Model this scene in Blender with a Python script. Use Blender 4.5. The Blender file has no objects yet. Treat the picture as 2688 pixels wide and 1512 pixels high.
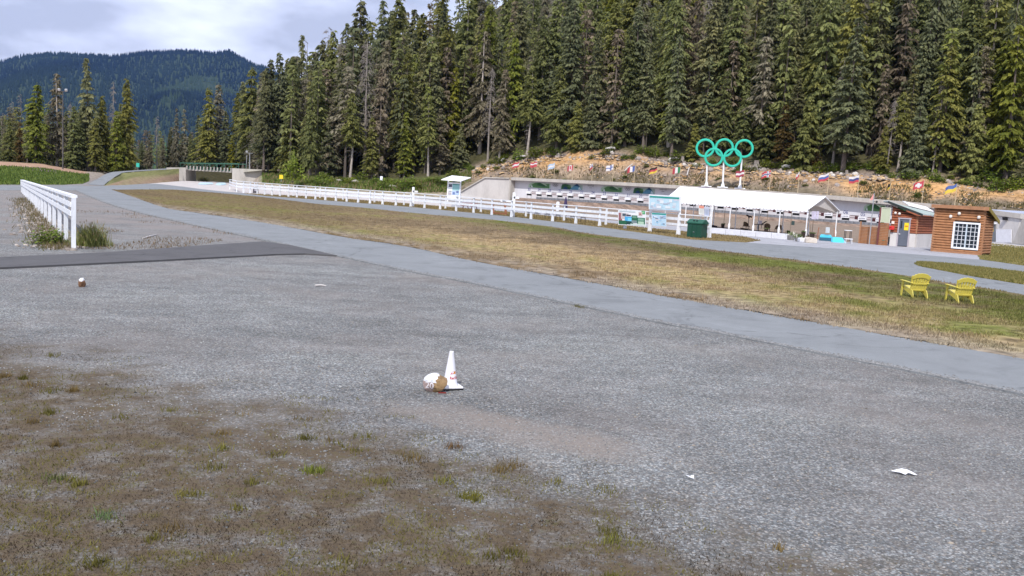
import bpy, math, random
import numpy as np
from mathutils import Vector, Matrix
from mathutils.bvhtree import BVHTree

R = math.radians
random.seed(7)
rng = np.random.default_rng(11)
scn = bpy.context.scene
COL = scn.collection

# ------------------------------------------------------------------ camera
W, HGT, F = 2688.0, 1512.0, 2400.0
CAMH = 3.3
PITCH = math.atan(268.0 / F)
ROLL = math.atan(0.055)
cf = Vector((0, math.cos(PITCH), -math.sin(PITCH)))
r0 = Vector((1, 0, 0))
u0 = Vector((0, math.sin(PITCH), math.cos(PITCH)))
cx = r0 * math.cos(ROLL) + u0 * math.sin(ROLL)
cy = -r0 * math.sin(ROLL) + u0 * math.cos(ROLL)
cam_d = bpy.data.cameras.new('camera')
cam = bpy.data.objects.new('camera', cam_d)
COL.objects.link(cam)
cam_d.sensor_width = 36.0
cam_d.lens = F / W * 36.0
cam_d.clip_start = 0.1
cam_d.clip_end = 40000
cam.matrix_world = Matrix(((cx.x, cy.x, -cf.x, 0), (cx.y, cy.y, -cf.y, 0), (cx.z, cy.z, -cf.z, CAMH), (0, 0, 0, 1)))
scn.camera = cam

# ------------------------------------------------------------------ light and exposure
SUN_EL, SUN_AZ = 48.0, 193.0          # azimuth measured clockwise from +Y (view direction)
sd = Vector((math.sin(R(SUN_AZ)) * math.cos(R(SUN_EL)), math.cos(R(SUN_AZ)) * math.cos(R(SUN_EL)), math.sin(R(SUN_EL))))
sun_d = bpy.data.lights.new('sun', 'SUN')
sun_d.energy = 3.1
sun_d.angle = R(0.8)
sun_d.color = (1.0, 0.955, 0.89)
sun = bpy.data.objects.new('sun', sun_d)
COL.objects.link(sun)
sun.rotation_euler = (-sd).to_track_quat('-Z', 'Y').to_euler()
sun.location = (0, 0, 60)

wd = bpy.data.worlds.new('World')
scn.world = wd
wd.use_nodes = True
nt = wd.node_tree
nt.nodes.clear()
def wn(t, **k):
    n = nt.nodes.new(t)
    for a, b in k.items():
        setattr(n, a, b)
    return n
wl = nt.links.new
sky = wn('ShaderNodeTexSky', sky_type='NISHITA')
sky.sun_disc = False
sky.sun_elevation = R(SUN_EL)
sky.sun_rotation = R(SUN_AZ)
sky.air_density = 1.0
sky.dust_density = 0.6
tcw = wn('ShaderNodeTexCoord')
mpw = wn('ShaderNodeMapping')
mpw.inputs['Scale'].default_value = (1.0, 1.0, 2.6)
wl(tcw.outputs['Generated'], mpw.inputs['Vector'])
nz1 = wn('ShaderNodeTexNoise')
nz1.inputs['Scale'].default_value = 2.2
nz1.inputs['Detail'].default_value = 7
nz1.inputs['Roughness'].default_value = 0.55
nz1.inputs['Distortion'].default_value = 0.5
wl(mpw.outputs[0], nz1.inputs['Vector'])
rp1 = wn('ShaderNodeValToRGB')
rp1.color_ramp.elements[0].position = 0.28
rp1.color_ramp.elements[1].position = 0.50
wl(nz1.outputs['Fac'], rp1.inputs[0])
nz2 = wn('ShaderNodeTexNoise')
nz2.inputs['Scale'].default_value = 4.6
nz2.inputs['Detail'].default_value = 6
nz2.inputs['Roughness'].default_value = 0.5
wl(mpw.outputs[0], nz2.inputs['Vector'])
rp2 = wn('ShaderNodeValToRGB')
rp2.color_ramp.elements[0].position = 0.38
rp2.color_ramp.elements[0].color = (4.4, 4.8, 6.2, 1)
rp2.color_ramp.elements[1].position = 0.60
rp2.color_ramp.elements[1].color = (8.9, 9.5, 11.8, 1)
wl(nz2.outputs['Fac'], rp2.inputs[0])
mxw = wn('ShaderNodeMix', data_type='RGBA')
wl(rp1.outputs[0], mxw.inputs[0])
wl(sky.outputs[0], mxw.inputs[6])
wl(rp2.outputs[0], mxw.inputs[7])
bgw = wn('ShaderNodeBackground')
bgw.inputs['Strength'].default_value = 0.105
wl(mxw.outputs[2], bgw.inputs['Color'])
wl(bgw.outputs[0], wn('ShaderNodeOutputWorld').inputs['Surface'])

vs = scn.view_settings
vs.view_transform = 'Standard'
vs.look = 'None'
vs.exposure = 0.35
vs.gamma = 1.0
vs.use_curve_mapping = False
scn.cycles.max_bounces = 5
scn.cycles.diffuse_bounces = 3
scn.cycles.transparent_max_bounces = 8
scn.cycles.use_denoising = True
scn.cycles.volume_bounces = 0

# ------------------------------------------------------------------ pixel <-> world (photo pixels, 2688 x 1512)
CAMP = Vector((0, 0, CAMH))
def ray(px, py):
    return cf + cx * ((px - W / 2) / F) + cy * ((HGT / 2 - py) / F)
def gnd(px, py, z=0.0):
    d = ray(px, py)
    return CAMP + d * ((z - CAMH) / d.z)
def atd(px, py, depth):
    d = ray(px, py)
    return CAMP + d * (depth / d.y)
def proj(p):
    v = Vector(p) - CAMP
    w = v.dot(cf)
    return W / 2 + F * v.dot(cx) / w, HGT / 2 - F * v.dot(cy) / w
def zat(X, Y, py):
    k = (HGT / 2 - py) / F
    v0 = Vector((X, Y, -CAMH))
    return (k * v0.dot(cf) - v0.dot(cy)) / (cy.z - k * cf.z)
def hz(px):
    return 488 + 0.055 * (px - 1344)
def interp(x, tab, k=1):
    xs = [t[0] for t in tab]
    return float(np.interp(x, xs, [t[k] for t in tab]))

# ------------------------------------------------------------------ materials
MATS = {}
class NB:
    def __init__(s, name):
        s.m = bpy.data.materials.new(name)
        s.m.use_nodes = True
        s.nt = s.m.node_tree
        s.b = s.nt.nodes['Principled BSDF']
        s.out = s.nt.nodes['Material Output']
    def n(s, t, **k):
        x = s.nt.nodes.new(t)
        for a, b in k.items():
            setattr(x, a, b)
        return x
    def l(s, a, b):
        s.nt.links.new(a, b)
    def coord(s, kind='Object', scale=(1, 1, 1)):
        t = s.n('ShaderNodeTexCoord')
        m = s.n('ShaderNodeMapping')
        m.inputs['Scale'].default_value = scale
        s.l(t.outputs[kind], m.inputs[0])
        return m.outputs[0]
    def noise(s, v, scale, detail=4, rough=.55, dist=0):
        x = s.n('ShaderNodeTexNoise')
        x.inputs['Scale'].default_value = scale
        x.inputs['Detail'].default_value = detail
        x.inputs['Roughness'].default_value = rough
        x.inputs['Distortion'].default_value = dist
        s.l(v, x.inputs['Vector'])
        return x.outputs['Fac']
    def vor(s, v, scale, out='Color', rnd=1.0):
        x = s.n('ShaderNodeTexVoronoi')
        x.inputs['Scale'].default_value = scale
        x.inputs['Randomness'].default_value = rnd
        s.l(v, x.inputs['Vector'])
        return x.outputs[out]
    def ramp(s, f, stops, interp='LINEAR'):
        x = s.n('ShaderNodeValToRGB')
        x.color_ramp.interpolation = interp
        e = x.color_ramp.elements
        while len(e) < len(stops):
            e.new(0.5)
        for i, (p, c) in enumerate(stops):
            e[i].position = p
            c = (c, c, c) if isinstance(c, (int, float)) else c
            e[i].color = (*c, 1)
        s.l(f, x.inputs[0])
        return x.outputs[0]
    def mix(s, f, a, b, mode='MIX'):
        x = s.n('ShaderNodeMix', data_type='RGBA', blend_type=mode)
        for v, i in ((f, 0), (a, 6), (b, 7)):
            if isinstance(v, (int, float)):
                x.inputs[i].default_value = v if i == 0 else (v, v, v, 1)
            elif isinstance(v, tuple):
                x.inputs[i].default_value = (*v, 1)
            else:
                s.l(v, x.inputs[i])
        return x.outputs[2]
    def math(s, op, a, b=0.0, clamp=False):
        x = s.n('ShaderNodeMath', operation=op, use_clamp=clamp)
        for v, i in ((a, 0), (b, 1)):
            if isinstance(v, (int, float)):
                x.inputs[i].default_value = v
            else:
                s.l(v, x.inputs[i])
        return x.outputs[0]
    def bump(s, h, strength=.3, dist=.02):
        x = s.n('ShaderNodeBump')
        x.inputs['Strength'].default_value = strength
        x.inputs['Distance'].default_value = dist
        s.l(h, x.inputs['Height'])
        s.l(x.outputs[0], s.b.inputs['Normal'])
    def done(s, col, rough=.8, spec=.2, metal=0.0):
        if isinstance(col, tuple):
            s.b.inputs['Base Color'].default_value = (*col, 1)
        else:
            s.l(col, s.b.inputs['Base Color'])
        s.b.inputs['Roughness'].default_value = rough
        s.b.inputs['Specular IOR Level'].default_value = spec
        s.b.inputs['Metallic'].default_value = metal
        return s.m

def mat(name, col, rough=.75, var=.12, scale=3.0, spec=.25, metal=0.0, bump=0.0, streak=False):
    """painted or bare surface with uneven tone"""
    if name in MATS:
        return MATS[name]
    b = NB(name)
    v = b.coord('Object', (1, 1, .25) if streak else (1, 1, 1))
    n1 = b.noise(v, scale, 5)
    n2 = b.noise(v, scale * 9, 3)
    f = b.mix(.35, n1, n2)
    lo = tuple(max(0, c * (1 - var * 2)) for c in col)
    hi = tuple(min(1, c * (1 + var * 1.2)) for c in col)
    c = b.ramp(f, [(.3, lo), (.55, col), (.75, hi)])
    if bump:
        b.bump(n2, bump, .02)
    MATS[name] = b.done(c, rough, spec, metal)
    return MATS[name]

def mat_attr(name, rough=.85, spec=.15, var=.25, scale=8.0, trans=0.0, objrand=0.0, bump=0.0):
    """colour carried by the pieces (attribute Col), uneven tone on top"""
    if name in MATS:
        return MATS[name]
    b = NB(name)
    a = b.n('ShaderNodeAttribute', attribute_name='Col')
    c = a.outputs['Color']
    if var:
        v = b.coord('Object')
        n = b.noise(v, scale, 4)
        c = b.mix(1.0, c, b.ramp(n, [(.3, 1 - var), (.7, 1 + var * .6)]), 'MULTIPLY')
        if bump:
            b.bump(b.noise(v, scale * 3, 5), bump, .05)
    m = b.done(c, rough, spec)
    if trans:
        t = b.n('ShaderNodeBsdfTranslucent')
        b.l(c, t.inputs['Color'])
        mx = b.n('ShaderNodeMixShader')
        mx.inputs[0].default_value = trans
        b.l(b.b.outputs[0], mx.inputs[1])
        b.l(t.outputs[0], mx.inputs[2])
        b.l(mx.outputs[0], b.out.inputs['Surface'])
    MATS[name] = m
    return m

def mat_foliage(name, dark, light, hue2, trans=.48):
    """foliage: spray tone from attribute Col.r, tree-to-tree tone from the object's random number"""
    if name in MATS:
        return MATS[name]
    b = NB(name)
    a = b.n('ShaderNodeAttribute', attribute_name='Col')
    c = b.ramp(a.outputs['Fac'], [(0.0, dark), (1.0, light)])
    oi = b.n('ShaderNodeObjectInfo')
    f = b.ramp(oi.outputs['Random'], [(0.25, 0.0), (1.0, .8)])
    c = b.mix(f, c, b.mix(1.0, c, hue2, 'MULTIPLY'))
    r2 = b.math('FRACT', b.math('MULTIPLY', oi.outputs['Random'], 7.31))
    c = b.mix(1.0, c, b.ramp(r2, [(0.0, .85), (1.0, 1.5)]), 'MULTIPLY')
    m = b.done(c, .7, .15)
    t = b.n('ShaderNodeBsdfTranslucent')
    b.l(c, t.inputs['Color'])
    mx = b.n('ShaderNodeMixShader')
    mx.inputs[0].default_value = trans
    b.l(b.b.outputs[0], mx.inputs[1])
    b.l(t.outputs[0], mx.inputs[2])
    b.l(mx.outputs[0], b.out.inputs['Surface'])
    MATS[name] = m
    return m

# ------------------------------------------------------------------ mesh helpers
def newobj(name, me, parent=None):
    o = bpy.data.objects.new(name, me)
    COL.objects.link(o)
    if parent is not None:
        o.parent = parent
    return o
def tag(o, label=None, cat=None, group=None, kind=None):
    for k, v in (('label', label), ('category', cat), ('group', group), ('kind', kind)):
        if v:
            o[k] = v
    return o
LABELS = {}
def thing(name, label, cat, loc=(0, 0, 0), rz=0.0, group=None):
    o = bpy.data.objects.new(name, None)
    COL.objects.link(o)
    o.location = loc
    o.rotation_euler = (0, 0, rz)
    o.empty_display_size = .3
    return tag(o, label, cat, group)

def fast_mesh(name, V, faces, mats, cols=None, fcols=None, smooth=False, matidx=None):
    """V (n,3) array, faces (m,k) array of one polygon size"""
    V = np.asarray(V, dtype=np.float32)
    Fc = np.asarray(faces, dtype=np.int32)
    me = bpy.data.meshes.new(name)
    m, k = Fc.shape
    me.vertices.add(len(V))
    me.vertices.foreach_set('co', V.ravel())
    me.loops.add(m * k)
    me.loops.foreach_set('vertex_index', Fc.ravel())
    me.polygons.add(m)
    me.polygons.foreach_set('loop_start', np.arange(0, m * k, k, dtype=np.int32))
    me.polygons.foreach_set('loop_total', np.full(m, k, dtype=np.int32))
    if cols is not None:
        at = me.color_attributes.new('Col', 'FLOAT_COLOR', 'POINT')
        c = np.ones((len(V), 4), np.float32)
        c[:, :3] = cols
        at.data.foreach_set('color', c.ravel())
    if fcols is not None:
        at = me.color_attributes.new('Col', 'FLOAT_COLOR', 'CORNER')
        c = np.ones((m, k, 4), np.float32)
        c[:, :, :3] = np.asarray(fcols, np.float32)[:, None, :]
        at.data.foreach_set('color', c.ravel())
    for x in (mats if isinstance(mats, (list, tuple)) else [mats]):
        me.materials.append(x)
    if matidx is not None:
        me.polygons.foreach_set('material_index', np.asarray(matidx, np.int32))
    if smooth:
        me.polygons.foreach_set('use_smooth', np.ones(m, dtype=bool))
    me.update()
    me.validate()
    return me

class MB:
    def __init__(s):
        s.v = []
        s.f = []
        s.c = []
    def box(s, c, size, rz=0.0, tilt=None, col=None):
        """centre, full size, rotation about z (and optional 3x3 tilt matrix)"""
        x, y, z = size[0] / 2, size[1] / 2, size[2] / 2
        M = tilt if tilt is not None else Matrix.Rotation(rz, 3, 'Z')
        c = Vector(c)
        i = len(s.v)
        for dx, dy, dz in ((-x, -y, -z), (x, -y, -z), (x, y, -z), (-x, y, -z), (-x, -y, z), (x, -y, z), (x, y, z), (-x, y, z)):
            s.v.append(tuple(c + M @ Vector((dx, dy, dz))))
        for q in ((0, 3, 2, 1), (4, 5, 6, 7), (0, 1, 5, 4), (1, 2, 6, 5), (2, 3, 7, 6), (3, 0, 4, 7)):
            s.f.append(tuple(i + k for k in q))
            s.c.append(col)
        return s
    def bar(s, a, b, w, h, up=(0, 0, 1), col=None):
        """beam from a to b, w across, h along up"""
        a, b = Vector(a), Vector(b)
        d = (b - a)
        L = d.length
        d = d / L
        u = Vector(up)
        sx = d.cross(u)
        if sx.length < 1e-5:
            sx = d.cross(Vector((1, 0, 0)))
        sx.normalize()
        uz = sx.cross(d)
        M = Matrix((d, sx, uz)).transposed()
        return s.box((a + b) / 2, (L, w, h), tilt=M, col=col)
    def tube(s, pts, rad, n=8, cap=True, col=None):
        pts = [Vector(p) for p in pts]
        rad = rad if isinstance(rad, (list, tuple)) else [rad] * len(pts)
        base = len(s.v)
        for k, p in enumerate(pts):
            d = (pts[min(k + 1, len(pts) - 1)] - pts[max(k - 1, 0)]).normalized()
            a = d.cross(Vector((0, 0, 1)))
            if a.length < 1e-3:
                a = Vector((1, 0, 0))
            a.normalize()
            b = d.cross(a)
            for j in range(n):
                t = 2 * math.pi * j / n
                s.v.append(tuple(p + (a * math.cos(t) + b * math.sin(t)) * rad[k]))
        for k in range(len(pts) - 1):
            for j in range(n):
                s.f.append((base + k * n + j, base + k * n + (j + 1) % n, base + (k + 1) * n + (j + 1) % n, base + (k + 1) * n + j))
                s.c.append(col)
        if cap:
            s.f.append(tuple(base + j for j in range(n)))
            s.f.append(tuple(base + (len(pts) - 1) * n + j for j in reversed(range(n))))
            s.c += [col, col]
        return s
    def lathe(s, prof, n=20, o=(0, 0, 0), col=None):
        base = len(s.v)
        for r, z in prof:
            for j in range(n):
                t = 2 * math.pi * j / n
                s.v.append((o[0] + r * math.cos(t), o[1] + r * math.sin(t), o[2] + z))
        for k in range(len(prof) - 1):
            for j in range(n):
                s.f.append((base + k * n + j, base + k * n + (j + 1) % n, base + (k + 1) * n + (j + 1) % n, base + (k + 1) * n + j))
                s.c.append(col)
        s.f.append(tuple(base + j for j in reversed(range(n))))
        s.f.append(tuple(base + (len(prof) - 1) * n + j for j in range(n)))
        s.c += [col, col]
        return s
    def poly(s, pts, col=None):
        i = len(s.v)
        s.v += [tuple(p) for p in pts]
        s.f.append(tuple(range(i, i + len(pts))))
        s.c.append(col)
        return s
    def prism(s, pts, ext, col=None):
        """closed outline pushed along vector ext"""
        i = len(s.v)
        n = len(pts)
        e = Vector(ext)
        s.v += [tuple(Vector(p)) for p in pts] + [tuple(Vector(p) + e) for p in pts]
        s.f.append(tuple(range(i, i + n)))
        s.f.append(tuple(range(i + 2 * n - 1, i + n - 1, -1)))
        s.c += [col, col]
        for k in range(n):
            s.f.append((i + k, i + (k + 1) % n, i + n + (k + 1) % n, i + n + k))
            s.c.append(col)
        return s
    def build(s, name, m, parent=None, world=False, smooth=False, bevel=0.0, label=None):
        v = s.v
        if world and parent is not None:
            o = Vector((0, 0, 0))
            p = parent
            while p is not None:
                o = o + Vector(p.location)
                p = p.parent
            v = [(a - o.x, b - o.y, c - o.z) for a, b, c in v]
        me = bpy.data.meshes.new(name)
        me.from_pydata(v, [], s.f)
        me.materials.append(m)
        if any(c is not None for c in s.c):
            at = me.color_attributes.new('Col', 'FLOAT_COLOR', 'CORNER')
            k = 0
            for f, c in zip(s.f, s.c):
                c = c or (.5, .5, .5)
                for _ in f:
                    at.data[k].color = (*c, 1)
                    k += 1
        me.update()
        # consistent normals
        import bmesh
        bm = bmesh.new()
        bm.from_mesh(me)
        bmesh.ops.recalc_face_normals(bm, faces=bm.faces)
        bm.to_mesh(me)
        bm.free()
        if smooth:
            for p in me.polygons:
                p.use_smooth = True
        o = newobj(name, me, parent)
        if bevel:
            md = o.modifiers.new('edge', 'BEVEL')
            md.width = bevel
            md.segments = 2
            md.limit_method = 'ANGLE'
        if label:
            o['label'] = label
        return o

def single(name, mb, m, label, cat, loc=(0, 0, 0), rz=0.0, group=None, **k):
    o = mb.build(name, m, None, **k)
    o.location = loc
    o.rotation_euler = (0, 0, rz)
    return tag(o, label, cat, group)

def copy_tree(root):
    r = root.copy()
    COL.objects.link(r)
    for ch in root.children:
        c = ch.copy()
        COL.objects.link(c)
        c.parent = r
        for g in ch.children:
            d = g.copy()
            COL.objects.link(d)
            d.parent = c
    return r

_font = None
def text_data(s, size=1.0, width=1.0, bold=.012):
    """glyph outlines as (verts 2d, faces), centred"""
    cu = bpy.data.curves.new('lettering', 'FONT')
    cu.body = s
    cu.size = size
    cu.align_x = 'CENTER'
    cu.align_y = 'CENTER'
    cu.resolution_u = 2
    cu.offset = bold * size
    ob = bpy.data.objects.new('lettering', cu)
    me = bpy.data.meshes.new_from_object(ob)
    vs_ = [(v.co.x * width, v.co.y) for v in me.vertices]
    fs_ = [tuple(p.vertices) for p in me.polygons]
    bpy.data.objects.remove(ob)
    bpy.data.curves.remove(cu)
    bpy.data.meshes.remove(me)
    return vs_, fs_
def text_on(mb, s, o, ex, ey, size, width=1.0, col=None):
    vs_, fs_ = text_data(s, size, width)
    i = len(mb.v)
    o, ex, ey = Vector(o), Vector(ex), Vector(ey)
    mb.v += [tuple(o + ex * a + ey * b) for a, b in vs_]
    for f in fs_:
        mb.f.append(tuple(i + k for k in f))
        mb.c.append(col)

def smooth_px(pts, n=6):
    """Catmull-Rom through photo points"""
    P = [np.array(p, float) for p in pts]
    P = [2 * P[0] - P[1]] + P + [2 * P[-1] - P[-2]]
    out = []
    for i in range(1, len(P) - 2):
        for t in np.linspace(0, 1, n, endpoint=False):
            a, b, c, d = P[i - 1:i + 3]
            out.append(.5 * ((2 * b) + (-a + c) * t + (2 * a - 5 * b + 4 * c - d) * t * t + (-a + 3 * b - 3 * c + d) * t ** 3))
    out.append(P[-2])
    return out
def sheet(name, outline, z, m, thick=0.0, kind='structure', label=None, jitter=0.0):
    """flat sheet (or slab with sides) from a world outline"""
    pts = [Vector((p[0], p[1], z)) for p in outline]
    if jitter:
        pts = [Vector((p.x + random.uniform(-1, 1) * jitter, p.y + random.uniform(-1, 1) * jitter, p.z)) for p in pts]
    mb = MB()
    mb.poly(pts)
    if thick:
        n = len(pts)
        for k in range(n):
            a, b = pts[k], pts[(k + 1) % n]
            mb.poly([a, b, b - Vector((0, 0, thick)), a - Vector((0, 0, thick))])
    me = bpy.data.meshes.new(name)
    me.from_pydata(mb.v, [], mb.f)
    me.materials.append(m)
    me.update()
    if me.polygons[0].normal.z < 0:
        me.flip_normals()
    o = newobj(name, me)
    return tag(o, label, None, None, kind)
def G(pts, z=0.0):
    return [gnd(p[0], p[1], z) for p in pts]

def blades(name, P, h, w, lean, cols, m, label, kind='stuff'):
    """one triangle per blade"""
    n = len(P)
    a = rng.uniform(0, 2 * math.pi, n)
    dx, dy = np.cos(a), np.sin(a)
    b = rng.uniform(0, 2 * math.pi, n)
    l = lean * h * rng.uniform(.2, 1, n)
    V = np.zeros((n, 3, 3), np.float32)
    V[:, 0] = P + np.stack([dx * w, dy * w, -0.01 + 0 * w], 1)
    V[:, 1] = P - np.stack([dx * w, dy * w, 0.01 + 0 * w], 1)
    V[:, 2] = P + np.stack([np.cos(b) * l, np.sin(b) * l, h], 1)
    me = fast_mesh(name, V.reshape(-1, 3), np.arange(n * 3).reshape(-1, 3), m, cols=np.repeat(cols, 3, 0))
    o = newobj(name, me)
    return tag(o, label, None, None, kind)
def lerpc(a, b, t):
    a, b = np.array(a), np.array(b)
    return a + (b - a) * np.asarray(t)[:, None]
def inside(px, py, poly):
    """vectorised point in polygon"""
    px, py = np.asarray(px), np.asarray(py)
    r = np.zeros(len(px), bool)
    n = len(poly)
    for i in range(n):
        x1, y1 = poly[i][0], poly[i][1]
        x2, y2 = poly[(i + 1) % n][0], poly[(i + 1) % n][1]
        c = ((y1 > py) != (y2 > py)) & (px < (x2 - x1) * (py - y1) / (y2 - y1 + 1e-12) + x1)
        r ^= c
    return r
def vnoise(x, y, s, seed=0):
    """cheap smooth value noise, 0..1"""
    x, y = np.asarray(x) / s, np.asarray(y) / s
    xi, yi = np.floor(x).astype(int), np.floor(y).astype(int)
    fx, fy = x - xi, y - yi
    fx, fy = fx * fx * (3 - 2 * fx), fy * fy * (3 - 2 * fy)
    def hsh(a, b):
        h = (a * 374761393 + b * 668265263 + seed * 974634) & 0x7fffffff
        h = ((h ^ (h >> 13)) * 1274126177) & 0x7fffffff
        return ((h ^ (h >> 16)) & 0xffff) / 65535.0
    return (hsh(xi, yi) * (1 - fx) + hsh(xi + 1, yi) * fx) * (1 - fy) + (hsh(xi, yi + 1) * (1 - fx) + hsh(xi + 1, yi + 1) * fx) * fy

# ================================================================== THE SETTING
# ---- base ground: crushed gravel, mossy soil towards the building the camera hangs on
def m_ground():
    b = NB('gravel_ground')
    v = b.coord('Object')
    stone = b.vor(v, 34.0)
    sep = b.n('ShaderNodeSeparateColor')
    b.l(stone, sep.inputs[0])
    c = b.ramp(sep.outputs[0], [(0.0, (.134, .136, .136)), (.35, (.212, .216, .216)), (.7, (.292, .298, .299)), (1.0, (.45, .457, .457))])
    tint = b.ramp(sep.outputs[1], [(0.0, (1.10, .98, .86)), (.5, (1, 1, .99)), (1.0, (.92, 1.0, 1.04))])
    c = b.mix(.8, c, tint, 'MULTIPLY')
    gap = b.vor(v, 34.0, 'Distance')
    c = b.mix(b.ramp(gap, [(.38, 0.0), (.66, .55)]), c, (.085, .084, .09))
    fine = b.noise(v, 150, 3)
    c = b.mix(.5, c, b.ramp(fine, [(.3, .55), (.7, 1.4)]), 'MULTIPLY')
    big = b.noise(v, .22, 5, .6)
    c = b.mix(b.ramp(big, [(.46, 0.0), (.66, .55)]), c, b.ramp(fine, [(.3, (.175, .155, .142)), (.7, (.28, .25, .235))]))
    mid = b.noise(v, 1.3, 5, .6)
    c = b.mix(1.0, c, b.ramp(mid, [(.3, .80), (.7, 1.15)]), 'MULTIPLY')
    rut = b.noise(b.coord('Object', (.16, .42, 1)), 1.0, 6, .62, .6)
    c = b.mix(1.0, c, b.ramp(rut, [(.32, (.80, .795, .79)), (.5, (1, 1, 1)), (.68, (1.14, 1.15, 1.13))]), 'MULTIPLY')
    xyz = b.n('ShaderNodeSeparateXYZ')
    b.l(v, xyz.inputs[0])
    X, Y = xyz.outputs[0], xyz.outputs[1]
    far_ = b.math('MULTIPLY', b.ramp(b.math('MULTIPLY', b.math('SUBTRACT', Y, 34.0), .06), [(0.0, 0.0), (1.0, .75)]), b.ramp(b.noise(v, .35, 5, .6), [(.38, .15), (.6, 1.0)]))
    c = b.mix(far_, c, b.ramp(fine, [(.3, (.20, .172, .158)), (.7, (.31, .275, .26))]))
    # bare sandy strip
    u_ = b.math('ADD', b.math('MULTIPLY', X, .86), b.math('MULTIPLY', Y, -.50))
    w_ = b.math('ADD', b.math('MULTIPLY', X, .50), b.math('MULTIPLY', Y, .86))
    du = b.math('DIVIDE', b.math('SUBTRACT', u_, -6.0), 2.7)
    dw = b.math('DIVIDE', b.math('SUBTRACT', w_, 10.55), .75)
    dd = b.math('ADD', b.math('MULTIPLY', du, du), b.math('MULTIPLY', dw, dw))
    dd = b.math('ADD', dd, b.math('MULTIPLY', b.math('SUBTRACT', mid, .5), 2.2))
    sand = b.ramp(dd, [(-.2, .75), (1.3, 0.0)])
    c = b.mix(sand, c, b.ramp(fine, [(.25, (.20, .168, .145)), (.75, (.34, .295, .26))]))
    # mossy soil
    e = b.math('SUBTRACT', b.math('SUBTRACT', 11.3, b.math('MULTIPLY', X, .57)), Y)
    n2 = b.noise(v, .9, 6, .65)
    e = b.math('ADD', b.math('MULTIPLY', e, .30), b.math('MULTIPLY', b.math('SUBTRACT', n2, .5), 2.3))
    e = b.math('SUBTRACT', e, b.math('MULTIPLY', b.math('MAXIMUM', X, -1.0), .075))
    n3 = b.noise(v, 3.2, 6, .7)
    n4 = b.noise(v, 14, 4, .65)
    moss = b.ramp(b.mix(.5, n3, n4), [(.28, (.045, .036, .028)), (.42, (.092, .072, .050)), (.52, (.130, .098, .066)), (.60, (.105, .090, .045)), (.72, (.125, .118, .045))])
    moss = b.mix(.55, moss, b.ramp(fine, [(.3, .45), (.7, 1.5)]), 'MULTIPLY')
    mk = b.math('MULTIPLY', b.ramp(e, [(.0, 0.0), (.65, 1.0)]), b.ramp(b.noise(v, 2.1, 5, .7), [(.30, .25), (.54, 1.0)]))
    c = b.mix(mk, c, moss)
    h = b.mix(.4, b.math('MULTIPLY', gap, -1.0), fine)
    b.bump(h, .75, .03)
    return b.done(c, .93, .12)
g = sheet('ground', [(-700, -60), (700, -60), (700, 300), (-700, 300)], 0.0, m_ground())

# ---- asphalt
def m_asphalt(name, base, dark):
    b = NB(name)
    v = b.coord('Object')
    big = b.noise(v, .18, 5, .6)
    mid = b.noise(v, 1.6, 5, .6)
    f = b.noise(v, 90, 3, .7)
    f2 = b.noise(v, 320, 2)
    c = b.ramp(b.mix(.5, big, mid), [(.3, tuple(x * .86 for x in base)), (.6, base), (.8, tuple(x * 1.08 for x in base))])
    c = b.mix(.75, c, b.ramp(b.mix(.5, f, f2), [(.34, .62), (.5, 1.0), (.68, 1.42)]), 'MULTIPLY')
    st = b.noise(b.coord('Object', (.25, .9, 1)), 1.0, 6, .65)
    c = b.mix(b.ramp(st, [(.56, 0.0), (.7, .35)]), c, dark)
    dv_ = b.n('ShaderNodeTexVoronoi', feature='DISTANCE_TO_EDGE')
    dv_.inputs['Scale'].default_value = .16
    wob = b.n('ShaderNodeVectorMath', operation='ADD')
    nzc = b.n('ShaderNodeTexNoise'); nzc.inputs['Scale'].default_value = .8; nzc.inputs['Detail'].default_value = 5
    b.l(v, nzc.inputs['Vector']); b.l(v, wob.inputs[0]); b.l(nzc.outputs['Color'], wob.inputs[1]); b.l(wob.outputs[0], dv_.inputs['Vector'])
    crack = b.math('MULTIPLY', b.ramp(dv_.outputs['Distance'], [(.003, 1.0), (.012, 0.0)]), b.ramp(mid, [(.46, 0.0), (.58, .55)]))
    c = b.mix(crack, c, tuple(x * .45 for x in dark))
    pt = b.noise(v, .55, 4, .7, .8)
    c = b.mix(1.0, c, b.ramp(pt, [(.34, .80), (.45, .97), (.60, 1.02), (.70, 1.15)]), 'MULTIPLY')
    b.bump(b.mix(.5, f, f2), .25, .006)
    return b.done(c, .88, .25)
ASPH = m_asphalt('grey_asphalt', (.222, .234, .243), (.182, .191, .198))
ASPH_DARK = m_asphalt('new_dark_asphalt', (.100, .097, .100), (.078, .076, .078))
YARD = m_asphalt('pale_yard_surface', (.36, .36, .385), (.30, .30, .325))

lowE = [(193, 498), (245, 521), (299, 541), (367, 560), (462, 582), (571, 606), (700, 634), (871, 671), (1100, 720), (1229, 744), (1532, 808), (1775, 859), (1900, 881), (2195, 940), (2391, 979), (2688, 1041), (2990, 1104)]
upE = [(262, 494), (293, 499), (353, 519.5), (435, 547), (516, 560), (700, 587.5), (900, 624), (1071, 650), (1263, 692), (1562, 746), (1754, 782), (2000, 826), (2195, 860), (2391, 895), (2688, 947), (2990, 1000)]
lowW = [gnd(*p) for p in smooth_px(lowE)]
upW = [gnd(*p) for p in smooth_px(upE)]
sheet('path', [p for p in lowW] + upW[::-1], .045, ASPH, thick=.05)
tarE = [(-420, 697), (0, 679.6), (265, 667), (534, 647.5), (690, 637), (760, 646), (885, 674), (800, 669), (726, 670.5), (470, 684), (265, 694.5), (0, 707), (-420, 726)]
sheet('side_path', G(tarE), .062, ASPH_DARK, thick=.07)

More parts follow.
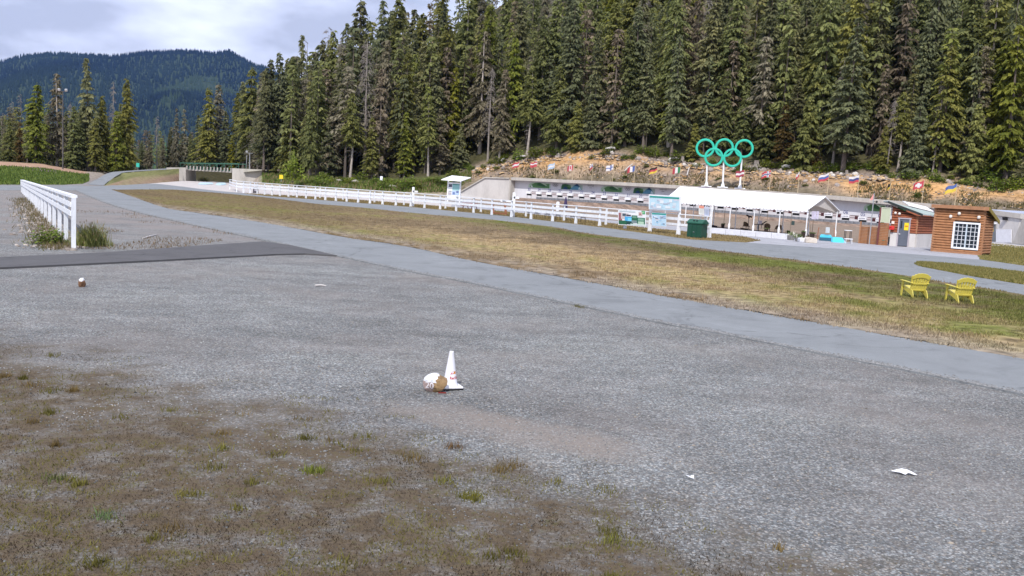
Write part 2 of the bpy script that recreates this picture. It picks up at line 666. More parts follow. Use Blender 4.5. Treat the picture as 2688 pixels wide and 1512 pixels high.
rdLow = [(215, 497), (262, 498.5), (293, 499), (380, 498), (462, 499), (571, 507), (700, 519.5), (832, 536), (940, 545), (1103, 562), (1260, 575), (1310, 580), (1449, 597), (1543, 614), (1700, 634), (1770, 643), (1886, 660), (2100, 686), (2328, 718), (2451, 739), (2556, 755), (2688, 777), (2990, 826)]
rdUp = [(215, 489), (272, 488), (330, 484), (400, 482), (470, 489), (560, 500), (640, 507), (696, 513), (832, 524), (1076, 543), (1260, 557), (1333, 567.5), (1543, 592), (1700, 613), (1816, 629), (1956, 637), (2000, 640)]
isl = [(2400, 693.5), (2412, 699), (2451, 707), (2556, 727), (2688, 748), (2990, 796), (2990, 766), (2688, 717.6), (2586, 705.6), (2496, 695), (2428, 690), (2408, 690)]
rdLowW = [gnd(*p) for p in smooth_px(rdLow)]
rdUpW = [gnd(*p) for p in smooth_px(rdUp)]
endR = G([(2990, 826), (2990, 742), (2688, 699), (2571, 681.5), (2300, 660), (2000, 640)])
sheet('road', rdLowW[:-1] + endR + rdUpW[::-1][1:], .016, ASPH)
sheet('verge_road', G([(-420, 486), (60, 487), (215, 487), (232, 494), (200, 500), (60, 499), (-420, 501)]), .010, ASPH)

# ---- range line (targets stand along it)
RA = Vector((5.9, 185.0, 0))
RD = Vector((46.9, -42.0, 0)).normalized()
RN = Vector((RD.y, -RD.x, 0))        # towards the shooters
if RN.y > 0:
    RN = -RN
def on_line(px, off=0.0, py=None):
    """point of the range line (shifted off metres towards the shooters) under photo column px"""
    o = RA + RN * off
    lo, hi = -60.0, 130.0
    for _ in range(48):
        m = (lo + hi) / 2
        if proj(o + RD * m)[0] < px:
            lo = m
        else:
            hi = m
    p = o + RD * lo
    return p
yard = [p for p in rdUpW[6:]] + G([(2300, 660), (2571, 684), (2688, 702), (2990, 746)]) + [on_line(x, 1.0) for x in (2990, 2600, 2200, 1800, 1400, 1230)] + G([(1190, 530), (1000, 508), (850, 495), (720, 490), (600, 484), (480, 481)])
sheet('yard', yard, .006, YARD)
def m_dirt(name, a, b_, c_):
    b = NB(name)
    v = b.coord('Object')
    n = b.noise(v, .5, 6, .65)
    f = b.noise(v, 6, 5, .7)
    c = b.ramp(b.mix(.5, n, f), [(.3, a), (.5, b_), (.7, c_)])
    b.bump(f, .8, .15)
    return b.done(c, .95, .1)
DIRT = m_dirt('range_dirt', (.15, .115, .085), (.26, .20, .155), (.36, .30, .25))
PALE = m_dirt('pale_gravel', (.40, .355, .33), (.52, .48, .46), (.60, .57, .56))
sheet('range_floor', G([(1230, 530), (1340, 550), (1600, 578), (1760, 592), (2045, 618), (2230, 636), (2300, 640)]) + [on_line(x, .6) for x in (2600, 2300, 2000, 1700, 1400, 1240)], .012, DIRT)
sheet('gravel_apron', G([(262, 497), (330, 484.5), (400, 482.5), (470, 489.5), (560, 500.5), (640, 507.5), (760, 518), (900, 529), (1050, 540), (1180, 549), (1190, 530), (1000, 512), (850, 498), (720, 491), (640, 484), (560, 477), (470, 473), (380, 477), (300, 486)]), .011, PALE)

# ---- the field of dry grass between the two roads
def field_cols(px, s, X, Y):
    """base colours of the field: straw, olive and green zones"""
    n = vnoise(X * .6 + Y * .35, Y * .5, 4.0, 3) * .42 + vnoise(X, Y, 1.3, 5) * .33 + vnoise(X, Y, .45, 9) * .25
    n = np.clip((n - .5) * 1.6 + .5, 0, 1)
    straw = np.array((.40, .295, .165))
    olive = np.array((.175, .130, .062))
    green = np.array((.125, .135, .035))
    brown = np.array((.17, .125, .085))
    g_band = np.clip((s - .58) * 5, 0, 1) * np.clip((px - 1150) / 300, 0, 1) * np.clip((1.02 - s) * 9, .25, 1)
    g_right = np.clip((px - 1750) / 450, 0, 1) * np.clip(1 - abs(s - .62) * 1.9, 0, 1) * .8
    gm = np.clip(np.maximum(g_band, g_right) + .03 + (n - .5) * 1.5, 0, 1)
    st = np.clip((1 - abs(s - .34) * 2.9) * np.clip((px - 800) / 420, 0, 1) + (n - .5) * 1.8, 0, 1)
    ol = np.clip((1250 - px) / 550, 0, 1)
    c = brown * .65 + straw * .35
    c = np.repeat(c[None], len(px), 0)
    c = c + (straw - c) * st[:, None]
    c = c + (olive - c) * (ol * (.55 + .45 * n))[:, None]
    c = c + (green - c) * gm[:, None]
    ed = np.clip((.14 - s) * 9, 0, 1) * (n > .42)
    c = c + (np.array((.30, .25, .20)) - c) * (ed * .75)[:, None]
    return c * (.68 + .58 * n)[:, None]
def resample(pts, n):
    P = np.array([(p.x, p.y) for p in pts])
    # spacing shrinks with distance: use photo columns as parameter
    t = np.array([proj(p)[0] for p in pts])
    xs = np.linspace(293, 2960, n)
    return np.stack([np.interp(xs, t, P[:, 0]), np.interp(xs, t, P[:, 1])], 1), xs
NF, MF = 260, 40
La, xs_ = resample(upW, NF)
Ua, _ = resample(rdLowW, NF)
ss = np.linspace(0, 1, MF)
GX = La[:, None, :] * (1 - ss)[None, :, None] + Ua[:, None, :] * ss[None, :, None]
jit = rng.normal(0, .06, GX.shape)
GX[:, 0, :] += jit[:, 0, :] * .8
GX[:, -1, :] += jit[:, -1, :]
PXg = np.repeat(xs_, MF)
Sg = np.tile(ss, NF)
fv = np.concatenate([GX.reshape(-1, 2), np.full((NF * MF, 1), .05)], 1)
fv[:, 2] += (vnoise(fv[:, 0], fv[:, 1], 1.2, 2) - .5) * .03
ii = (np.arange(NF - 1)[:, None] * MF + np.arange(MF - 1)[None]).ravel()
fq = np.stack([ii, ii + MF, ii + MF + 1, ii + 1], 1)
FIELD = mat_attr('dry_field', .95, .05, .6, 2.2, bump=.9)
me = fast_mesh('field', fv, fq, FIELD, cols=field_cols(PXg, Sg, fv[:, 0], fv[:, 1]))
tag(newobj('field', me), None, None, None, 'structure')
# blades on the field, thinner with distance
n = 120000
i_ = np.clip((rng.uniform(0, 1, n) ** .75) * (NF - 2), 0, NF - 2)
s_ = rng.uniform(-.01, 1.0, n)
k0 = i_.astype(int)
fr = (i_ - k0)[:, None]
lo_ = La[k0] * (1 - fr) + La[k0 + 1] * fr
up_ = Ua[k0] * (1 - fr) + Ua[k0 + 1] * fr
bp = lo_ * (1 - s_[:, None]) + up_ * s_[:, None]
px_ = xs_[k0]
keep = vnoise(bp[:, 0], bp[:, 1], 1.6, 21) * .55 + vnoise(bp[:, 0], bp[:, 1], .5, 22) * .45 + rng.uniform(-.16, .16, n) > .47
bp, px_, s_ = bp[keep], px_[keep], np.clip(s_[keep], 0, 1)
bc = field_cols(px_, s_, bp[:, 0], bp[:, 1]) * rng.uniform(.7, 1.45, len(bp))[:, None]
GRASS = mat_attr('grass_blades', .85, .1, 0.0, trans=.25)
hh = rng.uniform(.03, .10, len(bp)) * (1 + (rng.uniform(0, 1, len(bp)) > .97) * 1.2)
blades('dry_grass', np.column_stack([bp, np.full(len(bp), .05)]), hh, rng.uniform(.012, .028, len(bp)), .8, bc, GRASS, 'short straw and green grass over the field between the two roads')

# ---- other grass strips
def m_grass(name, a, b_, c_):
    b = NB(name)
    v = b.coord('Object')
    n = b.noise(v, .6, 6, .65)
    f = b.noise(v, 7, 5, .7)
    c = b.ramp(b.mix(.5, n, f), [(.32, a), (.5, b_), (.68, c_)])
    b.bump(f, 1.0, .12)
    return b.done(c, .95, .05)
STRIP = m_grass('strip_grass', (.12, .095, .05), (.24, .18, .09), (.22, .20, .07))
LAWN = m_grass('rough_lawn', (.12, .115, .04), (.20, .175, .065), (.26, .21, .09))
stripE = [(640, 508), (832, 517), (1077, 535), (1333, 556), (1543, 578), (1700, 599), (1870, 614), (1956, 622), (1998, 632), (1956, 637), (1816, 629.5), (1700, 613.5), (1543, 592.5), (1333, 568), (1076, 543.5), (832, 524.5), (700, 515)]
def dense(pts, n=8):
    out = []
    for i in range(len(pts)):
        a, b_ = pts[i], pts[(i + 1) % len(pts)]
        for t in range(n):
            out.append(a.lerp(b_, t / n))
    return out
sheet('fence_strip', dense(G(stripE)), .020, STRIP, jitter=.10)
sheet('grass_island', dense(G(isl)), .022, LAWN, jitter=.06)
sheet('cabin_lawn', dense(G([(2571, 681), (2688, 698), (2990, 741), (2990, 668), (2688, 648), (2600, 640), (2560, 652)])), .020, LAWN, jitter=.08)
def scatter_poly(poly, n):
    xs = [p.x for p in poly]
    ys = [p.y for p in poly]
    P = np.column_stack([rng.uniform(min(xs), max(xs), n), rng.uniform(min(ys), max(ys), n)])
    return P[inside(P[:, 0], P[:, 1], [(p.x, p.y) for p in poly])]
for nm, poly, cnt, ca, cb, hh_, lab in (
        ('strip_grass', G(stripE), 90000, (.13, .10, .045), (.36, .27, .12), .16, 'dry grass growing under the white rail fences'),
        ('island_grass', G(isl), 60000, (.13, .14, .035), (.34, .28, .11), .16, 'olive grass on the tapering island beside the cabin'),
        ('lawn_grass', G([(2571, 681), (2688, 698), (2900, 730), (2900, 663), (2688, 648), (2600, 640)]), 40000, (.13, .135, .04), (.32, .26, .10), .16, 'olive grass beside the brown cabin')):
    P = scatter_poly(poly, cnt)
    t = rng.uniform(0, 1, len(P))
    blades(nm, np.column_stack([P, np.full(len(P), .02)]), rng.uniform(.04, hh_, len(P)), rng.uniform(.02, .045, len(P)), .6, lerpc(ca, cb, t), GRASS, lab)

# ---- terrain behind: left mound, bank, cut slope above the range, forest hill
EDGE = [(-500, 424), (0, 424), (109, 430), (163, 441), (217, 450), (258, 452), (340, 452), (435, 449), (640, 452), (700, 458), (832, 468), (1000, 478), (1130, 478), (1206, 472), (1270, 440), (1340, 428), (1473, 408), (1636, 403), (1770, 423), (1967, 440), (2260, 459), (2351, 461), (2511, 476), (2688, 500), (3100, 530)]
def dwall(px):
    return on_line(px).y
def edge_depth(px):
    return interp(px, [(-500, 195), (163, 203), (258, 215), (340, 250), (435, 262), (640, 262), (700, 232), (832, 214), (1130, 205), (1206, 210), (1300, dwall(1300) + 17), (3100, dwall(3100) + 15)]) if px < 1300 else dwall(px) + 17
def foot(px):
    """(depth, z) where the slope starts"""
    if px < 1206:
        d = interp(px, [(-500, 110), (0, 112), (163, 128), (217, 140), (258, 190), (340, 240), (435, 250), (640, 250), (700, 215), (832, 185), (1206, 196)])
        return d, -.05
    t = min(1, (px - 1206) / 80)
    return 196 * (1 - t) + (dwall(px) + 7.2) * t, 3.7 * t
def kslope(px):
    return interp(px, [(-500, .0), (560, .0), (640, .02), (800, .09), (945, .17), (1206, .36), (1340, .42), (3100, .42)])
def hill_pt(px, t):
    """t<=1: from foot to edge; t>1: metres behind the edge + 1"""
    d0, z0 = foot(px)
    d1 = edge_depth(px)
    e = atd(px, interp(px, EDGE), d1)
    if t <= 1:
        d = d0 + (d1 - d0) * t
        z = z0 + (e.z - z0) * (t ** .9)
    else:
        m = t - 1
        d = d1 + m
        k = kslope(px)
        z = e.z + k * m * (1 if m < 160 else 1)
    p = atd(px, 0, d)
    return Vector((p.x, p.y, z))
cols_px = np.arange(-500, 3101, 18)
rows_t = [0, .12, .25, .4, .55, .7, .82, .92, 1.0] + [1 + m for m in (4, 10, 20, 35, 55, 80, 115, 160)]
hv, hc = [], []
for px in cols_px:
    for t in rows_t:
        p = hill_pt(px, t)
        a = min(1, t) * (1 if t <= 1 else 1)
        if 0 < t < 30:
            amp = (.55 if px > 1230 else .12) * (0.3 if t > 1.01 else 1)
            nn = (vnoise([p.x], [p.y], 2.2, 4)[0] - .5) * 1.2 + (vnoise([p.x], [p.y], 6.0, 8)[0] - .5) * 1.4
            p.z += nn * amp
        n1 = vnoise([p.x], [p.y], 4.0, 31)[0]
        n2 = vnoise([p.x], [p.y + p.z * 2], 1.7, 33)[0]
        floor_c = np.array((.085, .08, .04))
        if px < 230:
            c = np.array((.075, .115, .035)) if t < .50 else (np.array((.16, .17, .04)) if t < .66 else np.array((.40, .26, .18)))
            if t < .66:
                c = c * (.75 + .6 * n1)
        elif px < 400:
            c = np.array((.34, .29, .24))
        elif px < 660:
            c = np.array((.06, .055, .03))
        elif px < 700:
            c = np.array((.34, .29, .24))
        elif px < 1206:
            c = np.array((.30, .26, .19)) if t < .3 else np.array((.11, .15, .035)) * (.7 + .7 * n1)
        else:
            orange, tan, grey, olive = np.array((.52, .30, .125)), np.array((.38, .28, .19)), np.array((.24, .19, .16)), np.array((.12, .105, .05))
            band = t + (n1 - .5) * .35
            c = tan * n1 + grey * (1 - n1)
            rightness = np.clip((px - 1900) / 400, 0, 1)
            om = np.clip(1 - abs(band - (.80 - .2 * rightness)) * (3.6 - 1.4 * rightness), 0, 1)
            om *= interp(px, [(1206, .2), (1340, .5), (1400, .95), (1600, .9), (1680, .35), (1850, .55), (2000, .4), (2200, .55), (2320, 1.0), (3100, 1.0)])
            c = c * (1 - om) + orange * (.8 + .5 * n2) * om
            lowm = np.clip((.42 - .12 * rightness - band) * 5, 0, .9)
            c = c * (1 - lowm) + (olive * .6 + grey * .4) * (.7 + .7 * n2) * lowm
            topm = np.clip((band - .90) * 9, 0, .8)
            c = c * (1 - topm) + grey * (.9 + .4 * n2) * topm
        if t > 1.0:
            c = floor_c * (.7 + .6 * n1)
        hv.append(tuple(p))
        hc.append(c)
NR = len(rows_t)
ii = (np.arange(len(cols_px) - 1)[:, None] * NR + np.arange(NR - 1)[None]).ravel()
me = fast_mesh('hillside', hv, np.stack([ii, ii + NR, ii + NR + 1, ii + 1], 1), mat_attr('hillside_soil', .95, .05, .45, 1.3, bump=1.0), cols=np.array(hc), smooth=True)
tag(newobj('hillside', me), None, None, None, 'structure')
def hill_z(px, d):
    d0, _ = foot(px)
    d1 = edge_depth(px)
    t = (d - d0) / (d1 - d0) if d < d1 else 1 + d - d1
    return hill_pt(px, max(0, t)).z

sheet('valley', [(-4500, 296), (4500, 296), (4500, 2900), (-4500, 2900)], -.6, m_grass('valley_floor', (.03, .045, .02), (.05, .07, .03), (.07, .09, .035)))
# ---- far mountain and valley
RIDGE = [(-700, 230), (-300, 200), (0, 167), (55, 152), (132, 144), (229, 149), (301, 152), (386, 141), (502, 137), (566, 144), (604, 138), (635, 155), (671, 174), (700, 181), (800, 225), (950, 290), (1150, 360), (1500, 420), (3400, 440)]
mv, mc, mpts = [], [], []
cols2 = np.arange(-700, 1500, 20)
rows2 = np.linspace(0, 1, 40)
DEEP0, DEEP1 = 2600.0, 6000.0
def mtn(px, t):
    d = DEEP0 + (DEEP1 - DEEP0) * t
    top = atd(px, interp(px, RIDGE), DEEP1).z
    zb = -60.0
    prof = t ** 1.35
    X = atd(px, 0, d).x
    spur = 90 * math.sin(X / 420.0 + 1.2) * math.sin(math.pi * t) + 60 * math.sin(X / 170.0 + d / 500) * math.sin(math.pi * t) * .6
    # a spur ridge crossing in front
    cpx = 470
    bump_ = 170 * math.exp(-((px - cpx) / 130.0) ** 2) * math.exp(-((t - .45) / .16) ** 2)
    z = zb + (top - zb) * prof + (spur + bump_) * min(1, t * 3) * (1 - t ** 6)
    return X, d, z
for px in cols2:
    for t in rows2:
        mv.append(mtn(px, t))
NR2 = len(rows2)
ii = (np.arange(len(cols2) - 1)[:, None] * NR2 + np.arange(NR2 - 1)[None]).ravel()
me = fast_mesh('mountain', mv, np.stack([ii, ii + NR2, ii + NR2 + 1, ii + 1], 1), m_dirt('forest_floor', (.02, .03, .016), (.03, .045, .02), (.045, .065, .03)), smooth=True)
tag(newobj('mountain', me), None, None, None, 'structure')
def cones(name, P, h, r, cols, m, label):
    n = len(P)
    a0 = rng.uniform(0, 6.28, n)
    V = np.zeros((n, 5, 3), np.float32)
    for k in range(4):
        V[:, k] = P + np.stack([np.cos(a0 + k * 1.571) * r, np.sin(a0 + k * 1.571) * r, -.05 * h], 1)
    V[:, 4] = P + np.stack([rng.normal(0, .03, n) * h, rng.normal(0, .03, n) * h, h], 1)
    b_ = np.arange(n)[:, None] * 5
    Fc = np.concatenate([np.concatenate([b_ + k, b_ + (k + 1) % 4, b_ + 4], 1) for k in range(4)], 0)
    me = fast_mesh(name, V.reshape(-1, 3), Fc, m, cols=np.repeat(cols, 5, 0))
    return tag(newobj(name, me), label, None, None, 'stuff')
nm_ = 26000
pxr = rng.uniform(-500, 1000, nm_)
tr = rng.uniform(.0, 1.0, nm_)
tr[:2600] = rng.uniform(.985, 1.0, 2600)
P = np.array([mtn(a, b_) for a, b_ in zip(pxr, tr)])
th = rng.uniform(16, 34, nm_)
vn = vnoise(P[:, 0], P[:, 1], 420, 12)
mcol = lerpc((.005, .010, .014), (.019, .032, .024), np.clip(rng.uniform(0, 1, nm_) * .6 + (vn - .4), 0, 1))
clear = (vnoise(P[:, 0], P[:, 1], 260, 77) > .84) & (pxr > 400)
mcol[clear] = mcol[clear] * .6 + np.array((.05, .075, .03)) * .5
band_ = (tr > .20) & (tr < .30) & (pxr > 280) & (rng.uniform(0, 1, nm_) < .8)
mcol[band_] = lerpc((.045, .085, .03), (.085, .14, .045), rng.uniform(0, 1, int(band_.sum())))
MTREE = mat_attr('far_forest', .9, .05, 0.0)
cones('mountain_forest', P, th, th * .2, mcol, MTREE, 'dark conifer forest covering the far mountain')
# valley trees: paler broadleaf and conifer belt between the near trees and the mountain
nv = 5000
pxr = rng.uniform(-500, 1100, nv)
dr = rng.uniform(900, 2500, nv)
Pv = np.array([tuple(atd(a, 0, d).xy) + (-32.0 + (d - 900) * .006,) for a, d in zip(pxr, dr)])
th = rng.uniform(18, 34, nv)
cones('valley_forest', Pv, th, th * .26, lerpc((.03, .055, .022), (.085, .135, .045), rng.uniform(0, 1, nv)), MTREE, 'green mixed forest across the valley floor')

# ================================================================== TREES
BARK = mat('grey_bark', (.17, .14, .12), .95, .3, 4.0, .1, bump=.5, streak=True)
BARK_PALE = mat('pale_bark', (.42, .37, .33), .95, .25, 4.0, .1, bump=.5, streak=True)
DEADWOOD = mat('dead_wood', (.30, .265, .24), .95, .25, 3.0, .1)
FOL = {
    'green': mat_foliage('hemlock_needles', (.092, .108, .042), (.255, .268, .100), (1.25, 1.08, .66)),
    'dark': mat_foliage('fir_needles', (.082, .096, .054), (.215, .226, .112), (1.25, 1.08, .95)),
    'bright': mat_foliage('young_needles', (.085, .110, .018), (.26, .275, .055), (1.2, .98, .6)),
    'grey': mat_foliage('lichen_needles', (.10, .098, .062), (.28, .255, .18), (1.12, .95, .85)),
    'rust': mat_foliage('rusty_needles', (.055, .04, .014), (.17, .115, .04), (1.1, 1.0, .8)),
}
def conifer_mesh(name, seed, m, base=.12, rad=4.4, levels=40, per=6, droop=.42, gap=.12, sl=.92, hang=.8, power=.85, top_thin=.0):
    """crown of a 30 m conifer: drooping branches carrying flat sprays"""
    r = np.random.default_rng(seed)
    H = 30.0
    zb = H * base
    V, C = [], []
    lean_a = r.uniform(0, 6.28)
    for i in range(levels):
        t = (i + r.uniform(-.4, .4)) / levels
        t = min(max(t, 0), 1)
        if r.uniform() < gap * (1 + t * top_thin):
            continue
        prof = (1 - t) ** power * min(1.0, .5 + t * 3.2) + .06
        for k in range(per if t < .8 else max(3, per - 2)):
            if r.uniform() < .1:
                continue
            a = r.uniform(0, 2 * math.pi)
            L = rad * prof * r.uniform(.5, 1.2) * (1 + .22 * math.cos(a - lean_a + t * 5))
            z0 = zb + (H - zb) * t + r.uniform(-.4, .4)
            tone = min(1, max(0, r.normal(.42, .2)))
            ns = max(5, int(L / .155))
            ca, sa = math.cos(a), math.sin(a)
            rise = r.uniform(.05, .3)
            for j in range(ns):
                q = (.12 + .88 * (j + r.uniform(0, .9)) / ns)
                d = q * L
                jl = r.normal(0, .16) * min(1, d)
                px_, py_ = ca * d - sa * jl, sa * d + ca * jl
                pz = z0 + rise * d - droop * d * d / max(L, .8)
                side = (1 if j % 2 else -1) * r.uniform(.2, 1.15)
                if j == ns - 1:
                    side = 0.0
                b = a + side
                l = .98 * sl * r.uniform(.5, 1.2) * (1.15 - .45 * q)
                w = l * r.uniform(.22, .36)
                dz = -hang * l * r.uniform(.5, 1.6)
                roll = r.uniform(-1.1, 1.1)
                ex, ey = math.cos(b), math.sin(b)
                nx, ny = -ey * w, ex * w
                V.append(((px_, py_, pz), (px_ + ex * l * .45 + nx, py_ + ey * l * .45 + ny, pz + dz * .35 + roll * w), (px_ + ex * l, py_ + ey * l, pz + dz), (px_ + ex * l * .45 - nx, py_ + ey * l * .45 - ny, pz + dz * .35 - roll * w)))
                C.append(min(1, max(0, tone + r.normal(0, .14) + .18 * (q - .5))))
    # leader
    for j in range(8):
        z = H - j * .35
        b = r.uniform(0, 6.28)
        l = .25 + j * .06
        V.append(((0, 0, z), (math.cos(b) * l * .5 + .08, math.sin(b) * l * .5, z - .1), (math.cos(b) * l, math.sin(b) * l, z - .3), (math.cos(b) * l * .5 - .08, math.sin(b) * l * .5, z - .22)))
        C.append(.5)
    V = np.array(V, np.float32)
    n = len(V)
    return fast_mesh(name, V.reshape(-1, 3), np.arange(n * 4).reshape(-1, 4), m, cols=np.repeat(np.array(C)[:, None] * np.ones((1, 3)), 4, 0))
def trunk_mesh(name, seed, m, r0_=.42, stubs=10, zlo=.05, zhi=.5):
    r = np.random.default_rng(seed)
    mb = MB()
    bx, by = r.normal(0, .25, 2)
    pts = [(bx * math.sin(t * 3), by * math.sin(t * 2.3), 30 * t * .985 - .6) for t in np.linspace(0, 1, 9)]
    mb.tube(pts, [r0_ * (1.25 if i == 0 else 1) * (1 - .93 * i / 8) + .02 for i in range(9)], 7)
    for k in range(stubs):
        z = 30 * r.uniform(zlo, zhi)
        a = r.uniform(0, 6.28)
        L = r.uniform(.6, 1.9)
        mb.tube([(0, 0, z), (math.cos(a) * L * .6, math.sin(a) * L * .6, z + .05), (math.cos(a) * L, math.sin(a) * L, z - .35 * L)], [.06, .045, .015], 3, False)
    me = bpy.data.meshes.new(name)
    me.from_pydata(mb.v, [], mb.f)
    me.materials.append(m)
    me.update()
    return me
def snag_mesh(name, seed, m, lo=.25, n=90, rad=2.6, hang=.5):
    """bare dead branches with twigs"""
    r = np.random.default_rng(seed)
    mb = MB()
    for k in range(n):
        t = r.uniform(lo, .98)
        z = 30 * t
        a = r.uniform(0, 6.28)
        L = rad * (1.08 - t) ** .7 * r.uniform(.4, 1.25) + .25
        ca, sa = math.cos(a), math.sin(a)
        tip = (ca * L, sa * L, z - hang * L * r.uniform(.3, 1.3))
        mid = (ca * L * .55, sa * L * .55, z + .08 * L)
        mb.tube([(0, 0, z), mid, tip], [.065, .045, .02], 3, False)
        for j in range(5):
            q = r.uniform(.35, 1)
            p = Vector((0, 0, z)).lerp(Vector(tip), q)
            b = a + r.uniform(-1.2, 1.2)
            l = r.uniform(.25, .7)
            mb.tube([p, p + Vector((math.cos(b) * l, math.sin(b) * l, -l * r.uniform(.3, 1.2)))], [.035, .012], 3, False)
    me = bpy.data.meshes.new(name)
    me.from_pydata(mb.v, [], mb.f)
    me.materials.append(m)
    me.update()
    return me
TR = [trunk_mesh('trunk', s, BARK, .40) for s in (1, 2)] + [trunk_mesh('trunk', 3, BARK_PALE, .42, 14)]
SN = [snag_mesh('branches', 5, DEADWOOD), snag_mesh('branches', 6, DEADWOOD, .3, 120, 3.4, .75), snag_mesh('branches', 8, DEADWOOD, .62, 40, 1.8, .4)]
KINDS = {
    'full': [(conifer_mesh('crown', 21, FOL['green'], .06, 5.6, 52, 7, .42, .08), TR[0]), (conifer_mesh('crown', 22, FOL['green'], .12, 5.0, 50, 7, .5, .12), TR[1])],
    'dark': [(conifer_mesh('crown', 31, FOL['dark'], .10, 4.5, 54, 7, .38, .08), TR[0]), (conifer_mesh('crown', 32, FOL['dark'], .16, 4.1, 52, 7, .45, .12), TR[1])],
    'high': [(conifer_mesh('crown', 41, FOL['green'], .40, 5.2, 34, 7, .5, .12), TR[2]), (conifer_mesh('crown', 42, FOL['dark'], .34, 4.7, 36, 7, .5, .14), TR[1])],
    'lichen': [(conifer_mesh('crown', 51, FOL['grey'], .14, 4.6, 48, 6, .6, .16, .95, .85), TR[2]), (conifer_mesh('crown', 52, FOL['grey'], .10, 4.1, 50, 6, .55, .18, .9, .8), TR[0])],
    'bright': [(conifer_mesh('crown', 61, FOL['bright'], .06, 5.4, 38, 6, .45, .12, 1.2), TR[0]), (conifer_mesh('crown', 62, FOL['bright'], .10, 4.6, 40, 6, .5, .15, 1.1), TR[1])],
    'young': [(conifer_mesh('crown', 71, FOL['green'], .02, 7.5, 34, 7, .35, .06, 1.7), TR[1]), (conifer_mesh('crown', 72, FOL['dark'], .02, 7.0, 34, 7, .32, .06, 1.7), TR[0])],
    'rust': [(conifer_mesh('crown', 81, FOL['rust'], .05, 5.6, 36, 6, .5, .15, 1.4), TR[1])],
    'snag': [(SN[0], trunk_mesh('trunk', 11, DEADWOOD, .36, 0)), (SN[1], trunk_mesh('trunk', 12, DEADWOOD, .40, 0))],
    'pole': [(SN[2], trunk_mesh('trunk', 13, DEADWOOD, .33, 0))],
}
WORDS = {'full': 'dense green hemlock', 'dark': 'narrow dark green fir', 'high': 'high-crowned bare-trunked conifer', 'lichen': 'greyish lichen-hung conifer', 'bright': 'yellow-green conifer', 'young': 'low bushy young fir', 'rust': 'rusty small conifer', 'snag': 'dead grey twiggy conifer', 'pole': 'thin dead grey trunk'}
NTREE = 0
treelist = []
def tree(px, depth, kind, height=None, top=None, where='', width=1.0, z=None):
    global NTREE
    k = KINDS[kind][int(rng.integers(len(KINDS[kind])))]
    zz = hill_z(px, depth) if z is None else z
    p = atd(px, 0, depth)
    if top is not None:
        height = zat(p.x, p.y, top) - zz
    s = height / 30.0
    root = bpy.data.objects.new('snag' if kind in ('snag', 'pole') else 'conifer', None)
    COL.objects.link(root)
    root.location = (p.x, p.y, zz - .2)
    lean = rng.normal(0, .012, 2)
    root.rotation_euler = (lean[0], lean[1], rng.uniform(0, 6.28))
    w = width * float(rng.uniform(.8, 1.2))
    root.scale = (s * w, s * w, s) if height > 16 else (s * w * 1.05, s * w * 1.05, s)
    root['category'] = 'tree'
    treelist.append([root, kind, height, where, px, depth])
    for me, nm in ((k[1], 'trunk'), (k[0], 'branches' if kind in ('snag', 'pole') else 'crown')):
        newobj(nm, me, root)
    NTREE += 1
    return root

# trees of the left cluster and the gap by the bridge: (column, depth, kind, top row)
left = [(-60, 222, 'dark', 300), (-15, 216, 'full', 330), (22, 222, 'full', 305), (52, 230, 'rust', 318), (70, 218, 'dark', 296), (91, 214, 'bright', 212), (122, 224, 'dark', 300), (150, 220, 'lichen', 187), (172, 232, 'dark', 290), (195, 217, 'full', 275),
        (214, 226, 'dark', 262), (232, 221, 'dark', 151), (252, 216, 'full', 300), (270, 224, 'full', 248), (297, 232, 'snag', 207), (306, 219, 'bright', 288), (335, 222, 'full', 203), (322, 240, 'dark', 270), (186, 240, 'snag', 262), (30, 250, 'pole', 262), (46, 252, 'pole', 240), (8, 252, 'pole', 292),
        (350, 264, 'lichen', 352), (374, 270, 'dark', 368), (396, 268, 'lichen', 340), (418, 272, 'snag', 300), (432, 266, 'lichen', 352), (452, 278, 'dark', 330), (469, 272, 'lichen', 281), (491, 274, 'lichen', 283), (508, 268, 'full', 345), (528, 280, 'dark', 300), (552, 266, 'full', 223), (566, 282, 'dark', 320),
        (582, 272, 'lichen', 217), (602, 266, 'dark', 290), (618, 264, 'bright', 350), (628, 268, 'high', 238), (648, 262, 'dark', 226), (668, 252, 'full', 168), (688, 246, 'lichen', 183), (676, 262, 'dark', 240), (640, 280, 'dark', 210)]
for k_ in range(26):
    left.append((-70 + k_ * 16 + float(rng.uniform(-6, 6)), 226 + float(rng.uniform(0, 34)), str(rng.choice(['full', 'dark', 'lichen', 'rust', 'bright'], p=[.35, .3, .15, .08, .12])), float(rng.uniform(290, 375))))
for k_ in range(14):
    left.append((352 + k_ * 25 + float(rng.uniform(-8, 8)), 268 + float(rng.uniform(0, 24)), str(rng.choice(['full', 'dark', 'lichen'])), float(rng.uniform(345, 400))))
for px, d, k, top in left:
    tree(px, d, k, top=top, where='left' if px < 345 else 'bridge')
# skyline of the forest edge, from the bridge up the hill
sky_line = [(716, 238, 'dark', 152), (743, 236, 'dark', 134), (770, 244, 'full', 150), (796, 242, 'dark', 90), (806, 246, 'pole', 98), (828, 238, 'lichen', 130), (856, 246, 'pole', 60), (850, 240, 'dark', 100), (885, 238, 'full', 76), (915, 246, 'dark', 60), (945, 240, 'dark', -6), (972, 250, 'full', 44), (1008, 246, 'dark', 0), (1052, 248, 'full', -8), (1090, 262, 'dark', 22), (1130, 266, 'lichen', 4), (1165, 256, 'bright', 62), (1200, 236, 'lichen', 98), (1030, 262, 'dark', 30)]
for px, d, k, top in sky_line:
    tree(px, d, k, top=top, where='skyline')
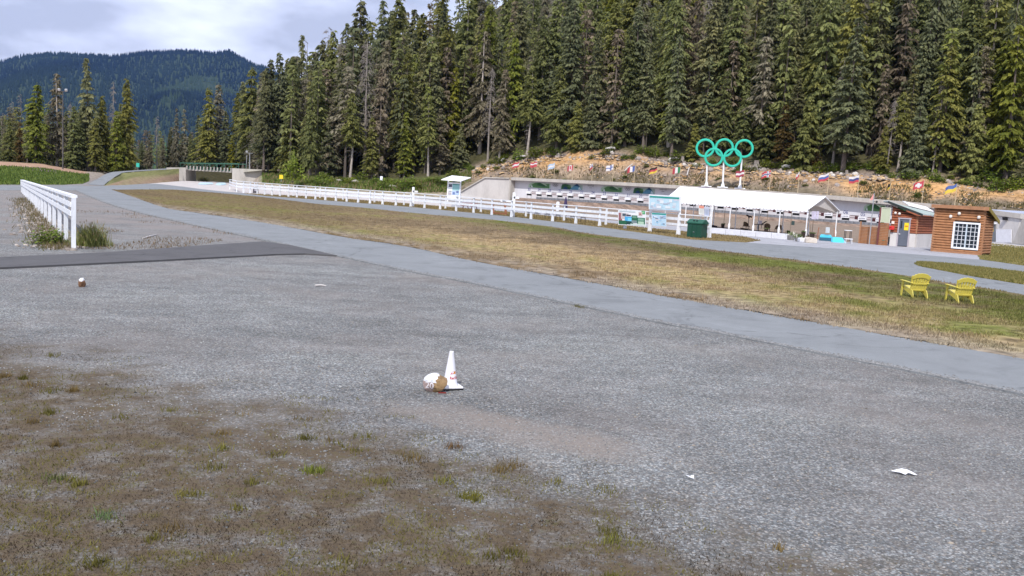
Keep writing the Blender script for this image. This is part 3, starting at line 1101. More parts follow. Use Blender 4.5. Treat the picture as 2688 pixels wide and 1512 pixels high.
# singled-out trees of the front rank
front = [(1302, 214, 'snag', 165), (1283, 222, 'bright', 118), (1372, 217, 'high', 205), (1408, 213, 'high', 262), (1439, 215, 'snag', 141), (1478, 224, 'full', 196), (1525, 214, 'high', 190), (1505, 222, 'full', 150), (1570, 224, 'high', 175), (1596, 222, 'pole', 62), (1929, 190, 'lichen', 10), (2004, 192, 'lichen', -40), (2225, 163, 'snag', 147), (2176, 172, 'high', 20), (2290, 168, 'high', 60), (2495, 153, 'snag', 187), (2370, 156, 'snag', 250), (2400, 156, 'high', 235), (2560, 154, 'bright', 210), (2660, 151, 'bright', 90), (2690, 158, 'bright', 20), (2615, 152, 'lichen', 110), (2090, 168, 'rust', 268), (2150, 165, 'young', 245),
         (905, 222, 'rust', 345), (1000, 216, 'snag', 320), (885, 216, 'lichen', 255), (1065, 213, 'high', 260), (1105, 214, 'high', 250), (1175, 212, 'lichen', 280), (1225, 214, 'young', 330)]
for px, d, k, top in front:
    tree(px, d, k, top=top, where='front')
# the rest of the slope, row behind row
ROWS = [(2, 5.2, 'a'), (8, 5.8, 'b'), (15, 6.2, 'b'), (24, 6.8, 'b'), (36, 7.6, 'c'), (54, 8.4, 'c'), (78, 9.5, 'c'), (108, 11, 'd')]
for off, gap_, cls in ROWS:
    px = 700 + float(rng.uniform(0, 20))
    while px < 2790:
        d = edge_depth(px) + off + float(rng.uniform(-2, 3))
        sc = F / d
        if cls == 'a':
            kind = str(rng.choice(['young', 'young', 'full', 'dark', 'bright', 'high', 'lichen', 'rust'], p=[.26, .12, .16, .14, .10, .10, .08, .04]))
            h = float(rng.uniform(7, 15)) if kind in ('young', 'rust') else float(rng.uniform(14, 27))
        else:
            kind = str(rng.choice(['full', 'dark', 'high', 'lichen', 'bright', 'snag'], p=[.30, .33, .12, .13, .08, .04]))
            h = float(rng.uniform(22, 33)) if cls == 'b' else float(rng.uniform(24, 34))
        if px < 1000:
            # keep below the skyline
            lim = interp(px, [(700, 185), (743, 165), (796, 130), (856, 110), (945, 60), (1000, 30)])
            p = atd(px, 0, d)
            h = min(h, zat(p.x, p.y, lim) - hill_z(px, d))
        if not (1150 < px < 1330 and cls == 'a'):
            tree(px, d, kind, height=h, where='slope')
        px += gap_ * sc * float(rng.uniform(.7, 1.45))
        if cls == 'd' and px > 1750:
            break
# the trees too many to build one by one: they fill the slope behind and between
def low_conifer(seed, base, rad, levels, hang, bare):
    r = np.random.default_rng(seed)
    V, C = [], []
    zb = 30 * base
    for i in range(levels):
        t = (i + r.uniform(-.4, .4)) / levels
        t = min(max(t, 0), 1)
        prof = (1 - t) ** .8 * min(1.0, .5 + t * 3) + .06
        for k in range(6):
            if r.uniform() < bare:
                continue
            a = r.uniform(0, 6.283)
            L = rad * prof * r.uniform(.5, 1.2)
            z0 = zb + (30 - zb) * t
            tone = r.normal(.5, .2)
            ns = max(3, int(L / .5))
            for j in range(ns):
                q = .1 + .9 * (j + r.uniform(0, .9)) / ns
                d = q * L
                b = a + (1 if j % 2 else -1) * r.uniform(0, 1.1)
                l = r.uniform(.6, 1.35)
                w = l * r.uniform(.22, .36)
                x, y, z = math.cos(a) * d, math.sin(a) * d, z0 + .15 * d - .45 * d * d / max(L, .8)
                ex, ey = math.cos(b), math.sin(b)
                dz = -hang * l * r.uniform(.5, 1.5)
                rl = r.uniform(-1, 1)
                V.append(((x, y, z), (x + ex * l * .45 - ey * w, y + ey * l * .45 + ex * w, z + dz * .35 + rl * w), (x + ex * l, y + ey * l, z + dz), (x + ex * l * .45 + ey * w, y + ey * l * .45 - ex * w, z + dz * .35 - rl * w)))
                C.append(min(1.15, max(.2, tone + r.normal(0, .15))))
    nt = len(V)
    for k in range(3):
        a0, a1 = k * 2.094, (k + 1) * 2.094
        V.append(((math.cos(a0) * .34, math.sin(a0) * .34, -1), (math.cos(a1) * .34, math.sin(a1) * .34, -1), (math.cos(a1) * .05, math.sin(a1) * .05, 29), (math.cos(a0) * .05, math.sin(a0) * .05, 29)))
        C.append(-1)
    return np.array(V, np.float32), np.array(C)
LOWT = [low_conifer(1, .08, 4.4, 27, .8, .05), low_conifer(2, .14, 3.8, 27, .8, .1), low_conifer(3, .32, 4.2, 22, .8, .08), low_conifer(4, .05, 3.4, 28, .9, .25), low_conifer(5, .2, 3.2, 26, .7, .1)]
PAL = [((.085, .10, .04), (.26, .27, .10)), ((.075, .09, .05), (.215, .225, .11)), ((.10, .105, .045), (.29, .27, .10)), ((.11, .10, .07), (.30, .27, .19)), ((.10, .085, .06), (.25, .20, .14)), ((.09, .115, .03), (.28, .29, .08))]
BV, BC = [], []
def add_low(px, d, h, slim=1.0):
    k = int(rng.integers(len(LOWT)))
    V, C = LOWT[k]
    a = rng.uniform(0, 6.283)
    s_ = h / 30.0
    w_ = s_ * slim * rng.uniform(.8, 1.15)
    ca, sa = math.cos(a), math.sin(a)
    p = atd(px, 0, d)
    z = hill_z(px, d)
    X = (V[..., 0] * ca - V[..., 1] * sa) * w_ + p.x
    Y = (V[..., 0] * sa + V[..., 1] * ca) * w_ + p.y
    BV.append(np.stack([X, Y, V[..., 2] * s_ + z - .2], -1))
    lo, hi = PAL[int(rng.choice(len(PAL), p=[.28, .26, .14, .14, .08, .10]))]
    f_ = rng.uniform(1.0, 1.45)
    c = (np.array(lo)[None] + (np.array(hi) - np.array(lo))[None] * np.clip(C, 0, 1.2)[:, None]) * f_
    c[C < 0] = np.array((.26, .22, .19)) * rng.uniform(.7, 1.5)
    BC.append(c)
for off, gp in ((5, 6.5), (11, 6.0), (19, 6.0), (29, 6.5), (44, 7.0), (62, 7.5), (84, 8.0), (112, 9.0), (145, 10.0)):
    px = 690 + float(rng.uniform(0, 20))
    while px < 2780:
        d = edge_depth(px) + off + float(rng.uniform(-2.5, 3))
        h = float(rng.uniform(17, 32))
        lim = interp(px, [(690, 196), (716, 178), (743, 158), (796, 118), (856, 100), (900, 84), (945, 48), (1000, 18), (1060, -25), (1150, -200)])
        p = atd(px, 0, d)
        hm = zat(p.x, p.y, lim) - hill_z(px, d)
        if hm > 8 and not (1180 < px < 1330 and off < 8):
            add_low(px, d, min(h if px > 1000 else max(h, hm * float(rng.uniform(.72, 1.0))), hm), 1.15 if px < 1000 else .95)
        px += gp * F / d * float(rng.uniform(.6, 1.4)) * (2.2 if off > 100 and px > 1700 else 1)
for k in range(92):
    px = -90 + (k % 46) * 17 + float(rng.uniform(-9, 9))
    d = (232 if px < 345 else 274) + float(rng.uniform(0, 40))
    p = atd(px, 0, d)
    add_low(px, d, max(6, zat(p.x, p.y, float(rng.uniform(262, 352)) if px < 338 else float(rng.uniform(330, 395))) - hill_z(px, d)), 1.35)
BVa, BCa = np.concatenate(BV), np.concatenate(BC)
me = fast_mesh('forest', BVa.reshape(-1, 3), np.arange(len(BVa) * 4).reshape(-1, 4), mat_attr('forest_needles', .75, .12, 0.0, trans=.48), cols=np.repeat(BCa, 4, 0))
tag(newobj('forest', me), 'dense mass of conifers filling the slope behind the nearer trees', None, None, 'stuff')
print('BACKDROP', len(BV), len(BVa) * 2)
# tree labels: what the tree looks like, how tall, and what it stands by
ZONES = [(-200, 40, 'at the far edge of the left clump'), (40, 130, 'in the left clump beyond the green mound'), (130, 200, 'behind the tall light pole by the mound'), (200, 280, 'in the middle of the left clump'), (280, 345, 'at the valley end of the left clump'), (345, 460, 'behind the left bridge abutment'), (460, 610, 'behind the green bridge railing'), (610, 705, 'behind the right bridge abutment'),
         (705, 780, 'at the forest corner next to the bridge'), (780, 860, 'behind the light pole at the forest corner'), (860, 960, 'in the forest above the leafy bank'), (960, 1070, 'behind the white fence marker post'), (1070, 1160, 'in the forest left of the kiosk'), (1160, 1250, 'behind the roofed kiosk'), (1250, 1345, 'above the sloping concrete wing wall'), (1345, 1430, 'above the first flags of the row'),
         (1430, 1520, 'above the pale blue flag'), (1520, 1610, 'above the white and blue cross flag'), (1610, 1690, 'above the blue white red flag'), (1690, 1770, 'above the black red yellow flag'), (1770, 1830, 'above the green white red flag'), (1830, 1900, 'behind the first green rings'), (1900, 1980, 'behind the last green rings'), (1980, 2060, 'above the right half of the tent'), (2060, 2140, 'above the white over red flag'), (2140, 2220, 'above the tent end'), (2220, 2310, 'above the pennant pole'), (2310, 2400, 'above the door of the log hut'), (2400, 2470, 'above the red flag with white cross'), (2470, 2560, 'above the blue and yellow flag'), (2560, 2640, 'above the cabin roof end'), (2640, 2900, 'at the right end of the forest')]
seen_lab = {}
for root, kind, h, where, px, d in treelist:
    zone = next((z for a, b_, z in ZONES if a <= px < b_), 'on the forest slope')
    off = d - edge_depth(px)
    rank = 'front-rank' if off < 6 else ('second-rank' if off < 13 else ('mid-slope' if off < 30 else 'upper-slope'))
    if where in ('left', 'bridge'):
        rank = ('front' if off < 12 else 'rear')
    size = 'short' if h < 13 else ('tall' if h > 27 else 'medium')
    seen_lab.setdefault((f'{size} {rank} {WORDS[kind]}', zone), []).append((px, root))
PLACE = {2: ['left', 'right'], 3: ['left', 'middle', 'right'], 4: ['leftmost', 'left-centre', 'right-centre', 'rightmost'], 5: ['leftmost', 'left-centre', 'middle', 'right-centre', 'rightmost'], 6: ['first', 'second', 'third', 'fourth', 'fifth', 'sixth'], 7: ['first', 'second', 'third', 'fourth', 'fifth', 'sixth', 'seventh'], 8: ['first', 'second', 'third', 'fourth', 'fifth', 'sixth', 'seventh', 'eighth']}
for (what, zone), lst in seen_lab.items():
    lst.sort(key=lambda a: a[0])
    for i, (px, root) in enumerate(lst):
        root['label'] = (PLACE[len(lst)][i] + ' ' if len(lst) in PLACE else '') + what + ' ' + zone
        root['group'] = 'forest trees on the slope' if px > 700 else ('trees of the left clump' if px < 345 else 'trees behind the bridge')
print('TREES', NTREE, max(len(r['label'].split()) for r, *_ in treelist))

# ================================================================== STRUCTURES
CONC = mat('concrete', (.47, .44, .405), .9, .14, .7, .2, bump=.2, streak=True)
CONC_L = mat('pale_concrete', (.56, .535, .52), .9, .10, .5, .2, bump=.15, streak=True)
CONC_D = mat('stained_concrete', (.40, .375, .35), .9, .2, .8, .2, bump=.2, streak=True)
WHITE = mat('white_paint', (.80, .81, .84), .5, .05, 2.0, .4)
WHITE_W = mat('weathered_white_paint', (.74, .76, .80), .6, .12, 5.0, .3, streak=True)
BLACK = mat('black_rubber', (.012, .012, .014), .6, .2, 6.0)
STEEL = mat('galvanised_steel', (.42, .43, .45), .45, .12, 4.0, .5, .6)
DSTEEL = mat('dark_pole_paint', (.10, .095, .095), .6, .2, 3.0)
ROOF_W = mat('white_membrane', (.86, .86, .87), .55, .03, .6, .3)
WOODY = mat('weathered_wood', (.36, .27, .18), .8, .2, 6.0, streak=True)

# ---- target building of the range
pxs = [1338, 1420, 1500, 1600, 1700, 1800, 1900, 2000, 2100, 2200, 2305, 2438, 2560, 2660]
TOP = [(1336, 465), (1560, 475), (1700, 482), (1793, 487), (2100, 507), (2305, 524), (2438, 535), (2560, 549), (2660, 560)]
fr_ = [on_line(x, 0.0) for x in pxs]           # front edge of the roof slab
DEPTH_B = 3.2
zt = [zat(p.x, p.y, interp(x, TOP)) for p, x in zip(fr_, pxs)]
bt = thing('target_building', 'long concrete shooting range target building below the orange cut slope', 'building', (fr_[0].x, fr_[0].y, 0))
roof = None
for i in range(len(pxs) - 1):
    a, b_ = fr_[i], fr_[i + 1]
    e = (b_ - a).normalized() * .012
    mb = MB()
    pa, pb = a + e, b_ - e
    za, zb_ = zt[i], zt[i + 1]
    th_ = .62
    q = [pa + Vector((0, 0, za)), pb + Vector((0, 0, zb_)), pb + Vector((0, 0, zb_ - th_)), pa + Vector((0, 0, za - th_))]
    mb.prism(q, -RN * (DEPTH_B + 1.2))
    mb.build('roof_slab', CONC, bt, world=True)
def wall_strip(name, m, off, zlo, zhi, thick=.15, n0=0, n1=None, par=None):
    mb = MB()
    n1 = n1 if n1 is not None else len(pxs) - 1
    for i in range(n0, n1):
        a, b_ = fr_[i] + RN * off, fr_[i + 1] + RN * off
        z0a, z0b = (zlo(i), zlo(i + 1))
        z1a, z1b = (zhi(i), zhi(i + 1))
        mb.prism([a + Vector((0, 0, z0a)), b_ + Vector((0, 0, z0b)), b_ + Vector((0, 0, z1b)), a + Vector((0, 0, z1a))], -RN * thick)
    return mb.build(name, m, par or bt, world=True)
WALLP = mat('painted_wall', (.64, .64, .68), .8, .07, .5, .2, streak=True)
bw = wall_strip('back_wall', WALLP, -1.3, lambda i: 0.0, lambda i: zt[i] - .64)
# side wall at the left end and sloping wing wall
a = fr_[0]
mb = MB()
mb.prism([a + RN * (-.02) + Vector((0, 0, 0)), a + RN * (-3.2), a + RN * (-3.2) + Vector((0, 0, zt[0] - .63)), a + RN * (-.02) + Vector((0, 0, zt[0] - .63))], RD * -.4)
mb.build('side_wall', CONC, bt, world=True)
dA = a.y
mb = MB()
wl_pts = [atd(1202, 537, dA + 4), atd(1345, 536, dA + .5), atd(1337, 469.5, dA + .5), atd(1274, 467.5, dA + 2), atd(1206, 507, dA + 4)]
for p in wl_pts[:2]:
    p.z = -.1
mb.prism(wl_pts, (0, .5, 0))
mb.build('wing_wall', CONC_L, bt, world=True)
mb = MB()
for p, q in ((wl_pts[4], wl_pts[3]), (wl_pts[3], wl_pts[2])):
    mb.bar(p + Vector((0, .1, .12)), q + Vector((0, .1, .12)), .75, .22)
mb.build('wing_wall_coping', CONC, bt, world=True)
# mural band under the soffit
wn_ = -1.3 + .02
MUR = mat_attr('mural_print', .7, .2, .12, 1.5)
def wall_pt(px, z, off):
    p = on_line(px, off)
    return p + Vector((0, 0, z))
def ztop(px):
    return float(np.interp(px, pxs, zt))
def mural(px0, kind):
    """one printed landscape panel, about 52 columns wide"""
    mb = MB()
    z1 = ztop(px0) - .72
    w = 57.0
    h = 1.2
    def P(u, v, o=.0):
        return wall_pt(px0 + u * w, z1 - h + v * h, wn_ + .02 + o)
    green, dgreen, pale, blue, navy = (.10, .22, .09), (.035, .11, .05), (.42, .55, .44), (.10, .26, .38), (.02, .06, .15)
    mb.poly([P(0, 0), P(1, 0), P(1, .82), P(.8, .9), P(.15, .9), P(0, .5)], pale if kind == 0 else (.36, .46, .42))
    if kind == 0:
        mb.poly([P(.05, .02, .012), P(.95, .02, .012), P(.95, .75, .012), P(.72, .7, .012), P(.5, .9, .012), P(.3, .85, .012), P(.12, .5, .012)], green)
        mb.poly([P(.38, .45, .024), P(.74, .22, .024), P(.78, .4, .024), P(.52, .88, .024), P(.42, .84, .024)], dgreen)
        mb.poly([P(.55, .86, .036), P(.8, .45, .036), P(.84, .5, .036), P(.62, .9, .036)], (.55, .66, .55))
        mb.poly([P(.1, .1, .024), P(.2, .05, .024), P(.14, .55, .024)], (.62, .7, .66))
    else:
        mb.poly([P(.02, .02, .012), P(.5, .02, .012), P(.45, .7, .012), P(.2, .92, .012), P(.06, .8, .012)], dgreen)
        mb.poly([P(.1, .02, .024), P(.35, .02, .024), P(.26, .45, .024), P(.18, .45, .024)], navy)
        mb.poly([P(.42, .02, .024), P(.98, .02, .024), P(.86, .6, .024), P(.72, .92, .024), P(.6, .7, .024)], blue)
        mb.poly([P(.62, .7, .036), P(.86, .55, .036), P(.92, .4, .036), P(.76, .96, .036), P(.70, .95, .036)], navy)
        mb.poly([P(.80, .1, .036), P(.96, .05, .036), P(.85, .55, .036)], (.5, .62, .66))
        mb.poly([P(.3, .5, .036), P(.44, .3, .036), P(.46, .6, .036), P(.38, .78, .036)], green)
    mb.build('mural_panel', MUR, bt, world=True)
def five_rings(mb, o, ex, ey, r, w, col, ext=None):
    for cx_, cy_ in ((-2.15, .5), (0, .5), (2.15, .5), (-1.08, -.5), (1.08, -.5)):
        n = 20
        for k in range(n):
            t0, t1 = 2 * math.pi * k / n, 2 * math.pi * (k + 1) / n
            pts = []
            for rr, t in ((r + w, t0), (r + w, t1), (r - w, t1), (r - w, t0)):
                pts.append(o + ex * (cx_ * r + rr * math.cos(t)) + ey * (cy_ * r * 1.0 + rr * math.sin(t)))
            mb.poly(pts, col)
PRINT = mat('grey_print', (.22, .22, .24), .8, .1)
x_ = 1385.0
k_ = 0
while x_ < 2330:
    sc = 1.0 + (x_ - 1394) / 1900
    mural(x_, 0)
    mb = MB()
    zc = ztop(x_) - 1.15
    five_rings(mb, wall_pt(x_ + 70, zc, wn_ + .03), RD, Vector((0, 0, 1)), .22, .035, None)
    mb.build('rings_print', PRINT, bt, world=True)
    mural(x_ + 84, 1)
    mb = MB()
    for l_, (t_, sz) in enumerate((('WHISTLER', .34), ('2010', .26))):
        text_on(mb, t_, wall_pt(x_ + 162, zc + .18 - l_ * .36, wn_ + .03), RD, Vector((0, 0, 1)), sz)
    mb.build('wall_lettering', PRINT, bt, world=True)
    x_ += 190 * sc
    k_ += 1
# curb row below the targets and the rubble berm in front
def zcurb(px):
    p = on_line(px, 1.4)
    return zat(p.x, p.y, interp(px, [(1345, 516), (1500, 525.5), (1650, 534), (1868, 553), (2118, 575), (2250, 585), (2340, 592), (2660, 622)]))
for i in range(0, 100):
    p = RA + RD * (-1.5 + i * 1.2) + RN * 1.4
    q = RA + RD * (-1.5 + i * 1.2 + 1.12) + RN * 1.4
    if proj(p)[0] > 2600:
        break
    m_ = MB()
    za, zb_ = zcurb(proj(p)[0]), zcurb(proj(q)[0])
    m_.prism([p + Vector((0, 0, za - .25)), q + Vector((0, 0, zb_ - .25)), q + Vector((0, 0, zb_ + .2)), p + Vector((0, 0, za + .2))], -RN * .3)
    m_.build('curb_block', mat('curb_grey', (.20, .21, .235), .9, .25, 2.0), bt, world=True)
pxb = np.arange(1345, 2640, 12)
bv, bcq = [], []
for px in pxb:
    for off, z in ((-1.25, 1.0), (1.2, .98), (2.2, .9), (3.6, .55), (5.0, .25), (6.5, -.1)):
        p = on_line(px, off)
        zz = (zcurb(px) - .2) * z + (random.uniform(-.1, .1) if off > 1.5 else 0)
        bv.append((p.x, p.y, zz))
        f_ = random.uniform(.6, 1.25)
        bcq.append(np.array((.31, .225, .175)) * f_)
nb = 6
ii = (np.arange(len(pxb) - 1)[:, None] * nb + np.arange(nb - 1)[None]).ravel()
me = fast_mesh('berm', bv, np.stack([ii, ii + nb, ii + nb + 1, ii + 1], 1), mat_attr('berm_soil', .95, .05, .4, 2.0, bump=1.0), cols=np.array(bcq), smooth=True)
tag(newobj('berm', me), None, None, None, 'structure')

# ---- one target per lane
LANE = [1387 + 0 * k for k in range(1)]
lane_px = []
p_ = 1387.0
stp = 26.3
while p_ < 2330:
    lane_px.append(p_)
    stp = 26.3 + (p_ - 1387) * (46.6 - 26.3) / (2270 - 1387)
    p_ += stp
NUMB = mat('number_blue', (.045, .06, .17), .7, .1)
SLAT = mat('dark_slat', (.15, .10, .10), .8, .2)
SLATW = mat('pale_slat', (.55, .46, .46), .8, .1)
TZ = 2.05
proto_t = {}
ORD = 'first second third fourth fifth sixth seventh eighth ninth tenth eleventh twelfth thirteenth fourteenth fifteenth sixteenth seventeenth eighteenth nineteenth twentieth twenty-first twenty-second twenty-third twenty-fourth twenty-fifth twenty-sixth twenty-seventh twenty-eighth twenty-ninth thirtieth'.split()
ang = math.atan2(RD.y, RD.x)
for i, px in enumerate(lane_px):
    num = 30 - i
    if num < 1:
        break
    p = on_line(px, 1.0)
    # height of the white casing in the photograph
    zc = zat(p.x, p.y, interp(px, [(1387, 505.5), (1554, 514.5), (1649, 522), (1840, 534), (2000, 549), (2154, 561), (2244, 571), (2293, 578)]))
    t = thing('target_unit', 'white target casing on the range wall, ' + ORD[i] + ' in its row from the wing wall', 'target', (p.x, p.y, 0), ang, 'lane targets along the range wall')
    wC = 1.25
    if 'case' not in proto_t:
        proto_t['case'] = True
    MB().box((0, 0, zc), (wC, .5, .42)).build('casing', WHITE, t)
    MB().box((.03, .08, zc - .40), (wC * .86, .3, .36)).build('target_face', BLACK, t)
    mb = MB()
    for sx in (-.55, .55):
        mb.bar((sx, .12, max(0, zcurb(px) - .4)), (sx, .12, zc - .2), .05, .05, (1, 0, 0))
    mb.build('stand', STEEL, t)
    mb = MB()
    text_on(mb, f'{num:02d}', (0, -.02, zc + .62), (1, 0, 0), (0, 0, 1), .78, 1.0)
    mb.build('lane_number', NUMB, t)
    if px > 1880:
        mb = MB()
        for k in range(6):
            mb.box((-.46 + k * .18 + random.uniform(-.02, .02), -.256, zc + .01), (.11, .006, .18))
        mb.build('casing_print', mat('dark_print', (.12, .13, .2), .8, .1), t)
    # slatted guard to the right of the casing
    gx0, gx1 = wC / 2 + .06, 2.75 * .98 - wC / 2 - .06
    for k, (dz, mm) in enumerate(((.26, SLAT), (.10, SLATW), (-.08, SLAT), (-.24, SLATW))):
        MB().box(((gx0 + gx1) / 2, .1, zc + dz - .06), (gx1 - gx0, .06, .12)).build('guard_slat', mm, t)
    if px > 1780:
        MB().box((gx1 - .28, .04, zc - .12), (.5, .1, .5)).build('backing_plate', mat('dark_red_board', (.07, .022, .025), .8, .2), t)

# ---- concrete service building right of the cabin
sb0, sb1, sb2 = atd(2594, 634, 104), atd(2668, 645, 100), atd(2830, 668, 96)
sbt = thing('service_building', 'low grey concrete service building with door behind the brown cabin', 'building', (sb0.x, sb0.y, 0))
zr0, zr1, zr2 = zat(sb0.x, sb0.y, 551), zat(sb1.x, sb1.y, 561), zat(sb2.x, sb2.y, 582)
mb = MB()
for a, b_, za, zb_ in ((sb0, sb1, zr0, zr1), (sb1, sb2, zr1, zr2)):
    A, B_ = Vector((a.x, a.y, -.3)), Vector((b_.x, b_.y, -.3))
    mb.prism([A, B_, Vector((b_.x, b_.y, zb_ - .55)), Vector((a.x, a.y, za - .55))], (1.2, 5, 0))
mb.build('wall', CONC_L, sbt, world=True)
mb = MB()
for a, b_, za, zb_ in ((sb0, sb1, zr0, zr1), (sb1, sb2, zr1, zr2)):
    mb.prism([Vector((a.x - .1, a.y - .3, za - .53)), Vector((b_.x - .1, b_.y - .3, zb_ - .53)), Vector((b_.x - .1, b_.y - .3, zb_)), Vector((a.x - .1, a.y - .3, za))], (1.3, 5.6, 0))
mb.build('roof_slab', CONC, sbt, world=True)
fd = (sb1 - sb0).normalized()
fd.z = 0
fn = Vector((fd.y, -fd.x, 0))
def on_sb(px, py):
    """point on the service building's front wall"""
    d = ray(px, py)
    o = Vector((sb0.x, sb0.y, 0)) + fn * .06
    t = (o - CAMP).dot(fn) / d.dot(fn)
    return CAMP + d * t
def quad_sb(mb, x0, y0, x1, y1, th=.06, lift=0.0):
    q = [on_sb(x0, y1), on_sb(x1, y1), on_sb(x1, y0), on_sb(x0, y0)]
    mb.prism([v + fn * lift for v in q], fn * th)
mb = MB(); quad_sb(mb, 2600, 589, 2614, 632); dr_ = mb.build('door', mat('grey_door', (.17, .18, .19), .6, .1), sbt, world=True)
mb = MB(); quad_sb(mb, 2602, 597, 2609, 608, .02, .065); mb.build('warning_sign', mat('yellow_sign', (.70, .45, .02), .6, .08), dr_, world=True)
mb = MB(); quad_sb(mb, 2616, 602, 2656, 637, .10); mb.build('white_panel', mat('whitewash', (.68, .68, .72), .8, .06), sbt, world=True)
mb = MB(); quad_sb(mb, 2638, 570, 2645, 578, .35); mb.build('wall_lamp', BLACK, sbt, world=True)
mb = MB(); quad_sb(mb, 2598, 585, 2616, 588.5, .3); mb.build('door_canopy', WHITE_W, sbt, world=True)
mb = MB()
pz0, pz1 = on_sb(2673, 640), on_sb(2700, 575)
mb.prism([pz0, pz0 + fd * 1.6, pz1 + fd * .4, pz1], fn * .8)
mb.build('buttress', CONC_D, sbt, world=True)
sheet('footpath', G([(2590, 645), (2640, 647), (2700, 655), (2990, 700), (2990, 688), (2700, 648), (2650, 641), (2590, 637)]), .026, PALE)

# ---- bridge
BD = 233.0
def AB(px, py, d=BD):
    return atd(px, py, d)
br = thing('footbridge', 'green railed bridge deck between two concrete abutments at the forest gap', 'bridge', (AB(487, 475).x, BD, 0))
ab1 = [AB(437, 476), AB(487.5, 476), AB(487.5, 439.6), AB(437, 439.6)]
mb = MB(); mb.prism([Vector((p.x, p.y, max(p.z, -.2) if i > 1 else -.2)) for i, p in enumerate(ab1)], (0, 7.5, 0)); mb.build('abutment', CONC, br, world=True)
ab2 = [AB(609.6, 470), AB(700, 470), AB(700, 446), AB(609.6, 441.5)]
mb = MB(); mb.prism([Vector((p.x, p.y, p.z if i > 1 else -.2)) for i, p in enumerate(ab2)], (0, 7.5, 0)); mb.build('abutment', CONC, br, world=True)
mb = MB()
z0_, z1_ = AB(548, 449.5).z, AB(548, 446.5).z
xl, xr = AB(486, 450).x, AB(611, 450).x
mb.box(((xl + xr) / 2, BD + 3.4, (z0_ + z1_) / 2), (xr - xl, 6.0, z1_ - z0_ + .1))
mb.build('deck', CONC_D, br, world=True)
GREENP = mat('green_rail_paint', (.045, .12, .085), .55, .15)
for yy in (BD + .35, BD + 6.5):
    mb = MB()
    mb.bar((AB(470, 427.5).x, yy, AB(470, 427.5).z), (AB(627, 429.5).x, yy, AB(627, 429.5).z), .12, .22)
    mb.bar((xl - 1.4, yy, z1_ + .12), (xr + 1.4, yy, z1_ + .12), .12, .18)
    mb.build('rail', GREENP, br, world=True)
    mb = MB()
    for k in range(9):
        x = AB(472 + k * 19.2, 430).x
        mb.bar((x, yy, z1_ + .1), (x, yy, AB(472 + k * 19.2, 429).z), .1, .1)
        if k < 8:
            x2 = AB(472 + (k + 1) * 19.2, 430).x
            mb.bar((x, yy + .02, z1_ + .2), (x2, yy + .02, AB(548, 430).z), .06, .06)
    mb.build('rail_post', GREENP, br, world=True)
for k in range(14):
    x = xl + (xr - xl) * (k + .5) / 14
    MB().box((x, BD + .05, z1_ + .35), (.28, .25, .9)).build('stiffener', CONC_D, br, world=True)
# embankments and the ramp path
rampL = [(231, 484, 138), (258, 468, 155), (285, 454, 180), (320, 449.3, 205), (437, 442.2, 232)]
rampR = [(272, 487, 136), (288, 473, 152), (312, 458.5, 172), (334, 451.8, 195), (437, 445, 228)]
mb = MB()
lp = [atd(*p) for p in smooth_px(rampL)]
rp_ = [atd(*p) for p in smooth_px(rampR)]
for p in lp[:1] + rp_[:1]:
    p.z = .03
for i in range(len(lp) - 1):
    mb.poly([lp[i], lp[i + 1], rp_[i + 1], rp_[i]])
o = mb.build('ramp_path', ASPH)
tag(o, None, None, None, 'structure')
mb = MB()
low_ = [gnd(268, 488.5), gnd(330, 486), gnd(380, 483), gnd(430, 479), gnd(470, 475.5)]
top_ = [rp_[0], rp_[8], rp_[16], rp_[22], AB(470, 442, 231.5)]
lowd = [low_[0].lerp(low_[1], t) for t in (0, .5)] + [low_[1].lerp(low_[2], t) for t in (0, .5)] + [low_[2].lerp(low_[3], t) for t in (0, .5)] + [low_[3].lerp(low_[4], t) for t in (0, .5, 1)]
topd = [top_[0].lerp(top_[1], t) for t in (0, .5)] + [top_[1].lerp(top_[2], t) for t in (0, .5)] + [top_[2].lerp(top_[3], t) for t in (0, .5)] + [top_[3].lerp(top_[4], t) for t in (0, .5, 1)]
ev, ec = [], []
for a, b_ in zip(lowd, topd):
    for t in (0, .2, .4, .6, .8, 1):
        p = a.lerp(b_, t)
        p.z = -.03 + (b_.z - .03) * (t ** .8) + (random.uniform(-.1, .1) if 0 < t < 1 else 0)
        ev.append(tuple(p))
        f_ = random.uniform(0, 1)
        ec.append(np.array((.30, .20, .145)) * (1 - f_) + np.array((.26, .22, .12)) * f_ if t < .55 else np.array((.17, .17, .07)) * (.7 + f_ * .6))
ii = (np.arange(len(lowd) - 1)[:, None] * 6 + np.arange(5)[None]).ravel()
SOIL = mat_attr('loose_soil', .95, .05, .4, 1.5, bump=1.0)
me = fast_mesh('embankment', ev, np.stack([ii, ii + 6, ii + 7, ii + 1], 1), SOIL, cols=np.array(ec), smooth=True)
tag(newobj('embankment', me), None, None, None, 'structure')
# ramp on the right of the bridge
rr_low = [(612, 470.5), (650, 474), (690, 476), (730, 476), (770, 474)]
rr_top = [(640, 452, 232), (690, 446.8, 231), (720, 448.5, 229), (752, 450.5, 227), (780, 452.5, 225)]
ev, ec = [], []
for (x0, y0), (x1, y1, d1) in zip(rr_low, rr_top):
    a, b_ = gnd(x0, y0), atd(x1, y1, d1)
    for t in (0, .2, .4, .6, .8, 1):
        p = a.lerp(b_, t)
        p.z = -.03 + (b_.z + .03) * t
        ev.append(tuple(p))
        ec.append(np.array((.52, .46, .44)) if .25 < t < .85 else np.array((.30, .30, .12)))
ii = (np.arange(4)[:, None] * 6 + np.arange(5)[None]).ravel()
me = fast_mesh('embankment', ev, np.stack([ii, ii + 6, ii + 7, ii + 1], 1), SOIL, cols=np.array(ec), smooth=True)
tag(newobj('embankment', me), None, None, None, 'structure')

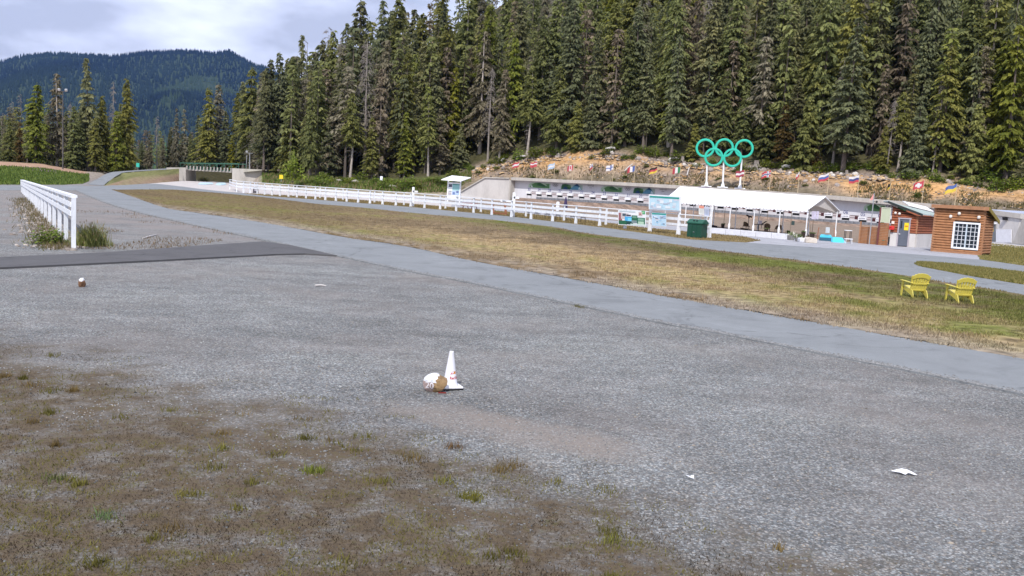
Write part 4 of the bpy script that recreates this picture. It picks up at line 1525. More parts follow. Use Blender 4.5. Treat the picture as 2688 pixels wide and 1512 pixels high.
# ---- white rail fences
def fence(name, label, P, nrm, top, rails, post_w, post_d, taper=1.0, rail_h=.2, group='white rail fences', cap=True):
    """posts at P (ground points), rails = heights as a share of top"""
    t = thing(name, label, 'fence', tuple(P[0]), 0, group)
    for i, p in enumerate(P):
        d = (P[min(i + 1, len(P) - 1)] - P[max(i - 1, 0)]).normalized()
        nn = Vector((d.y, -d.x, 0))
        h = top(i)
        mb = MB()
        w0, w1 = post_w * taper / 2, post_w / 2
        q = []
        for z, w in ((-.1, w0), (h * .45, w1), (h * .98, w1)):
            q.append((z, w))
        pts = [p - d * q[0][1] + Vector((0, 0, q[0][0])), p + d * q[0][1] + Vector((0, 0, q[0][0])), p + d * q[1][1] + Vector((0, 0, q[1][0])), p + d * q[2][1] + Vector((0, 0, q[2][0])), p - d * q[2][1] + Vector((0, 0, q[2][0])), p - d * q[1][1] + Vector((0, 0, q[1][0]))]
        mb.prism([v - nn * post_d / 2 for v in pts], nn * post_d)
        mb.build('post', WHITE_W, t, world=True)
    for fr, hh_, off in rails:
        for i in range(len(P) - 1):
            d = (P[i + 1] - P[i]).normalized()
            nn = Vector((d.y, -d.x, 0))
            if nn.y > 0:
                nn = -nn
            a = P[i] + Vector((0, 0, top(i) * fr)) + nn * off
            b_ = P[i + 1] + Vector((0, 0, top(i + 1) * fr)) + nn * off
            a, b_ = a + d * .004, b_ - d * .004
            mb = MB()
            if hh_ < 0:
                mb.bar(a, b_, .26, -hh_)
            else:
                mb.bar(a, b_, .045, hh_)
            mb.build('rail', WHITE_W, t, world=True)
    return t
fpx = [(603, 497.5), (621, 504.5), (639, 506), (656.5, 507.7), (675, 509.7), (694.5, 511.8), (714, 513.5), (735, 515.3), (757, 517), (779, 519), (803, 521.3), (827.7, 523.5), (854, 525.6), (881.5, 527.8), (910, 530), (940, 532.4), (971, 534.7), (1004, 537.2), (1039, 540), (1077.7, 543), (1114, 546.3), (1155, 550), (1197, 554.3), (1242.5, 559), (1290.5, 564.3), (1342, 569.8), (1393.5, 575.3), (1450, 581.3), (1511, 587.5), (1573.5, 594), (1640, 600.8), (1706, 608), (1781, 616.6), (1861.5, 624.7)]
FP = [gnd(*p) for p in fpx]
fence('rail_fence', 'long white three-rail fence beside the road, from the gravel apron to the green bin', FP, None, lambda i: 1.75, ((.98, -.07, 0.0), (.755, .23, .09), (.49, .20, .09)), .17, .13, 2.1)
bpx = [(668, 506), (770, 515), (840, 520.5), (900, 525), (983, 532), (1060, 538.5), (1169, 548), (1262, 557.5), (1380, 569), (1480, 580), (1590, 591)]
fence('rail_fence', 'second white rail fence standing close behind the long roadside fence', [gnd(*p) for p in bpx], None, lambda i: 1.68, ((.97, -.06, 0.0), (.74, .18, .09), (.50, .16, .09)), .15, .12, 1.8)
# the fence at the left of the path, seen along its length
na, fa = gnd(193, 653.6), gnd(57.5, 505)
NP = 17
LP = [na.lerp(fa, (k / (NP - 1))) for k in range(NP)]
htop = [zat(na.x, na.y, 515.5), zat(fa.x, fa.y, 473)]
fence('rail_fence', 'tall white board fence running back from the dark side path on the left', LP, None, lambda i: htop[0] + (htop[1] - htop[0]) * i / (NP - 1), ((1.0, -.10, 0.0), (.845, .19, .10), (.675, .19, .10)), .27, .15, 1.0)

# ---- the tent on the firing line
TF1, TF0 = gnd(2114, 623), gnd(1744, 588)      # front right and front left posts
dirT = (TF1 - TF0).normalized()
nT = Vector((-dirT.y, dirT.x, 0))
if nT.y < 0:
    nT = -nT
TWD = 4.3
LT = (TF1 - TF0).length
tent = thing('marquee_tent', 'long white open-sided marquee tent on the firing line below the green rings', 'tent', tuple(TF0))
def teave(i):
    return zat(TF0.lerp(TF1, i).x, TF0.lerp(TF1, i).y, 524 + (553 - 524) * (proj(TF0.lerp(TF1, i))[0] - 1744) / (2122 - 1744))
ze = (teave(0) + teave(1)) / 2
rc1, rc0 = TF1 + nT * TWD / 2, TF0 + nT * TWD / 2
zr_ = zat(rc1.x, rc1.y, 516.5)
zl_ = zat(rc0.x, rc0.y, 490)
up = Vector((0, 0, 1))
hang_ = .25
eF0, eF1 = TF0 - nT * .15 - dirT * .15 + up * ze, TF1 - nT * .15 + dirT * .15 + up * ze
eB0, eB1 = TF0 + nT * (TWD + .15) - dirT * .15 + up * ze, TF1 + nT * (TWD + .15) + dirT * .15 + up * ze
r1_, r0__ = rc1 + dirT * .15 + up * zr_, rc0 - dirT * .15 + up * zl_
mb = MB()
NS = 14
rowsF, rowsR, rowsB = [], [], []
for k in range(NS + 1):
    t = k / NS
    sag = -.05 * math.sin(math.pi * ((t * 6) % 1))
    rowsF.append(eF0.lerp(eF1, t) + up * sag)
    rowsR.append(r0__.lerp(r1_, t))
    rowsB.append(eB0.lerp(eB1, t) + up * sag)
th_up = up * .02
for k in range(NS):
    for A, B_ in ((rowsF, rowsR), (rowsR, rowsB)):
        mb.prism([A[k], A[k + 1], B_[k + 1], B_[k]], th_up)
mb.build('roof', ROOF_W, tent, world=True)
def m_cloth():
    b = NB('tent_side_cloth')
    m = b.done((.80, .78, .76), .8, .1)
    t = b.n('ShaderNodeBsdfTranslucent')
    t.inputs['Color'].default_value = (.85, .8, .74, 1)
    mx = b.n('ShaderNodeMixShader')
    mx.inputs[0].default_value = .55
    b.l(b.b.outputs[0], mx.inputs[1]); b.l(t.outputs[0], mx.inputs[2]); b.l(mx.outputs[0], b.out.inputs['Surface'])
    return m
CLOTH = m_cloth()
for E0, E1 in ((eF0, eF1), (eB0, eB1)):
    mb = MB()
    nsc = 44
    for k in range(nsc):
        a, b_ = E0.lerp(E1, k / nsc), E0.lerp(E1, (k + 1) / nsc)
        m1, m2 = a.lerp(b_, .25), a.lerp(b_, .75)
        mb.prism([a, b_, b_ - up * .16, m2 - up * .26, m1 - up * .26, a - up * .16], nT * .012)
    mb.build('valance', ROOF_W, tent, world=True)
for pe0, pr, pe1, sgn in ((eF1, r1_, eB1, 1), (eF0, r0__, eB0, -1)):
    mb = MB()
    cl = pe0.lerp(pr, .55) - up * .12
    cr = pe1.lerp(pr, .75) - up * .1
    ins = -dirT * .25 * sgn
    mb.prism([pr + ins - up * .05, pe0.lerp(pr, .12) + ins, pe0.lerp(pr, .3).lerp(pe1.lerp(pr, .3), .25) + ins, pe1.lerp(pr, .08) + ins - up * .3, pe1.lerp(pr, .05) + ins], dirT * .012)
    mb.build('gable_cloth', CLOTH, tent, world=True)
    mb = MB()
    mb.tube([pe0, pr, pe1], .055, 8)
    mb.build('rafter', WHITE, tent, world=True)
tpx = [1744, 1800, 1857, 1914, 1980, 2045, 2114]
for k, px in enumerate(tpx):
    t = k / 6
    for off in (0, TWD):
        p = TF0.lerp(TF1, t) + nT * off
        mb = MB()
        mb.tube([p + up * 0, p + up * ze], .055, 8)
        pst = mb.build('pole', WHITE, tent, world=True)
        if k in (3, 4, 5, 6):
            MB().tube([p + up * .15, p + up * .5, p + up * .75], [.10, .12, .07], 8).build('tied_curtain', ROOF_W, pst, world=True)
# low white curb along the front of the tent
cu0, cu1 = gnd(1868, 612), gnd(2068, 629.5)
cu = thing('concrete_curb', 'low white concrete curb along the open front of the tent', 'curb', tuple(cu0))
for k in range(5):
    a, b_ = cu0.lerp(cu1, k / 5), cu0.lerp(cu1, (k + 1) / 5)
    dd_ = (b_ - a).normalized() * .02
    mb = MB()
    mb.bar(a + dd_ + up * .25, b_ - dd_ + up * .25, .3, .5)
    mb.build('curb_segment', mat('chalky_concrete', (.66, .66, .70), .9, .12, 1.5), cu, world=True, bevel=.03)

# ---- ring sign above the tent
RG = mat('ring_green', (.03, .50, .36), .45, .08, 1.0, .4)
pm = on_line(1897, -1.5)
rs = thing('ring_sign', 'five interlocking green rings on three white posts above the tent roof', 'sign', (pm.x, pm.y, 0))
dv = Vector((pm.x, pm.y, 0)).normalized()
exr = Vector((dv.y, -dv.x, 0))
if exr.x < 0:
    exr = -exr
depthR = pm.y
ctrs = [((1560 + 1250 / 4.293), 340 + 210 / 4.293), (1560 + 1465 / 4.293, 340 + 207 / 4.293), (1560 + 1688 / 4.293, 340 + 216 / 4.293), (1560 + 1347 / 4.293, 340 + 313 / 4.293), (1560 + 1558 / 4.293, 340 + 320 / 4.293)]
def on_pm(px, py, shift=0.0):
    o = pm - dv * shift
    d = ray(px, py)
    return CAMP + d * ((Vector((o.x, o.y, CAMH)) - CAMP).dot(dv) / d.dot(dv))
for i, (px, py) in enumerate(ctrs):
    c = on_pm(px, py, .0)
    sR = (on_pm(px + 10, py) - c).length / 10
    ro, ri, dep = 25.2 * sR, 19.2 * sR, .85
    n = 48
    mb = MB()
    ring = []
    for k in range(n):
        t = 2 * math.pi * k / n
        e = exr * math.cos(t) + up * math.sin(t)
        f_ = -dv
        tilt_in = .0
        for rr, ff in ((ro, -.5), (ro, .42), (ro - .08, .5), (ri + .08, .5), (ri, .42), (ri, -.5)):
            ring.append(c + e * rr + f_ * (ff * dep + (0.05 if i > 2 else 0)))
    base = len(mb.v)
    mb.v += [tuple(v) for v in ring]
    for k in range(n):
        for j in range(6):
            a0, a1 = k * 6 + j, k * 6 + (j + 1) % 6
            b0, b1 = ((k + 1) % n) * 6 + j, ((k + 1) % n) * 6 + (j + 1) % 6
            mb.f.append((a0, a1, b1, b0))
            mb.c.append(None)
    mb.build('ring', RG, rs, world=True)
for xb, yb, xt, yt in ((1854, 489, 1856, 432), (1897, 491.5, 1900, 424), (1942, 494.5, 1947, 418)):
    a, b_ = on_pm(xb, yb), on_pm(xt, yt)
    mb = MB()
    mb.tube([a, b_], .16, 10)
    pst = mb.build('post', WHITE, rs, world=True)
    mb = MB()
    mb.bar(a - exr * .9, a + exr * .9, .5, .16)
    mb.tube([a, a + up * .8], [.4, .16], 8)
    mb.build('foot', WHITE, pst, world=True)
mb = MB()
mb.bar(on_pm(1834, 488.5) - up * .25, on_pm(1962, 496.5) - up * .25, .6, .3)
mb.build('base_beam', mat('mauve_steel', (.30, .27, .33), .6, .1), rs, world=True)

# ================================================================== BUILDINGS BY THE FIRING LINE
LOG = mat('stained_log_siding', (.40, .19, .09), .6, .22, 3.0, .3, bump=.2)
LOGR = mat('red_log_siding', (.33, .11, .055), .6, .22, 3.0, .3, bump=.2)
TRIM = mat('brown_trim', (.38, .19, .10), .6, .15, 4.0, .3)
GLASS = mat('window_glass', (.018, .028, .04), .06, .2, 1.5, .6)
LAMP = mat('lamp_globe', (.78, .72, .66), .4, .05)
def logwall(t, A, B_, z0, zA, zB, m, th=.13, h=.20, skip=None):
    """stacked half-log boards between A and B (ground points), each board its own piece; top follows zA..zB"""
    d = (B_ - A)
    L = d.length
    d = d / L
    nn = Vector((d.y, -d.x, 0))
    z = z0
    while z < max(zA, zB) - .02:
        z1 = min(z + h, max(zA, zB))
        segs = [(0.0, 1.0)]
        if skip:
            s0, s1, k0_, k1_ = skip
            if z1 > k0_ + .02 and z < k1_ - .02:
                segs = [(0.0, s0), (s1, 1.0)]
        for a, b_ in segs:
            # shorten where the roof slope cuts the board
            za, zb_ = zA + (zB - zA) * a, zA + (zB - zA) * b_
            if zA != zB:
                tt = (z + .02 - zA) / (zB - zA)
                if zA > zB:
                    b2 = min(b_, tt)
                    a2 = a
                else:
                    a2 = max(a, tt)
                    b2 = b_
                if b2 - a2 < .02:
                    continue
                a, b_ = a2, b2
            p, q = A + d * L * a, A + d * L * b_
            def T(pt, zz):
                lim = zA + (zB - zA) * ((pt - A).dot(d) / L) if zA != zB else zz
                return min(zz, lim)
            mb = MB()
            prof = ((.0, .02), (th * .35, .0), (th * .95, .22), (th, .6), (th * .25, 1.0), (.0, 1.0))
            pa = [p + nn * o_ + up * T(p, z + (z1 - z) * v_) for o_, v_ in prof]
            pb = [q + nn * o_ + up * T(q, z + (z1 - z) * v_) for o_, v_ in prof]
            i = len(mb.v)
            mb.v += [tuple(x) for x in pa + pb]
            k = len(prof)
            for j in range(k):
                mb.f.append((i + j, i + (j + 1) % k, i + k + (j + 1) % k, i + k + j))
                mb.c.append(None)
            mb.f.append(tuple(i + j for j in range(k)))
            mb.f.append(tuple(i + k + j for j in reversed(range(k))))
            mb.c += [None, None]
            mb.build('log_board', m, t, world=True)
        z = z1
def vwall(t, name, m, A, B_, z0, zA, zB, th=.12):
    d = (B_ - A).normalized()
    nn = Vector((d.y, -d.x, 0))
    mb = MB()
    mb.prism([A + up * z0, B_ + up * z0, B_ + up * zB, A + up * zA], -nn * th)
    return mb.build(name, m, t, world=True)

# ---- brown cabin with the large window
cA = gnd(2446, 659.5)
cB_ray = ray(2573, 676)
cB = atd(2573, 676, cA.y - 2.4)
cB.z = 0
cB = Vector((cB.x, cB.y, 0))
fdc = (cB - cA).normalized()
bnc = Vector((-fdc.y, fdc.x, 0))
if bnc.y < 0:
    bnc = -bnc
cW = (cB - cA).length
cD = 2.1
cab = thing('log_cabin', 'brown log-sided cabin with large white-framed window on the right', 'cabin', tuple(cA))
zF = zat(cA.x, cA.y, 545)
zFr = zat(cB.x, cB.y, 556)
zF = (zF + zFr) / 2
zBk = zF - .72
s0, s1 = .42, .93
wz1, wz0 = zat(cA.lerp(cB, .68).x, cA.lerp(cB, .68).y, 586), zat(cA.lerp(cB, .68).x, cA.lerp(cB, .68).y, 652)
cC, cE = cB + bnc * cD, cA + bnc * cD
vwall(cab, 'wall', mat('dark_backing', (.06, .03, .02), .8), cA + bnc * .02, cB + bnc * .02, -.2, zF, zF)
vwall(cab, 'wall', MATS['dark_backing'], cB - fdc * .02, cC - fdc * .02, -.2, zF, zBk)
vwall(cab, 'wall', MATS['dark_backing'], cC, cE, -.2, zBk, zBk)
vwall(cab, 'wall', MATS['dark_backing'], cE + fdc * .02, cA + fdc * .02, -.2, zBk, zF)
logwall(cab, cA, cB, .12, zF, zF, LOG, skip=(s0, s1, wz0 - .08, wz1 + .08))
logwall(cab, cB, cC, .12, zF, zBk, LOG)
logwall(cab, cE, cA, .12, zBk, zF, LOG)
for p, h in ((cA, zF), (cB, zF), (cC, zBk)):
    MB().box((p.x, p.y, h / 2), (.17, .17, h + .1), math.atan2(fdc.y, fdc.x)).build('corner_post', TRIM, cab, world=True)
mb = MB(); mb.bar(cA - bnc * .06 + up * .02, cB - bnc * .06 + up * .02, .16, .26); mb.build('skid_beam', TRIM, cab, world=True)
# roof: mono pitch, high at the front
ov = .35
rF0, rF1 = cA - fdc * .25 - bnc * ov + up * (zF + .22), cB + fdc * ov - bnc * ov + up * (zF + .22)
rB0, rB1 = cE - fdc * .25 + bnc * .5 + up * (zBk - .05), cC + fdc * ov + bnc * .5 + up * (zBk - .05)
mb = MB(); mb.prism([rF0, rF1, rB1, rB0], up * .07); rf = mb.build('roof', mat('brown_metal_roof', (.13, .10, .06), .5, .15), cab, world=True)
mb = MB(); mb.prism([rF0 - up * .18, rF1 - up * .18, rF1 + up * .09, rF0 + up * .09], -bnc * .05); mb.build('fascia', TRIM, rf, world=True)
mb = MB(); mb.prism([rF1 - up * .2, rB1 - up * .2, rB1 + up * .085, rF1 + up * .085], fdc * .05); mb.build('rake_board', mat('yellow_moss_trim', (.26, .20, .05), .8, .25), rf, world=True)
# window
wc = cA.lerp(cB, (s0 + s1) / 2)
ww, wh = cW * (s1 - s0), wz1 - wz0
win = MB().bar(cA.lerp(cB, s0 + .01) - bnc * .02 + up * (wz0 + wz1) / 2, cA.lerp(cB, s1 - .01) - bnc * .02 + up * (wz0 + wz1) / 2, .05, wh).build('window', GLASS, cab, world=True)
mb = MB()
f0, f1 = cA.lerp(cB, s0) - bnc * .07, cA.lerp(cB, s1) - bnc * .07
for z in (wz0, wz1):
    mb.bar(f0 + up * z, f1 + up * z, .16, .13)
for p in (f0, f1):
    mb.bar(p + up * (wz0 - .065), p + up * (wz1 + .065), .16, .13, (fdc.x, fdc.y, 0))
mb.build('window_frame', WHITE, win, world=True)
fm = f0.lerp(f1, .5)
MB().bar(fm + up * wz0, fm + up * wz1, .12, .09, (fdc.x, fdc.y, 0)).build('mullion', mat('pale_blue_frame', (.55, .63, .70), .5, .05), win, world=True)
mb = MB()
for half in (0, 1):
    for k in range(1, 3):
        p = f0.lerp(f1, half * .5 + k / 6)
        mb.bar(p + up * wz0 + bnc * .02, p + up * wz1 + bnc * .02, .04, .035, (fdc.x, fdc.y, 0))
for k in range(1, 6):
    z = wz0 + wh * k / 6
    mb.bar(f0 + up * z + bnc * .022, f1 + up * z + bnc * .022, .04, .035)
mb.build('glazing_bars', WHITE_W, win, world=True)
# a pale blind hung inside some panes
for k in range(2):
    mb = MB()
    a_, b_ = f0.lerp(f1, .03 + .5 * k) + bnc * .045, f0.lerp(f1, .16 + .5 * k) + bnc * .045
    mb.prism([a_ + up * (wz0 + .05), b_ + up * (wz0 + .05), b_ + up * (wz1 - .1), a_ + up * (wz1 - .1)], bnc * .004)
    mb.build('curtain', mat('blue_curtain', (.10, .12, .22), .9, .2), win, world=True)
for s_, z in ((.33, zat(wc.x, wc.y, 571)), (.50, zat(wc.x, wc.y, 562)), (.90, zat(wc.x, wc.y, 569))):
    p = cA.lerp(cB, s_) - bnc * .16
    mb = MB(); mb.lathe([(.02, -.13), (.1, -.1), (.13, 0), (.1, .1), (.02, .13)], 10, (p.x, p.y, z)); mb.build('wall_lamp', LAMP, cab, world=True, smooth=True)

# ---- log hut with the grey door
hC = gnd(2400, 649.5)
hL = atd(2334, 640, hC.y + .6); hL = Vector((hL.x, hL.y, 0))
fdh = (hC - hL).normalized()
bnh = Vector((-fdh.y, fdh.x, 0))
if bnh.y < 0:
    bnh = -bnh
hR = atd(2442, 648, hC.y + 2.6); hR = Vector((hR.x, hR.y, 0))
hut = thing('log_hut', 'red-brown log hut with grey steel door and sloping green roof', 'hut', tuple(hL))
zHl, zHc = zat(hL.x, hL.y, 541), zat(hC.x, hC.y, 567)
zbase = zat(hC.x, hC.y, 614)
hW = (hC - hL).length
d0_, d1_ = (2353.5 - 2334) / 66, (2382 - 2334) / 66
vwall(hut, 'wall', MATS['dark_backing'], hL + bnh * .02, hC + bnh * .02, 0, zHl, zHc)
vwall(hut, 'wall', MATS['dark_backing'], hC + bnh * .01, hR + bnh * .01, 0, zHc, zHc)
dz1 = zat(hL.lerp(hC, .5).x, hL.lerp(hC, .5).y, 575)
logwall(hut, hL, hC, zbase, zHl, zHc, LOGR, h=.21, skip=(d0_ - .03, d1_ + .03, 0, dz1 + .05))
logwall(hut, hC, hR, zbase, zHc, zHc, LOGR, h=.21)
for a, b_ in ((hL, hL.lerp(hC, d0_ - .03)), (hL.lerp(hC, d1_ + .03), hC), (hC, hR)):
    d = (b_ - a).normalized()
    nn = Vector((d.y, -d.x, 0))
    mb = MB(); mb.prism([a, b_, b_ + up * (zbase - .01), a + up * (zbase - .01)], nn * .14); mb.build('plinth', CONC_L, hut, world=True)
for p, h in ((hC, zHc), (hR, zHc)):
    MB().box((p.x, p.y, (h + zbase) / 2), (.16, .16, h - zbase), math.atan2(fdh.y, fdh.x)).build('corner_post', TRIM, hut, world=True)
da, db = hL.lerp(hC, d0_), hL.lerp(hC, d1_)
dn = Vector((fdh.y, -fdh.x, 0))
mb = MB(); mb.prism([da + up * .06, db + up * .06, db + up * dz1, da + up * dz1], dn * .06); door = mb.build('door', mat('blue_grey_door', (.115, .13, .165), .5, .1, 2.0), hut, world=True)
mb = MB()
for p in (da, db):
    mb.bar(p + dn * .07, p + up * (dz1 + .06) + dn * .07, .08, .1, (fdh.x, fdh.y, 0))
mb.bar(da + up * (dz1 + .05) + dn * .07 - fdh * .1, db + up * (dz1 + .05) + dn * .07 + fdh * .1, .12, .1)
mb.build('door_frame', mat('pale_door_frame', (.42, .38, .42), .6, .1), door, world=True)
def on_door(u, z, o=.075):
    return da.lerp(db, u) + up * z + dn * o
mb = MB(); mb.prism([on_door(.18, dz1 * .66), on_door(.32, dz1 * .66), on_door(.32, dz1 * .93), on_door(.18, dz1 * .93)], dn * .01); mb.build('door_window', GLASS, door, world=True)
mb = MB(); mb.prism([on_door(.52, dz1 * .60), on_door(.92, dz1 * .60), on_door(.92, dz1 * .87), on_door(.52, dz1 * .87)], dn * .012); sg = mb.build('warning_sign', mat('yellow_notice', (.78, .62, .03), .5, .06), door, world=True)
mb = MB(); mb.prism([on_door(.58, dz1 * .72, .09), on_door(.86, dz1 * .72, .09), on_door(.86, dz1 * .77, .09), on_door(.58, dz1 * .77, .09)], dn * .006); mb.build('sign_lettering', mat('orange_print', (.65, .22, .02), .6), door, world=True)
mb = MB(); mb.tube([on_door(.1, dz1 * .45, .06), on_door(.1, dz1 * .45, .13), on_door(.22, dz1 * .45, .13)], .03, 6); mb.build('door_handle', STEEL, door, world=True)
# roof sheet sloping down to the right
r_a, r_b = hL - fdh * .45 + dn * .45 + up * (zHl + .32), hC + fdh * .35 + dn * .45 + up * (zHc + .10)
r_c, r_d = hR + fdh * 1.1 + bnh * .6 + up * (zHc + .02), hL + bnh * 4.6 - fdh * .45 + up * (zHl + .30)
mb = MB(); mb.prism([r_a, r_b, r_c, r_d], up * .09); hrf = mb.build('roof', mat('green_metal_roof', (.40, .47, .46), .45, .08, 2.0, .5), hut, world=True)
mb = MB()
for k in range(1, 14):
    t = k / 14
    mb.bar(r_d.lerp(r_a, t) + up * .11, r_c.lerp(r_b, t) + up * .11, .03, .05)
mb.build('roof_seam', MATS['green_metal_roof'], hrf, world=True)
mb = MB(); mb.prism([r_a - up * .1, r_b - up * .1, r_b + up * .1, r_a + up * .1], dn * .04); mb.build('roof_edge', mat('dark_edge_trim', (.03, .035, .035), .6), hrf, world=True)
for s_, zz in ((.12, 559), (.28, 561)):
    p = hL.lerp(hC, s_) + dn * .15
    MB().lathe([(.02, -.11), (.09, -.08), (.12, 0), (.09, .08), (.02, .11)], 10, (p.x, p.y, zat(p.x, p.y, zz))).build('wall_lamp', LAMP, hut, world=True, smooth=True)
p = hL.lerp(hC, .06) + dn * .12
MB().box((p.x, p.y, zat(p.x, p.y, 584)), (.22, .05, .22), math.atan2(fdh.y, fdh.x)).build('wall_plate', LAMP, hut, world=True)
# shed roof behind the hut
q0, q1, q2, q3 = atd(2385, 540, 92), atd(2450, 556, 92), atd(2458, 553, 95), atd(2398, 539, 95)
sh = thing('rear_shed', 'low shed with white sloping roof between the hut and the cabin', 'shed', (q0.x, q0.y, 0))
mb = MB(); mb.prism([q0, q1, q1 + Vector((1.0, 4, .4)), q0 + Vector((1.0, 4, .4))], up * .08); mb.build('roof', ROOF_W, sh, world=True)
mb = MB(); mb.prism([Vector((q0.x, q0.y + .3, 0)), Vector((q1.x, q1.y + .3, 0)), Vector((q1.x, q1.y + .3, q1.z - .1)), Vector((q0.x, q0.y + .3, q0.z - .1))], (0, .2, 0)); mb.build('wall', LOGR, sh, world=True)

# ---- board screen, notice board and post beside the hut
def screen(name, label, x0, y0, x1, y1, ytop0, ytop1, nboards, m, posts=True, cat='fence'):
    a, b_ = gnd(x0, y0), gnd(x1, y1)
    t = thing(name, label, cat, tuple(a))
    z0_, z1_ = zat(a.x, a.y, ytop0), zat(b_.x, b_.y, ytop1)
    d = (b_ - a).normalized()
    nn = Vector((d.y, -d.x, 0))
    for k in range(nboards):
        f0_, f1_ = k / nboards, (k + 1) / nboards
        mb = MB()
        mb.prism([a + up * (z0_ * f0_ + .01), b_ + up * (z1_ * f0_ + .01), b_ + up * (z1_ * f1_ - .01), a + up * (z0_ * f1_ - .01)], nn * (.03 + .008 * (k % 2)))
        mb.build('board', m, t, world=True)
    return t, a, b_, z0_, z1_, d, nn
SCR = mat('stained_boards', (.30, .13, .055), .7, .2, 3.0, .2, bump=.2, streak=True)
sc_, a, b_, z0_, z1_, d, nn = screen('board_screen', 'low reddish-brown horizontal board screen between tent and hut', 2256, 638.5, 2302, 642.5, 594.5, 597, 12, SCR)
for p, hx in ((a, 1.3), (a.lerp(b_, .55), 1.0), (b_, 1.0)):
    MB().box((p.x + nn.x * .08, p.y + nn.y * .08, z0_ * hx / 2), (.12, .1, z0_ * hx), math.atan2(d.y, d.x)).build('post', TRIM, sc_, world=True)
sc2, a2, b2, z02, z12, d2, nn2 = screen('board_screen', 'tall brown board screen carrying the pale green notice panel beside the hut', 2303, 643, 2329, 645, 584, 586, 14, SCR)
hx = zat(a2.x, a2.y, 545)
MB().box((a2.x + nn2.x * .06, a2.y + nn2.y * .06, hx / 2), (.12, .12, hx), math.atan2(d2.y, d2.x)).build('post', mat('dark_red_post', (.16, .05, .05), .7), sc2, world=True)
nb_ = thing('notice_board', 'blank pale green notice panel above the tall brown board screen', 'panel', tuple(a2))
mb = MB(); mb.prism([a2 + d2 * .1 + up * (z02 + .03), b2 + up * (z12 + .03), b2 + up * hx, a2 + d2 * .1 + up * hx], nn2 * .05); mb.build('sheet', mat('pale_green_panel', (.46, .50, .36), .6, .05), nb_, world=True)
mb = MB()
for p in (a2 + d2 * .1, b2):
    mb.bar(p + up * z02 + nn2 * .06, p + up * (hx + .05) + nn2 * .06, .05, .06, (d2.x, d2.y, 0))
mb.bar(a2 + d2 * .1 + up * hx + nn2 * .06, b2 + up * hx + nn2 * .06, .06, .06)
mb.build('frame', mat('cream_frame', (.62, .62, .50), .6), nb_, world=True)
# pennant pole
a = gnd(2281.5, 642)
zt_ = zat(a.x, a.y, 507)
pn = thing('pennant_pole', 'thin grey pole with a small pink wind pennant beside the board screen', 'pole', tuple(a))
MB().tube([(0, 0, 0), (.0, 0, zt_)], .045, 8).build('pole', STEEL, pn)
mb = MB(); mb.prism([(-.02, 0, zt_ - .02), (-.32, 0, zt_ - .62), (-.02, 0, zt_ - .55)], (0, .02, 0)); mb.build('pennant', mat('pink_cloth', (.80, .33, .30), .8), pn)
a_ = MB().tube([(0, 0, zt_ - .7), (.25, 0, zt_ - .75)], .03, 6); a_.lathe([(.02, -.1), (.09, -.05), (.09, .05), (.02, .1)], 8, (.28, 0, zt_ - .72)); a_.build('anemometer', BLACK, pn)

# ---- things by the hut door
def at_thing(px, py):
    return tuple(gnd(px, py))
def tub(name, label, cat, px, py, w, h, m, top=1.1, n=14):
    mb = MB()
    mb.lathe([(w * .42, 0), (w * .5 * top * .92, h * .93), (w * .53 * top, h * .94), (w * .53 * top, h), (w * .47 * top, h), (w * .38, .05)], n)
    o = mb.build(name, m, None, smooth=False)
    o.location = gnd(px, py)
    return tag(o, label, cat)
tub('waste_bin', 'black open waste bin beside the hut door', 'bin', 2336.5, 641, .42, .62, mat('black_plastic', (.02, .022, .026), .5, .1))
tub('watering_can_tub', 'teal green plastic tub on the ground left of the black bin', 'tub', 2319, 644, .42, .46, mat('teal_plastic', (.02, .33, .28), .4, .1))
tub('bucket', 'small white bucket at the foot of the board screen', 'bucket', 2302.5, 642.5, .25, .24, WHITE_W)
mb = MB()
p = hL.lerp(hC, .02) + dn * .35
pz = zat(p.x, p.y, 600)
fb = thing('fire_box', 'bright red box fixed to the hut wall above the black bin', 'box', (p.x, p.y, pz))
MB().box((0, 0, 0), (.40, .26, .20), math.atan2(fdh.y, fdh.x)).build('body', mat('red_enamel', (.55, .03, .03), .4, .08), fb, bevel=.02)
MB().prism([(-.22, -.14, .1), (.22, -.14, .1), (.2, .1, .2), (-.2, .1, .2)], (0, 0, .02)).build('lid', MATS['red_enamel'], fb)

# ================================================================== SIGNS, FLAGS, FURNITURE
PRN = mat_attr('printed_sheet', .55, .3, .05, 6.0)
def plane_frame(p0, facing=None):
    """(right, normal) of a vertical plane along the front fence at that place"""
    d = (FP[-1] - FP[-4]).normalized()
    return d, Vector((d.y, -d.x, 0))
fdF, fnF = plane_frame(None)
if fnF.y > 0:
    fnF = -fnF
def on_fence(px, py, off=.12):
    o = gnd(1781, 616.6) + fnF * off
    d = ray(px, py)
    return CAMP + d * ((Vector((o.x, o.y, 0)) - CAMP).dot(fnF) / d.dot(fnF))
def qf(mb, x0, y0, x1, y1, off=.12, th=.02, col=None, sl=.05):
    q = [on_fence(x0, y1, off), on_fence(x1, y1 + (x1 - x0) * sl, off), on_fence(x1, y0 + (x1 - x0) * sl, off), on_fence(x0, y0, off)]
    mb.prism(q, fnF * th, col)
LB, TEAL, DG, WHT = (.50, .68, .78), (.02, .30, .26), (.02, .12, .06), (.78, .82, .84)
